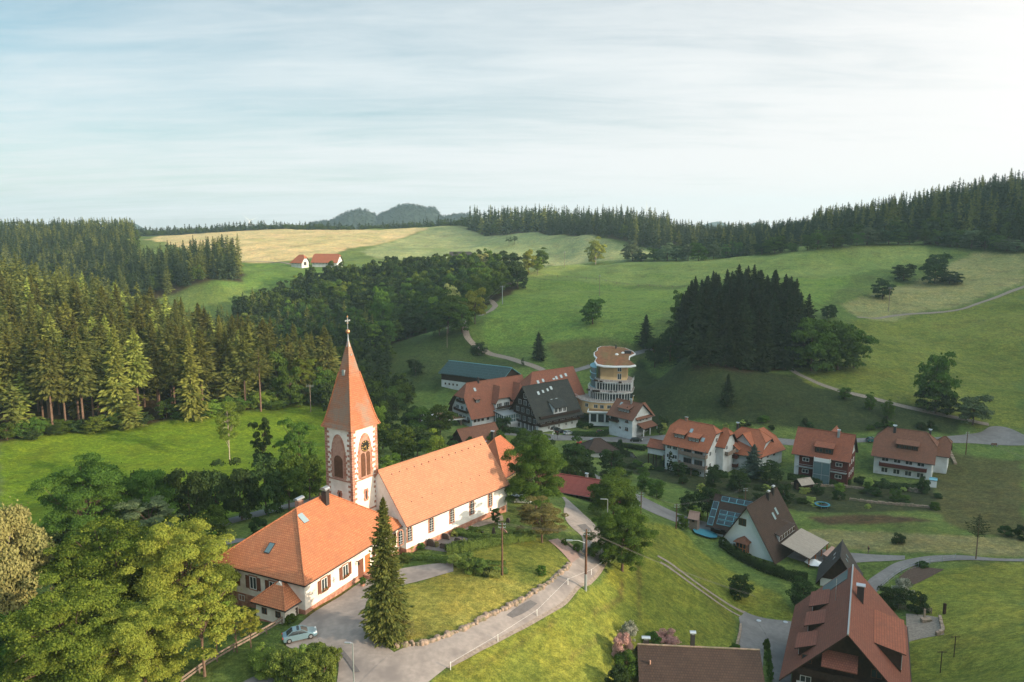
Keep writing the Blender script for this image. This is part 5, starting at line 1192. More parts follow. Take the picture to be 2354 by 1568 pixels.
# deciduous prototypes: near, middle, far
for i in range(3):
    V,c_,_=dec_arrays(10+i,12,5.2,.04,78,36000,.30,.38); proto('decN',crown_mesh('crown',V),dec_trunk(i,c_,12,5,.16,.26,22),0,0,12,5.2)
for i in range(2):
    V,c_,_=dec_arrays(15+i,18,9,.0,150,115000,.27,.50,crs=.5); proto('decB',crown_mesh('crown',V),dec_trunk(i+90,c_,18,9,.1,.4,46),0,0,18,9)
for i in range(4):
    V,c_,_=dec_arrays(20+i,12,5.2,-.08,52,7500,.56,.38); proto('decM',crown_mesh('crown',V),dec_trunk(i+5,c_,12,5,.14,.25,9),0,0,12,5.2)
for i in range(3):
    V,c_,_=dec_arrays(30+i,12,5.2,.0,26,1300,1.15,.3); proto('decF',crown_mesh('crown',V),dec_trunk(i+9,c_,12,5,.1,.25,3),0,0,12,5.2)
for i in range(2):   # airy birch
    V,c_,_=dec_arrays(40+i,14,4.0,.18,60,16000,.26,.5,open_=.7); proto('birchN',crown_mesh('crown',V),dec_trunk(i+50,c_,14,4,.2,.17,20),0,0,14,4.0)
for i in range(2):   # sapling with open crown
    V,c_,_=dec_arrays(45+i,8,2.4,.35,34,3600,.24,.6,open_=.9); proto('sapN',crown_mesh('crown',V),dec_trunk(i+60,c_,8,2.4,.35,.09,14),0,0,8,2.4)
for i in range(2):   # shrubs
    V,c_,_=dec_arrays(50+i,3,2.0,-.25,40,9000,.17,.25); proto('shrub',crown_mesh('crown',V),dec_trunk(i+70,c_,3,2,.05,.08,6),0,0,3,2.0)
for i in range(2):   # columns
    V,c_,_=dec_arrays(55+i,6,.85,-.1,46,5000,.2,.15); proto('column',crown_mesh('crown',V),dec_trunk(i+80,c_,6,.8,.0,.08,3),0,0,6,.9)
proto('sprH',crown_mesh('crown',spr_arrays(1,19.,3.1,.02,620,44,.42,.5,.22)),spr_trunk(19),0,0,19,3.1)
for i in range(4): proto('sprM',crown_mesh('crown',spr_arrays(60+i,24.,3.3,.06,240,20,.95,.5,.36)),spr_trunk(24),0,0,24,3.3)
for i in range(3): proto('sprE',crown_mesh('crown',spr_arrays(70+i,24.,3.2,.40,180,20,.95,.5,.38)),spr_trunk(24,.24),0,0,24,3.1)
for i in range(3): proto('sprF',crown_mesh('crown',spr_arrays(80+i,24.,3.6,.02,95,5,2.0,.5,.28)),spr_trunk(24),0,0,24,3.6)
V0=spr_arrays(90,18,3.6,.5,60,30,.5,-.25,.4)
for i in range(2): proto('sprX',crown_mesh('crown',spr_arrays(95+i,24.,3.8,.02,30,3,4.2,.5,.3)),spr_trunk(24),0,0,24,3.8)
proto('pine',crown_mesh('crown',V0),spr_trunk(18,.2),0,0,18,3.4)
RG_=random.Random(11)
def tree(name,kind,x,y,z,h,wd,leafk,label,cat='tree',group=None,bark=None,rz=None,var=None,trunk=True):
    P=PRO[kind]; me_c,me_t,h0,r0=P[RG_.randrange(len(P)) if var is None else var]
    r=thing(name,label,cat,(x,y,z),RG_.uniform(0,6.28) if rz is None else rz,group); r.scale=(wd/2/r0,wd/2/r0,h/h0)
    c=link('crown',me_c,r); c.material_slots[0].link='OBJECT'; c.material_slots[0].material=LM[leafk]
    if trunk:
        t=link('trunk',me_t,r)
        if bark: t.material_slots[0].link='OBJECT'; t.material_slots[0].material=M[bark]
    return r
def ptree(name,kind,xb,yb,yt,wpx,leafk,label,cat='tree',group=None,**k):
    g=G(xb,yb); top=pY(xb,yt,g.y).z; f=g.y*cth-g.z*sth
    return tree(name,kind,g.x,g.y,g.z-.1,max(top-g.z,1)+.1,wpx/F_*f,leafk,label,cat,group,**k)
def ptree2(name,kind,xb,Y,yt,wpx,leafk,label,cat='tree',group=None,x0=None,**k):
    """base hidden: given distance Y, the ground height comes from the terrain"""
    p=pY(xb,yt,Y); z=H(p.x,Y); f=Y*cth-z*sth
    return tree(name,kind,p.x,Y,z-.1,max(p.z-z,1)+.1,wpx/F_*f,leafk,label,cat,group,**k)
# --- individually seen trees
ptree('fir_tree','sprH',889,1470,1138,112,'spruce','tall dark fir with two tips standing alone in front of the parsonage',bark='bark')
ptree('birch_tree','decN',30,1490,1150,190,'gold','tan leaved birch at the left edge above the lime green maples',bark='birchbark')
ptree('birch_tree','birchN',-45,1500,1240,150,'gold','lower tan birch cut by the left edge',bark='birchbark')
ptree('maple_tree','decB',265,1440,1184,290,'maple','biggest round maple left of the parsonage, dark green with lime tips')
ptree('maple_tree','decB',428,1425,1202,240,'yellow','yellow green maple touching the left corner of the parsonage roof')
ptree('maple_tree','decB',165,1600,1330,300,'lime','broad lime green maple filling the lower left corner')
ptree('maple_tree','decN',20,1560,1410,200,'green','dark green tree under the tan birch in the lower left corner')
ptree('maple_tree','decB',335,1590,1392,210,'yellow','yellow green tree between the broad maple and the slender one')
ptree('maple_tree','birchN',471,1555,1335,165,'yellow','slender yellow green tree with a pale bare trunk by the wooden fence',bark='pinebark')
ptree('maple_tree','sapN',577,1490,1405,62,'yellow','thin sapling with open crown before the parsonage porch')
ptree('maple_tree','sapN',545,1500,1395,90,'yellow','open young tree left of the porch sapling'); ptree('maple_tree','sapN',500,1520,1370,80,'lime','open young tree standing behind the slender fence tree')
# hedgerow between the left meadow and the lane
hr=[('decB',208,1262,1056,215,'green','widest tree of the dark row under the left meadow'),('decN',352,1240,1075,120,'green','rounded tree right of the widest one in the dark row'),('decM',130,1290,1205,110,'dark','small dark tree at the left end of the row'),
('decM',235,1330,1215,90,'dark','dark tree rising behind the biggest maple'),('birchN',345,1262,1142,135,'grey','grey green willow in front of the dark row'),('decM',60,1330,1215,110,'dark','dark tree behind the tan birch'),
('decM',438,1225,1070,92,'dark','first dark tree right of the willow'),('decM',500,1205,1066,88,'dark','second dark tree right of the willow'),('decM',556,1195,1060,86,'dark','third dark tree right of the willow'),('decM',613,1183,1045,86,'dark','fourth dark tree right of the willow'),
('decM',665,1172,1035,84,'green','fifth dark tree right of the willow'),('decM',712,1150,1040,70,'green','green tree close to the left side of the church tower'),('decM',300,1215,1085,70,'dark','narrow dark tree squeezed behind the widest one'),
('birchN',608,1130,950,56,'dark','tall ragged tree rising above the dark row'),('birchN',690,1130,945,88,'green','tall ragged tree rising next to the tower'),('decM',735,1140,1075,60,'lime','small bright tree tucked against the tower foot')]
for kd,xb,yb,yt,wp,lk,lb in hr: ptree('broadleaf_tree',kd,xb,yb,yt,wp,lk,lb,group='trees along the lane')
ptree('ash_tree','birchN',528,1058,912,62,'lime','slender tree with a long pale trunk standing in the left meadow',bark='birchbark',var=0)
ptree('fruit_tree','decM',486,1232,1166,72,'green','gnarled fruit tree beside the lane bend'); ptree('fruit_tree','decM',462,1262,1205,62,'green','second gnarled fruit tree below the lane bend')
ptree('cypress_shrub','shrub',596,1232,1186,44,'dark','dark round shrub on the grass beside the lane','shrub')
# trees beside and behind the tower
for xb,yb,yt,wp,lk,kd in ((700,925,815,62,'lime','birchN'),(748,930,842,56,'green','decM'),(668,930,838,52,'green','decM'),(640,925,800,60,'green','decM'),(905,950,888,52,'green','decM'),(968,1000,930,64,'green','decM'),(1013,1005,925,66,'green','decM'),(880,1040,965,60,'green','decM'),
 (925,1060,980,62,'green','decM'),(1002,1075,990,64,'lime','decM'),(900,1088,1043,44,'lime','decM'),(960,1050,975,56,'dark','decM'),(870,1010,930,40,'lime','decM'),(945,990,925,48,'dark','decM'),(1040,1060,1005,46,'dark','decM'),(885,965,905,34,'dark','decM'),(1085,1060,1000,40,'dark','decM'),(1140,1050,990,44,'green','decM'),(1170,1085,1020,44,'green','decM'),(1200,1050,985,52,'green','decM'),(1235,1040,985,50,'green','decM'),(860,1075,1000,46,'dark','decM'),(900,1020,955,46,'dark','decM'),
 (1155,1005,955,44,'dark','decM'),(1340,1120,1040,60,'dark','decM'),(1310,1120,1050,50,'dark','decM'),(1255,1060,1010,44,'dark','decM')):
    ptree('broadleaf_tree',kd,xb,yb,yt,wp,lk,'green broadleaf tree in the belt between the church and the hotel','tree','trees between church and hotel')
ptree('linden_tree','decB',1232,1178,1008,152,'green','big round linden with lit top at the end of the church nave')
ptree('broadleaf_tree','decN',1410,1195,1086,112,'green','tree right of the red corrugated shed, upper of the two by the road')
ptree('broadleaf_tree','decB',1430,1312,1165,150,'green','wide low tree right of the lamp pole, lower of the two by the road')
ptree('shrub_tree','birchN',1246,1247,1148,118,'brownbush','brownish green bushy tree under the linden',var=1)
ptree('conifer','column',1140,1206,1162,24,'dark','narrow dark clipped tree at the nave corner','tree')
ptree('poplar_tree','column',1540,1088,1032,15,'dark','dark column shaped cypress at the corner of the tall row house','tree')
ptree('poplar_tree','column',1516,1000,950,16,'dark','dark column shaped cypress against the lean-to of the first white house','tree')
ptree('spruce_tree','sprM',1731,1098,1020,48,'blue','blue green spruce in front of the orange hipped house')
ptree('spruce_tree','sprM',1672,932,858,38,'darkspruce','lone dark spruce on the shaded slope above the row houses')
ptree('spruce_tree','sprM',1484,800,722,44,'darkspruce','dark spruce left of the big spruce clump')
ptree('spruce_tree','sprM',1238,828,762,36,'darkspruce','single dark pine on the meadow above the red hotel roof')
ptree('pine_tree','pine',2243,1286,1182,46,'darkspruce','bare trunked pine beside the branching road at the right',bark='pinebark')
ptree('pine_tree','pine',600,946,795,70,'spruce','tall pine with bare trunk at the right end of the left wood',bark='pinebark')
ptree('larch_tree','sprM',278,978,742,74,'larch','pale yellow green larch at the front of the left wood'); ptree('larch_tree','sprM',300,985,905,60,'larch','low pale larch at the foot of the left wood')
ptree('larch_tree','sprM',445,968,760,60,'larch','pale larch near the right end of the left wood')
ptree('birch_tree','decM',1369,608,546,44,'yellow','golden lit birch alone on the meadow crest',bark='birchbark')  # sunlight put into the yellow leaf colour, the ridge shades this birch
ptree('broadleaf_tree','decM',1172,634,574,58,'dark','dark round tree left of the group on the crest'); ptree('broadleaf_tree','decM',1215,630,571,34,'yellow','yellow green tree in the middle of the crest group')
ptree('broadleaf_tree','decM',1246,617,570,34,'green','green lit tree at the right of the crest group'); ptree('broadleaf_tree','decM',1236,628,588,24,'lime','small tree in front of the crest group')
ptree('fruit_tree','sapN',1170,566,544,18,'dark','left small tree of a pair on the far pale meadow'); ptree('fruit_tree','sapN',1183,562,542,18,'dark','right small tree of a pair on the far pale meadow')
ptree('broadleaf_tree','decM',1362,745,684,54,'green','twin crowned oak alone on the middle meadow')
ptree('birch_tree','birchN',1112,640,578,32,'gold','tall tan lit poplar at the right end of the wooded hill',bark='birchbark')
for xb,yb,yt,wp,lk,lb in ((1030,765,668,74,'green','tree with sunlit crown above the farm track'),(1010,770,690,62,'dark','dark tree left of the sunlit one above the track'),(1062,765,690,60,'green','dark green tree standing over the farm track'),(1092,745,658,56,'yellow','yellow tipped tree right of the farm track tree'),(1105,690,605,62,'green','wide green tree at the end of the wooded hill'),(1040,740,650,46,'gold','tan crowned tree at the foot of the wooded hill'),(880,785,655,52,'green','tall narrow tree in front of the wooded hill')):
    ptree('broadleaf_tree','decM',xb,yb,yt,wp,lk,lb)
ptree('broadleaf_tree','decM',871,845,813,26,'dark','small dark round tree on the meadow right of the spire'); ptree('broadleaf_tree','decM',955,862,824,38,'dark','dark apple tree on the meadow left of the solar barn')
ptree('bush','decM',1101,816,786,38,'dark','dark bush beside the gravel farm track','shrub'); ptree('cypress_shrub','column',1202,842,819,8,'dark','tiny dark conifer beside the gravel track','shrub')
for xb,yb,yt,wp,lk,lb in ((2077,645,606,50,'dark','dark round bush on the right meadow'),(2148,652,580,60,'dark','taller dark bush group on the right meadow'),(2182,652,621,60,'dark','low bush spreading right of the taller ones'),(2029,688,638,46,'dark','dark bush by the gully'),(1902,733,700,30,'dark','dark bush above the broadleaf clump'),(1915,731,699,18,'dark','narrow dark bush beside another above the clump'),
 (1865,853,730,112,'green','left broadleaf tree beside the spruce clump'),(1925,850,733,104,'green','middle broadleaf tree right of the spruce clump'),(1962,845,745,84,'green','right broadleaf tree at the end of the spruce clump'),(1890,845,745,70,'dark','dark tree behind the broadleaf trees of the clump'),
 (2148,945,803,92,'green','tall blurred birch above the right hand track'),(2150,950,880,86,'dark','dense undergrowth tree at the foot of the tall birch'),(2236,977,905,76,'grey','grey green willow at the road loop'),(1942,918,888,28,'green','small bush below the upper track'),(2000,942,903,24,'green','small bush on the upper track edge'),(2040,962,918,28,'green','small conical bush below the track'),(1505,845,770,50,'dark','dark round tree at the left foot of the spruce clump'),(1540,830,740,50,'dark','dark tree at the front of the spruce clump'),(1560,760,665,40,'green','pale green birch behind the left side of the clump'),
 (1482,1130,1088,42,'green','first young fruit tree below the pond garden'),(1510,1144,1100,42,'green','second young fruit tree below the pond garden'),(1581,1180,1130,40,'dark','dark fruit tree beside the valley road'),(1626,1192,1113,56,'dark','dark tree behind the solar panel wing'),(1405,1092,1030,56,'dark','dark tree in the garden behind the upper roadside tree'),(1325,1092,1010,78,'dark','dark grey green tree at the pond'),(1568,1216,1185,30,'green','bush beside the little tower hut'),(1600,1200,1165,36,'lime','light green bush beside the solar wing'),
 (1700,1374,1318,52,'dark','small round tree on the grass below the chalet hedge'),(1842,1402,1330,70,'dark','dark tree left of the big farmhouse roof'),(1800,1160,1110,44,'dark','dark garden tree below the timber house'),(1770,1110,1060,50,'dark','garden tree between the hipped house and the timber house'),(1560,1095,1060,34,'dark','garden bush under the tall row house'),(1640,1118,1070,40,'dark','garden tree between two row houses'),(1700,1130,1080,50,'dark','garden tree below the hipped house')):
    ptree('bush' if yb-yt<45 else 'broadleaf_tree','decM',xb,yb,yt,wp,lk,lb,'shrub' if yb-yt<45 else 'tree')
for xb,yb,yt,wp,lk,lb in ((1428,1512,1452,48,'pink','pink blossoming bush left of the dark bottom roof'),(1532,1486,1442,60,'pink','pink blossoming bush behind the chimney hood of the bottom roof'),(1445,1470,1428,44,'whitefl','green bush with white blossom above the pink one'),(1440,1545,1490,60,'green','green bush below the pink blossom'),(1420,1590,1530,64,'dark','dark bush at the bottom edge left of the dark roof'),(1500,1490,1450,44,'green','green bush between the two pink ones'),
 (2049,1393,1343,66,'dark','dark clipped bush left of the garden bed'),(2076,1372,1326,50,'whitefl','pale flowering bush above the dark clipped ones'),(2110,1405,1356,50,'dark','dark round thuja right of the slide'),(2120,1302,1291,32,'dark','low green bush on the bare garden bed'),
 (1245,1320,1298,26,'green','low shrub'),(2065,1250,1222,30,'dark','round dark bush on the valley grass'),(2312,1232,1207,34,'dark','round bush near the right edge above the road'),(2350,1240,1205,36,'dark','bush cut by the right edge above the road'),(1930,1128,1108,24,'lime','bright round garden bush below the right row houses'),
 (1425,1040,1005,20,'dark','dark garden bush next to the pond path'),(1762,1500,1465,18,'green','hedge bush in the kerb bed beside the junction'),(1765,1530,1490,18,'green','second hedge bush in the kerb bed'),(1690,1502,1478,26,'green','green bush left of the junction'),(1770,1562,1520,18,'green','third hedge bush in the kerb bed'),
 (1745,1155,1130,36,'dark','low bush in the terraced garden'),(1880,1135,1110,30,'dark','dark bush in the terraced garden'),(2060,1150,1120,30,'green','green bush in the terraced garden'),(2010,1140,1118,34,'dark','broad bush in the terraced garden'),(1640,1090,1068,26,'dark','small bush at the foot of the tall row house'),(2120,1135,1090,28,'dark','dark shrub at the corner of the last row house')):
    ptree('bush','shrub',xb,yb,yt,wp,lk,lb+('' if 'low shrub'!=lb else ' on the lawn near the pole'),'shrub')
# churchyard and juniper planting
for i,(xb,yb,yt,wp) in enumerate(((618,1548,1492,76),(655,1562,1490,84),(700,1575,1498,84),(742,1568,1495,66),(602,1520,1478,56),(730,1520,1478,70),(765,1530,1478,40),(690,1535,1480,60))):
    ptree('juniper_bush','shrub',xb,yb,yt,wp,'juniper','spreading juniper in the island bed between car and parking area','shrub','junipers in the island bed')
for xb,yb,yt,wp,lk,lb in ((666,1432,1412,32,'green','bush between fence and parsonage porch'),(938,1268,1246,30,'box','round bright box bush beside the parsonage corner'),(965,1262,1244,24,'green','small box bush near the graves'),(930,1290,1275,36,'hedge','low hedge piece at the lawn corner'),
 (1062,1226,1213,26,'hedge','small hedge bush between graves'),(1085,1222,1208,24,'hedge','round grave shrub near the wall'),(1100,1230,1216,26,'hedge','grave shrub behind the hedge'),(1045,1233,1222,20,'box','yellow green grave shrub'),(1075,1316,1268,46,'hedge','bush at the left end of the churchyard hedge'),(1105,1318,1282,40,'hedge','bush in front of the churchyard hedge'),(1045,1300,1272,34,'box','light bush behind the path end'),(1120,1322,1300,28,'dark','small dark shrub inside the curved hedge'),(1325,1268,1248,18,'green','small bush on the grass beside the brick ramp'),(1298,1252,1236,16,'green','small shrub at the top of the brick ramp'),(930,1462,1415,50,'brownbush','twiggy shrub at the right foot of the fir'),(905,1475,1445,44,'box','light shrub at the foot of the fir')):
    ptree('bush','shrub',xb,yb,yt,wp,lk,lb,'shrub')
# --- woods
CAND=[]
def fill(poly,sp,kindf,seed):
    g=np.random.RandomState(seed); P=np.array(poly); x0,y0=P.min(0); x1,y1=P.max(0)
    xs,ys=np.meshgrid(np.arange(x0,x1,sp),np.arange(y0,y1,sp)); xs=(xs+g.uniform(-.42,.42,xs.shape)*sp).ravel(); ys=(ys+g.uniform(-.42,.42,ys.shape)*sp).ravel()
    m=inpoly(xs,ys,poly)&(np.abs(xs)<ys*.70+25); xs,ys=xs[m],ys[m]; zs_=HH(xs,ys)
    for x,y,z in zip(xs,ys,zs_):
        k=kindf(x,y,g.uniform(),g)
        if k and .2<x/y<.38 and y>560: k=(k[0],k[1]*.72,*k[2:])
        if k: CAND.append((*k,x,y,z,poly))
def k_left(x,y,u,g):
    edge=y<(258 if x>-90 else 262)
    if x>-72: return ('dec',g.uniform(11,15),g.uniform(7,9),'green' if u<.6 else 'lime','left')
    return ('spr',g.uniform(18,31),g.uniform(7.5,10.5),'spruce' if u<.9 else 'larch','left')
fill(WOODS['left'],6.8,k_left,1)
def k_h2(x,y,u,g): 
    if u<.16: return ('dec',g.uniform(13,18),g.uniform(8,10),'green','hill')
    return ('spr',g.uniform(16,28),g.uniform(6,9.5),'spruce' if u<.5 else 'darkspruce','hill')
fill(WOODS['hill2'],7.6,k_h2,2)
def k_mid(x,y,u,g):
    return ('dec',g.uniform(13,19),g.uniform(9.5,12.5),'dark' if u<.45 else ('green' if u<.93 else 'lime'),'mid')
fill(WOODS['mid'],8.0,k_mid,3)
def k_c(x,y,u,g): return None if u>.9 else ('spr',g.uniform(17,32),g.uniform(6,9.5),'darkspruce' if u<.7 else 'spruce','centre') if u>.06 else ('dec',g.uniform(14,19),10,'green','centre')
fill(WOODS['centre'],8.2,k_c,4)
def k_r(x,y,u,g):
    low=y<620-.2*(x-175)+40*math.sin(x*.03) and y<.62*x+470
    if u<(.55 if low and y<585 else .12): return ('dec',g.uniform(13,20),g.uniform(9,12),'green' if u<.3 else 'dark','right')
    return ('spr',g.uniform(17,31),g.uniform(6,9.5),'darkspruce' if u<.75 else 'spruce','right')
fill(WOODS['right'],7.8,k_r,5)
fill(WOODS['clump'],4.7,lambda x,y,u,g:('spr',(31-.011*((x-104)**2+(y-330)**2)**.5*28/3)*g.uniform(.88,1.05),g.uniform(9,11.5),'darkspruce','clump'),6)
# valley between the left wood and the wooded hill
fill([(-245,525),(-240,460),(-190,425),(-150,395),(-100,380),(-85,350),(-70,300),(-48,300),(-60,380),(-90,470),(-125,525)],7.5,lambda x,y,u,g:('spr',g.uniform(14,22),g.uniform(5.5,7),'darkspruce' if u<.6 else 'spruce','valley') if y>400 or u<.3 else ('dec',g.uniform(9,14),8,'dark' if u<.6 else 'green','valley'),7)
fill([(-66,262),(-40,262),(-44,330),(-66,345)],7,lambda x,y,u,g:('dec',g.uniform(9,13),g.uniform(7,9),'green' if u<.6 else 'dark','valley'),8)
# far forest edges behind the pale meadow
fill([(-620,1010),(-430,1090),(-200,1120),(-30,1010),(-60,1150),(-700,1250)],9.5,lambda x,y,u,g:('spr',g.uniform(8,15),7,'darkspruce','far') if u>.35 else ('dec',g.uniform(6,10),10,'green','far'),9)
fill([(-1000,2450),(-120,2450),(-60,3000),(-1000,3050)],17,lambda x,y,u,g:('spr',g.uniform(6,10),g.uniform(13,17),'darkspruce','far'),10)
WL={'left':'spruce in the sunlit wood on the left slope above the meadow','hill':'spruce in the dark wood on the second hill at the left','mid':'broadleaf tree on the shaded wooded hill behind the spire','centre':'spruce in the forest on the skyline in the centre','right':'spruce in the forest on the ridge at the upper right','clump':'dark spruce in the dense clump above the row houses','valley':'tree in the narrow valley left of the wooded hill','far':'tree in the far forest strip behind the pale meadow'}
for kind,nm,cap in (('spr','spruce_tree',285),('dec','broadleaf_tree',150)):
    L_=[c for c in CAND if c[0]==kind]; L_.sort(key=lambda c:-(c[1]/math.hypot(c[5],c[6]))*(1.5 if c[4] in('clump','mid') else 1))
    for c in L_[:cap]:
        _,h,wd,lk,wood,x,y,z,_p=c; d=math.hypot(x,y)
        if kind=='spr':
            edge=(wood=='left' and min(abs(y-(235+(x+160)*.22)),99)<22)
            kd='sprE' if (wood=='left' and (edge or RG_.random()<.4)) else 'sprM'
        else: kd='decM'
        lb=WL[wood]
        if kind=='dec' : lb=lb.replace('spruce','broadleaf tree')
        tree(nm,kd,x,y,z-.3,h,wd,lk,lb,'tree',('spruces ' if kind=='spr' else 'broadleaf trees ')+{'left':'in the left wood','hill':'on the second hill','mid':'on the wooded hill','centre':'on the skyline','right':'on the right ridge','clump':'in the clump','valley':'in the valley','far':'in the far strip'}[wood],bark='pinebark' if wood=='left' else None)
    rest=L_[cap:]; by={}
    for c in rest: by.setdefault(c[3],[]).append(c)
    Vs=[];Ms=[];mats=list(by)
    for mi,lk in enumerate(mats):
        for _,h,wd,_l,wood,x,y,z,_p in by[lk]:
            src=PRO['sprX'][RG_.randrange(2)] if (kind=='spr' and y>860) else PRO['sprF' if kind=='spr' else 'decF'][RG_.randrange(3)]; key=src[0].name
            if key not in KIDS: a_=np.empty(len(src[0].vertices)*3,dtype=np.float32); src[0].vertices.foreach_get('co',a_); KIDS[key]=a_.reshape(-1,3)
            A=KIDS[key]; t=RG_.uniform(0,6.28); s_=wd/2/src[3]; ct,st=math.cos(t)*s_,math.sin(t)*s_
            Vs.append(np.stack([A[:,0]*ct-A[:,1]*st+x,A[:,0]*st+A[:,1]*ct+y,A[:,2]*h/src[2]+z-.3],1)); Ms.append(np.full(len(A)//4,mi,dtype=np.int32))
    V=np.concatenate(Vs); me=bpy.data.meshes.new(nm.replace('_tree','_forest')); fastmesh(me,V,np.arange(len(V)).reshape(-1,4),4)
    for lk in mats: me.materials.append(LM[lk])
    me.polygons.foreach_set('material_index',np.concatenate(Ms))
    tag(link(nm.replace('_tree','_forest'),me),'far forest of small dark conifers covering the distant slopes' if kind=='spr' else 'far broadleaf woodland mixed into the distant forest edges','forest',kind='stuff')
    print(kind,len(L_))
for k_ in [k for k in KIDS if isinstance(k,str)]: del KIDS[k_]
# bushes along the foot of the left wood
g_=random.Random(8)
E0=[(-10,1022),(60,1012),(130,1004),(200,996),(270,988),(340,980),(430,968),(500,958),(560,950),(620,942),(690,936),(740,930)]
for i in range(58):
    t=g_.uniform(0,len(E0)-1.01); k=int(t); f=t-k; x=E0[k][0]*(1-f)+E0[k+1][0]*f; y=E0[k][1]*(1-f)+E0[k+1][1]*f-g_.uniform(0,16)
    hh=g_.uniform(16,46); ptree('bush',g_.choice(('decM','shrub','decM','decF')),x,y,y-hh,g_.uniform(26,58),g_.choice(('green','dark','green','lime')),'leafy undergrowth bush at the foot of the left wood','shrub','undergrowth at the foot of the left wood')

for i in range(34):
    x=1450+i*27+g_.uniform(-8,8); y=np.interp(x,[1450,1600,1800,2000,2120,2354],[600,600,580,562,562,580])
    hh=g_.uniform(20,46); ptree('broadleaf_tree','decM',x,y,y-hh,g_.uniform(28,58),g_.choice(('green','dark','grey')),'rounded broadleaf tree at the foot of the right forest edge','tree','broadleaf trees along the foot of the right forest')
for i in range(64):
    q=i%4
    if q==0: x=g_.uniform(1560,2150); y=g_.uniform(1112,1140)
    elif q==1: x=g_.uniform(1600,2160); y=g_.uniform(1140,1172)
    elif q==2: x=g_.uniform(1385,1540); y=g_.uniform(1040,1100)
    else: x=g_.uniform(1480,2150); y=g_.uniform(968,995)
    hh=g_.uniform(8,24); ptree('bush',g_.choice(('shrub','decF','shrub')),x,y,y-hh,g_.uniform(14,34),g_.choice(('dark','green','dark','box')),'garden shrub around the row houses','shrub','garden shrubs around the row houses')
# ------------------------------------------------ small things
def car(x,y,deg,col,label,z=None,L=4.3,W=1.75,Hh=1.42,cat='car',kind='coupe'):
    z=H(x,y)+.1 if z is None else z
    k='carpaint_'+str(col); 
    if k not in M:
        M[k]=mat('car paint',col,.28,.35,.6)
    # follow the slope
    a=R(deg); dz=H(x+math.cos(a),y+math.sin(a))-H(x-math.cos(a),y-math.sin(a)); r=thing('parked_car',label,cat,(x,y,z),0); r.rotation_euler=(0,-math.atan2(dz,2),a)
    h=L/2; w_=W/2
    def loft(prof,ws,name,m,par,bev=.12,m2=None):
        # prof: list of (x, z_low, z_high) ; ws half widths low/high
        mb=MB(); rings=[]
        for (x_,zl,zh,wl,wh) in prof: rings.append([(x_,-wl,zl),(x_,-wl*1.0,(zl+zh)/2),(x_,-wh,zh-bev*.3),(x_,-wh*.86,zh),(x_,wh*.86,zh),(x_,wh,zh-bev*.3),(x_,wl*1.0,(zl+zh)/2),(x_,wl,zl)])
        for i in range(len(rings)-1):
            n=len(rings[0])
            for q in range(n): mb.poly([rings[i][q],rings[i+1][q],rings[i+1][(q+1)%n],rings[i][(q+1)%n]])
        mb.poly(rings[0]); mb.poly(rings[-1][::-1]); return mb.build(name,m,par,smooth=False)
    b=loft([(-h,.45,.72,w_*.80,w_*.78),(-h+.12,.28,.88,w_*.94,w_*.90),(-h+.7,.20,.96,w_,w_*.95),(-.4,.18,.93,w_,w_*.95),(h-1.35,.18,.90,w_,w_*.93),(h-.45,.22,.76,w_*.98,w_*.88),(h-.08,.30,.62,w_*.88,w_*.80),(h,.42,.52,w_*.76,w_*.70)],0,'body',M[k],r)
    bk=-h+(.55 if kind!='hatch' else .12)
    g=loft([(bk,.90,.94,w_*.86,w_*.80),(bk+(.75 if kind!='hatch' else .4),.90,Hh-.05,w_*.88,w_*.70),(-.1,.90,Hh,w_*.88,w_*.72),(h-1.9,.90,Hh-.08,w_*.88,w_*.70),(h-1.15,.88,.92,w_*.86,w_*.82)],0,'window_glass',M['glass'],r)
    mb=MB(); mb.prism([(bk+.78,-w_*.66,Hh-.0),(h-1.95,-w_*.66,Hh-.03),(h-1.95,w_*.66,Hh-.03),(bk+.78,w_*.66,Hh-.0)][::1],(0,0,-.06)); 
    for s_ in(-1,1):
        mb.tube([(bk,s_*w_*.80,.95),(bk+.75,s_*w_*.70,Hh-.03),(h-1.9,s_*w_*.70,Hh-.06),(h-1.15,s_*w_*.82,.92)],.05,4)
        mb.tube([(-.2,s_*w_*.87,.92),(-.2,s_*w_*.71,Hh-.03)],.05,4)
    mb.build('roof',M[k],r)
    for x_ in(-h+.78,h-.85):
        for s_ in(-1,1):
            wm=MB(); wm.tube([(x_,s_*(w_-.2),.32),(x_,s_*(w_+.02),.32)],.32,14); o=wm.build('wheel',M['black'],r)
            rm_=MB(); rm_.tube([(x_,s_*(w_+.01),.32),(x_,s_*(w_+.045),.32)],.2,10); rm_.build('rim',M['metal'],o)
    for s_ in(-1,1):
        mb=MB(); mb.box(h-.22,h-.02,s_*w_*.62-.16,s_*w_*.62+.16,.55,.68); mb.build('headlight',M['white'],r)
        mb=MB(); mb.box(-h-.02,-h+.12,s_*w_*.68-.16,s_*w_*.68+.16,.68,.84); mb.build('tail_light',M['red'],r)
    return r
def pcar(px,py,px2,py2,col,label,**k):
    a=G(px,py); b=G(px2,py2); return car((a.x+b.x)/2,(a.y+b.y)/2,math.degrees(math.atan2(b.y-a.y,b.x-a.x)),col,label,**k)
a_=cH(775,1255); b_=cH(985,1205); pcar(*a_,*b_,(.20,.32,.38),'silver blue coupe parked on the drive beside the juniper island')
pcar(*c1(1478,1000),*c1(1560,985),(.62,.70,.72),'white hatchback parked alone on the road before the timber hotel',kind='hatch')
pcar(*c1(1350,960),*c1(1430,945),(.012,.02,.025),'black car against the timber hotel wall, farther of the two dark cars',kind='hatch')
pcar(*c1(1390,985),*c1(1480,968),(.02,.022,.025),'dark car between the wall car and the white hatchback')
pcar(*c1(2135,1062),*c1(2240,1060),(.02,.025,.02),'dark green estate car driving on the village road',kind='hatch')
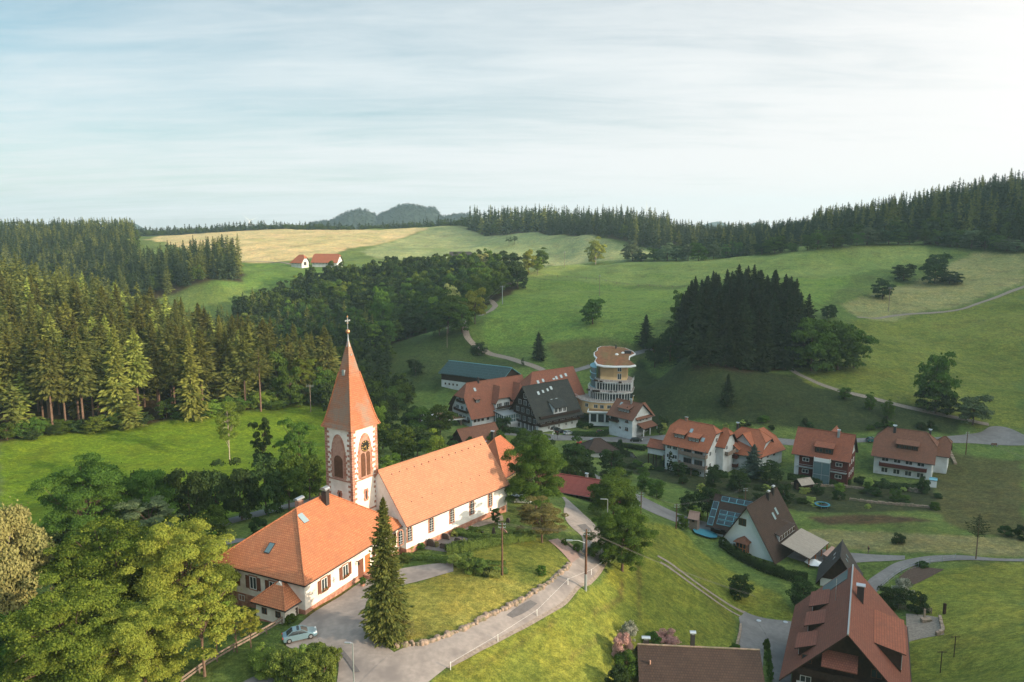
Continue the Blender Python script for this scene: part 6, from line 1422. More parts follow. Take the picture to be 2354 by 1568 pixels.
pcar(*c1(1812,992),*c1(1845,968),(.25,.02,.03),'small dark red car on the garage drive behind the garden',kind='hatch',L=3.8)
pcar(*c3(782,803),*c3(890,795),(.02,.14,.16),'teal estate car on the road behind the last row house',kind='hatch')
g0=G(*c4(490,262)); car(g0.x,g0.y,10,(.35,.38,.4),'silver car half hidden under the linden beyond the nave',kind='hatch')
g0=G(*cT(780,895)); car(g0.x,g0.y,20,(.7,.72,.72),'white car seen between trees left of the hotel terrace',kind='hatch')
# tractor mower by the road
g0=G(*c1(1625,1085)); r=thing('ride_on_mower','small red ride-on mower on the grass below the village road','mower',tuple(g0))
mb=MB(); mb.box(-.9,.5,-.45,.45,.3,.75); mb.box(.2,.9,-.35,.35,.35,.95); mb.build('body',M['red'],r); mb=MB(); mb.box(-.5,.0,-.3,.3,.75,.9); mb.box(-.6,-.45,-.3,.3,.75,1.3); mb.build('seat',M['black'],r)
for x_ in(-.6,.7):
    for s_ in(-.55,.55): mb=MB(); mb.tube([(x_,s_-.1,.28),(x_,s_+.1,.28)],.28,10); mb.build('wheel',M['black'],r)
# --- poles and wires
TOP={}
def pole(key,x,yb,yt,label,rad=.14,m='polewood',arms=2,lamp=False,w_=1.1):
    g=G(x,yb); t=pY(x,yt,g.y).z; h=t-g.z; r=thing('utility_pole',label,'pole',tuple(g))
    mb=MB(); mb.tube([(0,0,-1),(0,0,h*.5),(0,0,h)],[rad*1.25,rad,rad*.75],8); mb.build('shaft',M[m],r)
    if arms:
        mb=MB()
        for i in range(arms): 
            mb.box(-w_/2,w_/2,-.05,.05,h-.35-i*.5,h-.27-i*.5)
            for q in(-.45,-.15,.15,.45): mb.tube([(q*w_,0,h-.27-i*.5),(q*w_,0,h-.08-i*.5)],.04,5)
        mb.build('crossarm',M['steel'],r)
    if lamp:
        mb=MB(); mb.tube([(0,0,h-2.2),(-1.2,-.3,h-1.6),(-2.2,-.5,h-1.5)],.045,6); o=mb.build('lamp_arm',M['steel'],r)
        mb=MB(); mb.box(-3.0,-2.1,-.68,-.38,h-1.6,h-1.42); mb.build('lamp_head',M['metal'],o)
        mb=MB(); mb.tube([(0,.0,-.5),(0,0,2.6)],.21,8); mb.build('steel_sleeve',M['steel'],r)
    TOP[key]=Vector((g.x,g.y,t)); return r
pole('a',1154.5,1322,1201,'bare wooden pole standing in the church lawn beside the clipped hedge',.13)
pole('b',1346,1357,1217,'tall wooden pole with a street lamp arm at the lower road edge',.17,lamp=True)
pole('c',1472.5,1206,1131,'wooden pole beside the valley road, upper of the two roadside ones',.12); pole('d',1554,1216,1158,'wooden pole at the low bush, lower of the two roadside ones',.12)
pole('e',1711.7,1178,1121,'wooden pole behind the solar panelled wing',.13); pole('f',1305.5,1088,1034,'wooden pole in the dark trees by the pond',.13)
pole('g',2220,1045,992,'wooden pole below the road loop at the right',.13); pole('h',1155,699,657,'blue grey steel mast at the bend of the farm track',.22,'steel',w_=3)
pole('i',1028,799,752,'thin pole on the shaded meadow under the wooded hill',.11,'greywood'); pole('j',1297.7,613,578,'thin pole on the crest behind the meadow',.12,'greywood')
pole('k',1378,680,632,'thin grey pole in the middle of the green meadow',.13,'greywood'); pole('l',2042.5,716,660,'pole with crossarm on the right meadow',.15,'greywood',w_=2.4)
pole('m',714.5,947,884,'grey pole with crossarm left of the church spire',.13,'greywood',w_=2.6)
def wires(name,label,pairs,sag=.03,r_=.008,offs=(-.4,-.13,.13,.4)):
    t=thing(name,label,'wires',tuple((pairs[0][0]+pairs[0][1])/2))
    lo=Vector(t.location)
    for a,b in pairs:
        d=b-a; n_=Vector((-d.y,d.x,0)).normalized()
        for o_ in offs:
            P=[a+d*(i/14)+n_*o_-Vector((0,0,sag*d.length*4*(i/14)*(1-i/14)+.15))-lo for i in range(15)]
            mb=MB(); mb.tube(P,r_,4,cap=False); mb.build('wire',M['wire'],t)
rt=Vector((39.,118.,-59.5))
wires('overhead_wires','overhead wires from the lawn pole to the lamp pole',[(TOP['a'],TOP['b'])]); wires('overhead_wires','overhead wires from the lamp pole down to the big farmhouse',[(TOP['b'],rt)],.02)
wires('overhead_wires','overhead wires from the nave to the lawn pole',[(Vector((-12,126,-48.5)),TOP['a'])],.02)
wires('overhead_wires','overhead wires between the valley road poles',[(TOP['f'],TOP['c']),(TOP['c'],TOP['d']),(TOP['d'],TOP['e'])],.02)
wires('overhead_wires','overhead wires crossing the chalet roof to the solar wing pole',[(TOP['e'],Vector((60,158,-63.6)))],.05)
wires('overhead_wires','long wires over the farm track to the meadow crest',[(TOP['h'],TOP['j']),(TOP['i'],TOP['h'])],.02,.03,(-1,1))
wires('overhead_wires','wires falling from the road loop pole to the right edge',[(TOP['g'],Vector((150,195,-68)))],.01,.025,(-.4,.4))
# street lamps
def lamp(x,yb,yt,label,arm=-.9):
    g=G(x,yb); t=pY(x,yt,g.y).z; h=t-g.z; r=thing('street_lamp',label,'street lamp',tuple(g)); mb=MB(); mb.tube([(0,0,-.5),(0,0,h)],[.09,.06],8); mb.build('post',M['steel'],r)
    mb=MB(); mb.prism([(arm*.2,-.14,h+.1),(arm*1.0,-.12,h+.14),(arm*1.0,.12,h+.14),(arm*.2,.14,h+.1)][::-1],(0,0,-.12)); mb.tube([(0,0,h),(arm*.3,0,h+.06)],.05,6); mb.build('lamp_head',M['metal'],r)
lamp(815,1612,1479,'grey street lamp at the bottom edge beside the junction'); lamp(1396,1210,1148,'white street lamp among the upper roadside tree',-1.4); lamp(455.5,1196,1149,'thin street lamp by the lane and the gnarled fruit trees')
lamp(1360,1031,1014,'short white lamp at the village road above the pond')
# --- fences
def fence(name,label,pts,h=1.1,step=2.2,m='greywood',rails=2,rw=.16,pw=.14,pick=False,px=True,mesh_=False):
    P=[G(*p) for p in pts] if px else pts; Q=resample(P,max(2,int(sum((P[i+1]-P[i]).length for i in range(len(P)-1))/step)+1)); Z=HH(Q[:,0],Q[:,1])
    t=thing(name,label,'fence',(Q[0][0],Q[0][1],Z[0])); o=np.array([Q[0][0],Q[0][1],Z[0]]); Q3=[Vector((q[0]-o[0],q[1]-o[1],z-o[2])) for q,z in zip(Q,Z)]
    for q in Q3[:95]: mb=MB(); mb.box(q.x-pw/2,q.x+pw/2,q.y-pw/2,q.y+pw/2,q.z-.5,q.z+h+.08); mb.build('post',M[m],t)
    for i in range(rails):
        mb=MB(); zc=h*(1-.42*i)-rw/2
        for a,b in zip(Q3,Q3[1:]):
            d=(b-a); n_=Vector((-d.y,d.x,0)).normalized()*(.03 if rw>.05 else .008)
            a1,b1=a+Vector((0,0,zc)),b+Vector((0,0,zc)); mb.prism([a1-n_*2.2,b1-n_*2.2,b1-n_*.2,a1-n_*.2][::1],(0,0,rw))
        mb.build('rail',M[m],t)
    if pick:
        mb=MB()
        for a,b in zip(Q3,Q3[1:]):
            n=int((b-a).length/.28)
            for j in range(n): q=a+(b-a)*(j/n); mb.box(q.x-.06,q.x+.06,q.y-.02,q.y+.02,q.z+.08,q.z+h)
        mb.build('picket',M[m],t)
    return t
fence('wooden_fence','weathered two rail wooden fence climbing past the car to the porch',CC(cH,(-40,1600),(60,1520),(150,1460),(300,1370),(430,1300),(560,1220),(700,1140),(770,1085),(860,1045)),1.0,2.4,rw=.24)
fence('picket_fence','short dark picket fence beside the porch wing',CC(cH,(762,1060),(855,1050)),1.0,1.0,'wood',2,.08,.09,True)
fence('picket_fence','dark picket fence of the farmhouse yard at the right',CC(c6,(860,950),(1000,968),(1200,1000)),1.0,2.4,'greywood',2,.09,.14,True)
fence('wire_fence','thin wire mesh fence along the branching road at the right',CC(c6,(790,795),(877,715),(966,640),(1060,585),(1190,590),(1400,556)),1.3,3.2,'steel',3,.02,.06)
fence('pasture_fence','white electric pasture fence along the lower road edge',CC(c4,(-20,1478),(100,1440),(223,1395),(390,1300),(552,1202),(700,1090),(850,980),(980,850),(1105,768),(1140,690)),.95,8.5,'white',1,.012,.09)
fence('field_fence','thin dark fence crossing the green meadow below the crest',[(1165,638),(1230,630),(1330,640),(1400,651),(1480,658),(1600,657)],1.2,7,'greywood',2,.06,.22)
fence('field_fence','thin fence at the foot of the right forest',[(1700,589),(1800,577),(1900,562),(2010,558),(2120,556)],1.2,7,'greywood',2,.06,.22)
# --- boulders along the lawn
bm_=[]
for i in range(4):
    g=random.Random(i); mb=MB(); import bmesh as _b
    b_=_b.new(); _b.ops.create_icosphere(b_,subdivisions=2,radius=.5)
    for v_ in b_.verts: 
        v_.co*=1+.14*math.sin(v_.co.x*7+i)+.12*math.cos(v_.co.y*6-i*2)+g.uniform(-.05,.05); v_.co.x*=1.25; v_.co.z*=.8
        v_.co.x=max(min(v_.co.x,.52),-.5); v_.co.z=min(v_.co.z,.33)
    me=bpy.data.meshes.new('boulder'); b_.to_mesh(me); b_.free(); me.materials.append(M['stone']); bm_.append(me)
wp=CC(c4,(-70,1245),(0,1213),(80,1182),(150,1150),(200,1112),(260,1085),(350,1046),(420,1012),(470,990),(530,958),(575,930),(620,900),(660,865),(700,842),(740,812),(780,780),(820,748),(845,715)); wp=[(893,1478),(912,1488),(950,1484),(990,1475)]+wp
g=random.Random(5); Q=resample([G(*p) for p in wp],78)
for i,q in enumerate(Q):
    s_=g.uniform(.5,1.15); x,y=q[0]+g.uniform(-.12,.12),q[1]+g.uniform(-.12,.12)
    o=link('boulder',bm_[i%4]); o.location=(x,y,H(x,y)+.12*s_); o.rotation_euler=(g.uniform(-.2,.2),g.uniform(-.2,.2),g.uniform(0,6.3)); o.scale=(s_,s_*g.uniform(.7,1),s_*g.uniform(.8,1.3))
    tag(o,'rough field stone in the low row edging the church lawn along the road','boulder','boulders edging the church lawn')
Q=resample([G(*p) for p in CC(cH,(1385,1110),(1400,1150),(1440,1190),(1500,1215),(1560,1230),(1600,1245),(1650,1270))],12)
for i,q in enumerate(Q):
    o=link('boulder',bm_[i%4]); o.location=(q[0],q[1],H(*q)+.1); s_=g.uniform(.6,1); o.scale=(s_,)*3; o.rotation_euler=(0,0,i); tag(o,'stone at the foot of the tall fir','boulder','stones round the foot of the tall fir')
Q=resample([G(*p) for p in CC(c4,(800,540),(850,575),(900,610),(940,640))],12)
for i,q in enumerate(Q):
    o=link('boulder',bm_[i%4]); o.location=(q[0],q[1],H(*q)+.15); s_=g.uniform(.5,.8); o.scale=(s_,)*3; o.rotation_euler=(0,0,i*2); tag(o,'brown stone edging the brick ramp','boulder','stones edging the brick ramp')
# --- hedges
def hedge(label,pts,h,wd,lk='hedge',n=5000,s=.2,name='hedge',seed=1):
    P=[G(*p) for p in pts]; L_=sum((P[i+1]-P[i]).length for i in range(len(P)-1)); Q=resample(P,max(4,int(L_/.6))); g=np.random.RandomState(seed)
    k=g.uniform(0,len(Q)-1.001,n); i=k.astype(int); f=(k-i)[:,None]; C=Q[i]*(1-f)+Q[i+1]*f; d=Q[i+1]-Q[i]; d/=np.linalg.norm(d,axis=1,keepdims=True); nn=np.stack([-d[:,1],d[:,0]],1)
    a=g.uniform(0,2*np.pi,n); RB=g.uniform(.84,1.16,(400,9)); bump=RB[(k*.6/.9).astype(int)%400,(a*1.4).astype(int)%9]; ca_,sa_=np.cos(a),np.abs(np.sin(a)); pw=lambda v:np.sign(v)*np.abs(v)**.5
    u=pw(ca_)*wd/2*bump; zz_=pw(sa_)*h*bump; X=C+nn*u[:,None]; Z=HH(X[:,0],X[:,1])
    # side leaves also between ground and top
    P3=np.stack([X[:,0],X[:,1],Z+zz_*g.uniform(.75,1.02,n)**1],1); nr_=unit(np.stack([nn[:,0]*ca_,nn[:,1]*ca_,sa_+.2],1)+g.randn(n,3)*.5); t=unit(np.cross(nr_,g.randn(n,3))); b=np.cross(nr_,t); sz=s*g.uniform(.6,1.3,n)
    V=quads(P3,t,b,sz,sz*.75); o_=np.array([P[0].x,P[0].y,P[0].z]); me=bpy.data.meshes.new(name); fastmesh(me,V-o_,np.arange(len(V)).reshape(-1,4),4); me.materials.append(LM[lk]); o=link(name,me); o.location=o_
    return tag(o,label,'hedge')
E_=mk(1480,1860,520,2354)
hedge('bright clipped hedge between graves and church lawn',CC(E_,(870,980),(1150,930),(1450,880),(1750,820),(2050,780),(2354,740)),1.5,1.7,'hedge',16000,.2)
hedge('low curved clipped hedge ending at the lawn pole',CC(E_,(1060,1160),(1250,1240),(1450,1320),(1650,1370),(1800,1375)),.8,1.2,'box',7000,.16)
hedge('flat clipped planting inside the curved hedge',CC(E_,(1200,1140),(1450,1200),(1700,1230),(1900,1220)),.45,3.6,'hedge',9000,.17)
hedge('low hedge along the path end beside the parsonage',CC(E_,(120,1060),(400,1070),(700,1100),(920,1140)),.9,1.2,'hedge',6000,.17)
hedge('low grave hedge nearest the nave wall',CC(E_,(1020,640),(1250,700),(1500,760),(1700,760)),.9,1.1,'hedge',6500,.17)
hedge('dark tall hedge curving below the white chalet',CC(c5,(735,515),(820,580),(900,630),(1050,705),(1200,755),(1300,785),(1400,800)),1.9,1.5,'dark',15000,.3)
hedge('dark garden hedge above the pond',CC(c1,(1740,1120),(1850,1105),(2000,1110),(2150,1130),(2280,1150)),1.4,1.6,'dark',7000,.35)
hedge('dark garden planting between hotel and first white house',CC(c1,(1560,1000),(1700,1010),(1850,1010),(1900,985)),1.6,2.0,'dark',6000,.35)
hedge('dark planting at the foot of the row houses',CC(c2,(760,960),(900,990),(1100,1010),(1250,1020)),1.5,2.5,'dark',8000,.4)
hedge('overgrown planting on the garden terrace of the last row house',CC(c3,(700,1130),(900,1180),(1100,1200),(1300,1200)),1.3,3.0,'dark',9000,.4)
hedge('overgrown planting under the timber house',CC(c3,(120,1110),(300,1130),(500,1150),(640,1150)),1.3,2.6,'dark',8000,.4)
for i,pp in enumerate((CC(c1,(60,920),(300,905),(420,900)),CC(c1,(820,960),(1100,985)),CC(c1,(1560,900),(1700,930),(1780,900)))):
    hedge(('dark shrubs left of the barn with the brown roof','dark shrubs on the hotel forecourt','dark shrubs in the hotel garden')[i],pp,1.8,3,'dark',5000,.4,'shrubbery',i)
# --- churchyard
strip('grave_path',CC(E_,(480,900),(760,720),(990,640)),CC(E_,(900,960),(1140,880),(1500,780)),M['patch'],.05,5)
strip('gravel_strip',CC(E_,(60,850),(560,640),(880,540),(960,565),(1500,430),(1830,330)),CC(E_,(60,930),(560,770),(900,650),(990,640),(1500,510),(1850,420)),M['gravel'],.07,4)
gs=MB()
def stone(px,py,w_,h,label,pts=None,ry=0):
    g=G(px,py); mb=MB(); P=pts or [(-.5,0),(.5,0),(.5,.75),(.25,1),(-.3,.95),(-.5,.7)]
    mb.prism([(x*w_,-.14,z*h-.05) for x,z in P],(0,.28,0)); o=mb.build('gravestone',M['granite']); o.location=g; o.rotation_euler=(0,0,R(ry)); tag(o,label,'gravestone')
for u,v,w_,h,lb in ((615,855,1.6,1.35,'dark rough gravestone nearest the parsonage'),(870,735,1.5,1.1,'wide flat topped gravestone behind the yellow shrub'),(840,900,1.7,1.0,'broad brown gravestone beside the light hedge'),(1080,815,1.5,1.15,'rounded gravestone left of the yellow bush'),(1270,835,1.4,.75,'low gravestone right of the yellow bush'),(1680,640,.7,1.25,'dark pointed gravestone near the lawn pole'),(1475,635,.7,.5,'small gravestone in the middle of the far graves'),(1925,450,.7,.9,'dark gravestone under the brownish tree')):
    stone(*E_(u,v),w_,h,lb,[(-.5,0),(.5,0),(.1,1),(-.1,1)] if 'pointed' in lb else None,-35)
mb=MB(); 
for i in range(9):
    a0,a1=math.pi*(.02+i*.5/9),math.pi*(.02+(i+1)*.5/9)
    mb.prism([(1.3*math.cos(a0),-.15,1.3*math.sin(a0)),(1.3*math.cos(a1),-.15,1.3*math.sin(a1)),(1.0*math.cos(a1),-.15,1.0*math.sin(a1)),(1.0*math.cos(a0),-.15,1.0*math.sin(a0))][::-1],(0,.3,0))
o=mb.build('gravestone',M['sandlight']); o.location=G(*E_(1800,665)); o.rotation_euler=(0,0,-.3); tag(o,'pale curved gravestone beside the lawn pole','gravestone')
ptree('bush','shrub',*E_(1180,815),E_(0,725)[1],10,'flower' if 'flower' in LM else 'gold','small yellow bush between two gravestones','shrub')
ptree('bush','shrub',*E_(715,860),E_(0,790)[1],12,'gold','small yellow plant in front of the dark gravestones','shrub')
ptree('bush','shrub',*c1(1690,935),c1(0,905)[1],14,'gold','yellow bush in the round bed before the first white house','shrub')
# --- valley bits
def spot(px,py): return tuple(G(px,py))
r=thing('trampoline','round blue edged trampoline on the valley lawn','trampoline',spot(1890,1166)); mb=MB(); mb.lathe([(1.9,.75),(1.9,.85),(1.45,.85),(1.45,.75)],20); mb.build('pad',M['blue'],r); mb=MB(); mb.lathe([(1.45,.8),(0,.79)],20); mb.build('mat',M['black'],r)
for i in range(6): a=i*math.pi/3; mb=MB(); mb.tube([(1.7*math.cos(a),1.7*math.sin(a),-.2),(1.7*math.cos(a),1.7*math.sin(a),.8)],.04,5); mb.build('leg',M['steel'],r)
g0=G(*c3(235,1215)); gh=Bld('greenhouse','small garden shed with pale sheet roof in the dark terraced garden','shed',g0.x,g0.y,20,4,3.2,g0.z,g0.z+1.9,g0.z+3.0); gh.walls(M['wood']); gh.makeroof(M['palesheet'],oh=.3,og=.3,th=.08); gh.door('L',1.6,g0.z,.9,1.8)
g0=G(1590,1217); th=Bld('garden_hut','little wooden tower hut with pink sheet roof left of the solar wing','hut',g0.x-.6,g0.y,-30,1.8,1.8,g0.z,g0.z+3.0,g0.z+4.0); th.walls(M['greywood']); th.makeroof(M['pinksheet'],oh=.35,og=.3,th=.08); th.win('F',.9,g0.z+2.2,.6,.6,'d')
sp_=strip('pool_cover_base',CC(c5,(515,405),(520,385),(640,400),(705,440)),CC(c5,(530,425),(600,450),(650,465),(700,462)),M['bluecover'] if 'bluecover' in M else M['blue'],.5,5,step=.5); del sp_['kind']; sp_.name='pool_cover'; tag(sp_,'bright blue pool cover beside the solar panelled wing','pool')
r=thing('bench','wooden bench at the grass edge of the road loop','bench',spot(2286,1026)); mb=MB(); mb.box(-.9,.9,-.25,.25,.42,.48); mb.build('seat',M['midwood'],r); mb=MB(); mb.box(-.9,.9,.22,.28,.5,.95); mb.build('backrest',M['midwood'],r)
for x_ in(-.75,.75): mb=MB(); mb.box(x_-.06,x_+.06,-.22,.25,-.2,.42); mb.build('leg',M['steel'],r)
r=thing('slide','bright blue garden slide between two dark bushes','slide',spot(2060,1398)); mb=MB(); mb.prism([(-.25,0,.2),(.25,0,.2),(1.75,1.9,1.7),(1.25,1.9,1.7)],(0,0,-.08)); mb.build('chute',M['blue'],r)
for x_ in(1.3,1.7): mb=MB(); mb.tube([(x_,1.9,-.2),(x_,1.9,1.7)],.05,5); mb.build('leg',M['steel'],r)
r=thing('stone_fountain','stone trough fountain in the gravel yard','fountain',spot(*c6(1155,1065))); mb=MB(); mb.box(-.8,.8,-.45,.45,-.1,.55); mb.box(-.65,.65,-.3,.3,.5,.56); mb.build('trough',M['stone'],r); mb=MB(); mb.box(-.15,.15,.45,.7,-.1,2.0); mb.build('stone_post',M['stone'],r)
strip('gravel_yard',CC(c6,(990,1000),(1130,1000),(1270,1035)),CC(c6,(1000,1240),(1120,1200),(1310,1175)),M['soil2'] if 'soil2' in M else M['gravel'],.05,8)
strip('garden_bed',CC(c6,(930,700),(985,650),(1060,605)),CC(c6,(1060,760),(1190,700),(1310,632)),M['soil'],.06,8)
def swall(label,pts,h=.7,w_=.5,m='stone'):
    P=[G(*p) for p in pts]; Q=resample(P,max(3,int(sum((P[i+1]-P[i]).length for i in range(len(P)-1))/.8))); g=random.Random(3); mb=MB(); o_=P[0]
    for i in range(len(Q)-1):
        a,b=Vector((*Q[i],0)),Vector((*Q[i+1],0)); d=(b-a); n_=Vector((-d.y,d.x,0)).normalized()*w_/2*g.uniform(.85,1.15); z=H(a.x,a.y); zt=z+h*g.uniform(.75,1.1)
        P4=[a-n_-o_,b-n_-o_,b+n_-o_,a+n_-o_]
        for p in P4: p.z=zt-o_.z
        mb.prism(P4,(0,0,-(zt-z+.6)))
    o=mb.build('stone_wall',M[m]); o.location=o_; tag(o,label,'wall')
swall('rough stone terrace wall below the timber row house',CC(c3,(150,1160),(330,1170),(600,1180),(760,1200))); swall('rough stone terrace wall below the last row house',CC(c3,(940,1180),(1080,1200),(1240,1230)),1.2); swall('lowest stone garden wall above the valley lawn',CC(c3,(640,1290),(800,1310),(1000,1330),(1200,1345),(1340,1360)))
swall('low stone wall round the gravel yard',CC(c6,(1270,1035),(1290,1110),(1310,1180),(1240,1185)),.6,.5); swall('narrow stone steps wall right of the last row house',CC(c3,(1440,820),(1490,900),(1530,990)),.5,.8)
swall('retaining kerb left of the junction',CC(c5,(885,1130),(878,1200),(855,1290)),.45,.4)
g0=G(*c3(1308,1180)); gx=Bld('garden_hut','small pale blue garden box beside the last row house','shed',g0.x,g0.y,-30,1.8,1.6,g0.z,g0.z+2.2,g0.z+2.6); gx.walls(M['frame']); gx.makeroof(M['panelframe'],oh=.1,og=.1,th=.06)
# pond pavilion
g0=G(*c1(1720,1215)); pv_=Bld('pond_pavilion','pavilion with dark brown hipped roof and white parapet at the pond','pavilion',g0.x,g0.y,18,9,7,g0.z,g0.z+2.6,g0.z+5.0); pv_.makeroof(M['brownroof'],1,1,oh=1.2,og=1.2)
mb=MB(); mb.box(0,5.5,0,.15,g0.z-1,g0.z+1.0); mb.box(0,.15,0,7,g0.z-1,g0.z+1.0); pv_.part(mb,'parapet',M['plaster']); mb=MB(); mb.box(5.5,9,0,7,g0.z-1,g0.z+2.5); pv_.part(mb,'wall',M['midwood'])
for u in(.2,5.3): mb=MB(); mb.box(u-.12,u+.12,.1,.3,g0.z,g0.z+2.5); pv_.part(mb,'post',M['white'])
pd_=strip('pond',CC(c1,(1900,1110),(1980,1130),(2150,1170)),CC(c1,(1930,1160),(2050,1200),(2200,1230)),mat('pond water',(.02,.018,.012),.08,0,.5),.1,6)
# meadow trough and feeder marks, red bench seat on the hill, sign posts by the hotel
r=thing('deck_chair','red wooden seats on the slope beside the spruce clump','seat',spot(1506,806))
for i in range(2): mb=MB(); mb.prism([(-1+i*1.6,0,.5),(0+i*1.6,0,.5),(0+i*1.6,1.8,.9),(-1+i*1.6,1.8,.9)],(0,0,-.1)); mb.prism([(-1+i*1.6,1.8,.9),(0+i*1.6,1.8,.9),(0+i*1.6,2.4,2.1),(-1+i*1.6,2.4,2.1)],(0,.1,-.1)); mb.build('seat',M['red'],r)
N_=mk(2050,1580,250,2306)
r=thing('sign_post','signpost with white direction boards beside the village road','sign',spot(*N_(232,650))); mb=MB(); mb.tube([(0,0,-.3),(0,0,4.2)],.06,6); mb.build('post',M['steel'],r); mb=MB(); mb.box(-1.1,0,-.04,.04,3.3,3.65); mb.box(.0,.5,-.04,.04,2.7,3.1); mb.box(-.4,-.1,-.04,.04,1.9,2.7); mb.build('board',M['white'],r)
r=thing('sign_post','dark lantern shaped sign post right of the white direction boards','sign',spot(*N_(375,630))); mb=MB(); mb.tube([(0,0,-.3),(0,0,2.0)],.06,6); mb.build('post',M['darkmetal'],r); mb=MB(); mb.box(-.35,.35,-.1,.1,1.6,2.5); mb.box(.1,.5,-.1,.1,2.5,3.1); mb.build('board',M['wood'],r)
r=thing('post_box','pale post box on a stand above the pond','box',spot(*N_(1550,830))); mb=MB(); mb.box(-.3,.3,-.25,.25,1.0,2.1); mb.prism([(-.35,-.3,2.2),(.35,-.3,2.2),(.35,.3,2.3),(-.35,.3,2.3)],(0,0,-.12)); mb.build('box',M['panelframe'],r); mb=MB(); mb.box(-.05,.05,-.05,.05,-.3,1.0); mb.build('post',M['greywood'],r)
for i,(px,py,lb) in enumerate(((*c6(1308,1000),'dark charred stake on the right hand field'),(*c6(1388,1360),'thin stake with crosspiece on the lower right field'),(*c6(1275,1490),'thin stake nearest the lower right corner'))):
    r=thing('stake',lb,'post',spot(px,py)); mb=MB(); h=1.9 if i==0 else 3.4; w_=.2 if i==0 else .05; mb.box(-w_,w_,-w_,w_,-.3,h); mb.build('shaft',M['wood'],r)
    if i: mb=MB(); mb.box(-.7,.7,-.03,.03,h-.15,h-.05); mb.build('crosspiece',M['wood'],r)
# manhole covers
for px,py in((*c5(1025,1097),),(*c5(1232,1108),)):
    g0=G(px,py); mb=MB(); mb.lathe([(.42,.16),(.40,.19),(0,.19)],14); o=mb.build('manhole_cover',M['granite2'] if 'granite2' in M else M['metal']); o.location=g0; tag(o,'round pale manhole cover '+('nearer the track end' if px<1745 else 'nearer the big farmhouse')+' on the junction','manhole')
# flower tubs by the parsonage door
for u,lb in((10.6,'planted stone tub left of the parsonage door'),(15.6,'planted stone tub right of the parsonage door')):
    x,y=off(*off(-27.7,98.4,64.0,.62,.62),64,u,-1.6); z=H(x,y); r=thing('flower_tub',lb,'planter',(x,y,z)); mb=MB(); mb.lathe([(.25,-.1),(.38,.5),(.3,.5),(0,.45)],10); mb.build('tub',M['sand'],r); c=link('plant',PRO['shrub'][0][0],r); c.scale=(.28,.28,.3); c.location=(0,0,.5)
# wind turbines on the far hills
def turb(x,yb,yt,D_,rot,label):
    p=pY(x,yt,D_); q=pY(x,yb,D_); h=p.z-q.z; r=thing('wind_turbine',label,'wind turbine',(p.x,D_,q.z-60)); h+=60
    mb=MB(); mb.tube([(0,0,0),(0,0,h)],[3.4,2.],8); mb.build('tower',M['white'],r); mb=MB(); mb.box(-2.5,2.5,-6,5,h-2,h+3); o=mb.build('nacelle',M['white'],r)
    for i in range(3):
        a=R(rot+120*i); L_=52; mb=MB(); c_,s_=math.cos(a),math.sin(a); P=[(3.2,-1.8),(10,-2.6),(L_,-.5),(L_,.5),(10,2.6),(3.2,1.8)]
        mb.prism([(x_*c_-y_*s_,-7,h+x_*s_+y_*c_) for x_,y_ in P][::-1],(0,.9,0)); mb.build('blade',M['white'],r)
turb(1487,500,482,4300,96,'white wind turbine with a raised blade over the central forest'); turb(1888,505,489,4300,92,'faint wind turbine left of the right forest ridge'); turb(574,522,507,4700,20,'tiny wind turbine on the far left horizon')
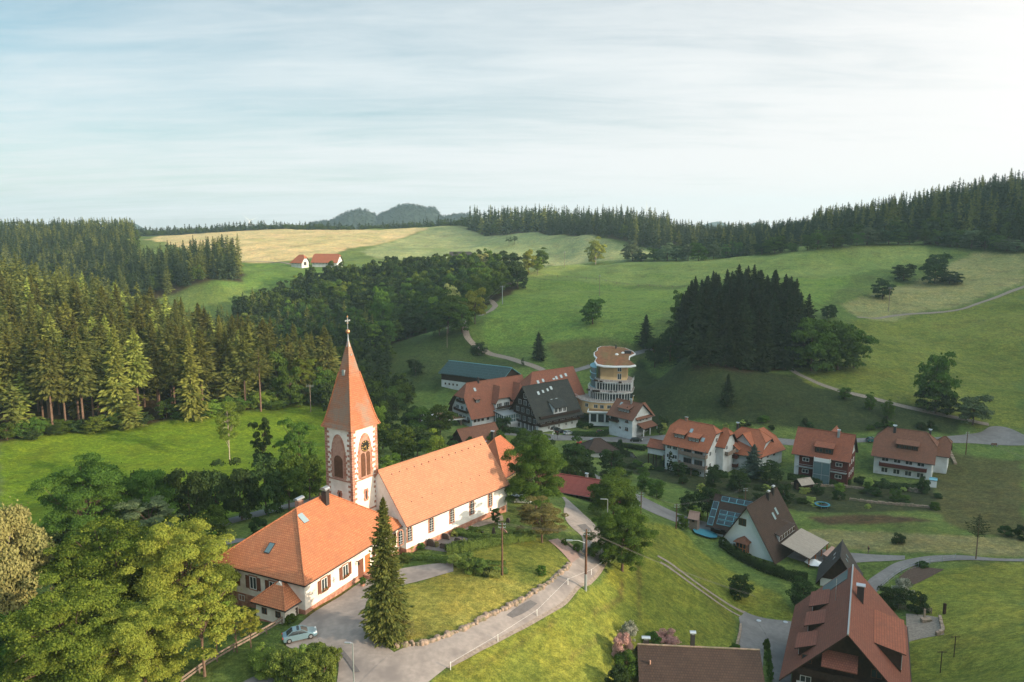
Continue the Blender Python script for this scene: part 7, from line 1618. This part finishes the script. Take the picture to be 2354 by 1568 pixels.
# --- the walker on the valley road
def person(px,py,label,deg):
    g0=G(px,py); me=bpy.data.meshes.new('body'); o=bpy.data.objects.new('person',me); COL.objects.link(o); o.location=(g0.x,g0.y,g0.z+.1); o.rotation_euler=(0,0,R(deg))
    V_=[(0,0,.95,.15),(0,.0,1.15,.145),(0,.01,1.38,.16),(0,.0,1.52,.06),(0,-.01,1.66,.10),(0,-.0,1.76,.075),
        (.09,.02,.9,.10),(.1,-.16,.5,.065),(.1,-.2,.08,.045),(.1,-.32,.05,.04),(-.09,0,.9,.10),(-.1,.12,.5,.065),(-.1,.3,.12,.045),(-.1,.2,.05,.04),
        (.19,0,1.42,.065),(.25,.08,1.15,.045),(.23,-.06,.93,.035),(-.19,0,1.42,.065),(-.25,-.1,1.17,.045),(-.2,-.3,1.05,.035)]
    Ed=[(0,1),(1,2),(2,3),(3,4),(4,5),(0,6),(6,7),(7,8),(8,9),(0,10),(10,11),(11,12),(12,13),(2,14),(14,15),(15,16),(2,17),(17,18),(18,19)]
    me.from_pydata([v[:3] for v in V_],Ed,[]); sk=o.modifiers.new('skin','SKIN'); 
    for i,v in enumerate(V_): me.skin_vertices[0].data[i].radius=(v[3],v[3]*.85)
    me.skin_vertices[0].data[0].use_root=True; ss=o.modifiers.new('s','SUBSURF'); ss.levels=ss.render_levels=1
    pm=mat('dark jacket and trousers',(.06,.03,.03),.9); nt=pm.node_tree; tcn=nt.nodes.new('ShaderNodeTexCoord'); sz=nt.nodes.new('ShaderNodeSeparateXYZ'); nt.links.new(tcn.outputs['Object'],sz.inputs[0])
    c=mixc(nt,mth(nt,'GREATER_THAN',sz.outputs[2],1.5),(.055,.03,.03),(.45,.29,.21)); c=mixc(nt,mth(nt,'LESS_THAN',sz.outputs[2],.92),c,(.14,.11,.09)); nt.links.new(c,pm.node_tree.nodes['Principled BSDF'].inputs['Base Color']); me.materials.append(pm)
    hb=MB(); hb.lathe([(0,1.86),(.08,1.83),(.115,1.76),(.12,1.68),(.10,1.6)][::-1],10,(0,.03)); h_=hb.build('hair',mat('hair',(.30,.17,.08),.8),o)
    return tag(o,label,'person')
person(*c6(677,506),'person in a dark top walking on the valley road behind the small garage',100)
# ------------------------------------------------ air
mb=MB(); mb.box(-5050,5050,-3050,5050,-260,130)
hm=bpy.data.materials.new('air'); hm.use_nodes=True; nt=hm.node_tree; nt.nodes.clear()
pv=nt.nodes.new('ShaderNodeVolumePrincipled'); pv.inputs['Color'].default_value=(.64,.88,1,1); pv.inputs['Density'].default_value=.00012; pv.inputs['Anisotropy'].default_value=.25
o=nt.nodes.new('ShaderNodeOutputMaterial'); nt.links.new(pv.outputs[0],o.inputs['Volume'])
tag(link('haze',mb.mesh('haze',hm)),kind='stuff')
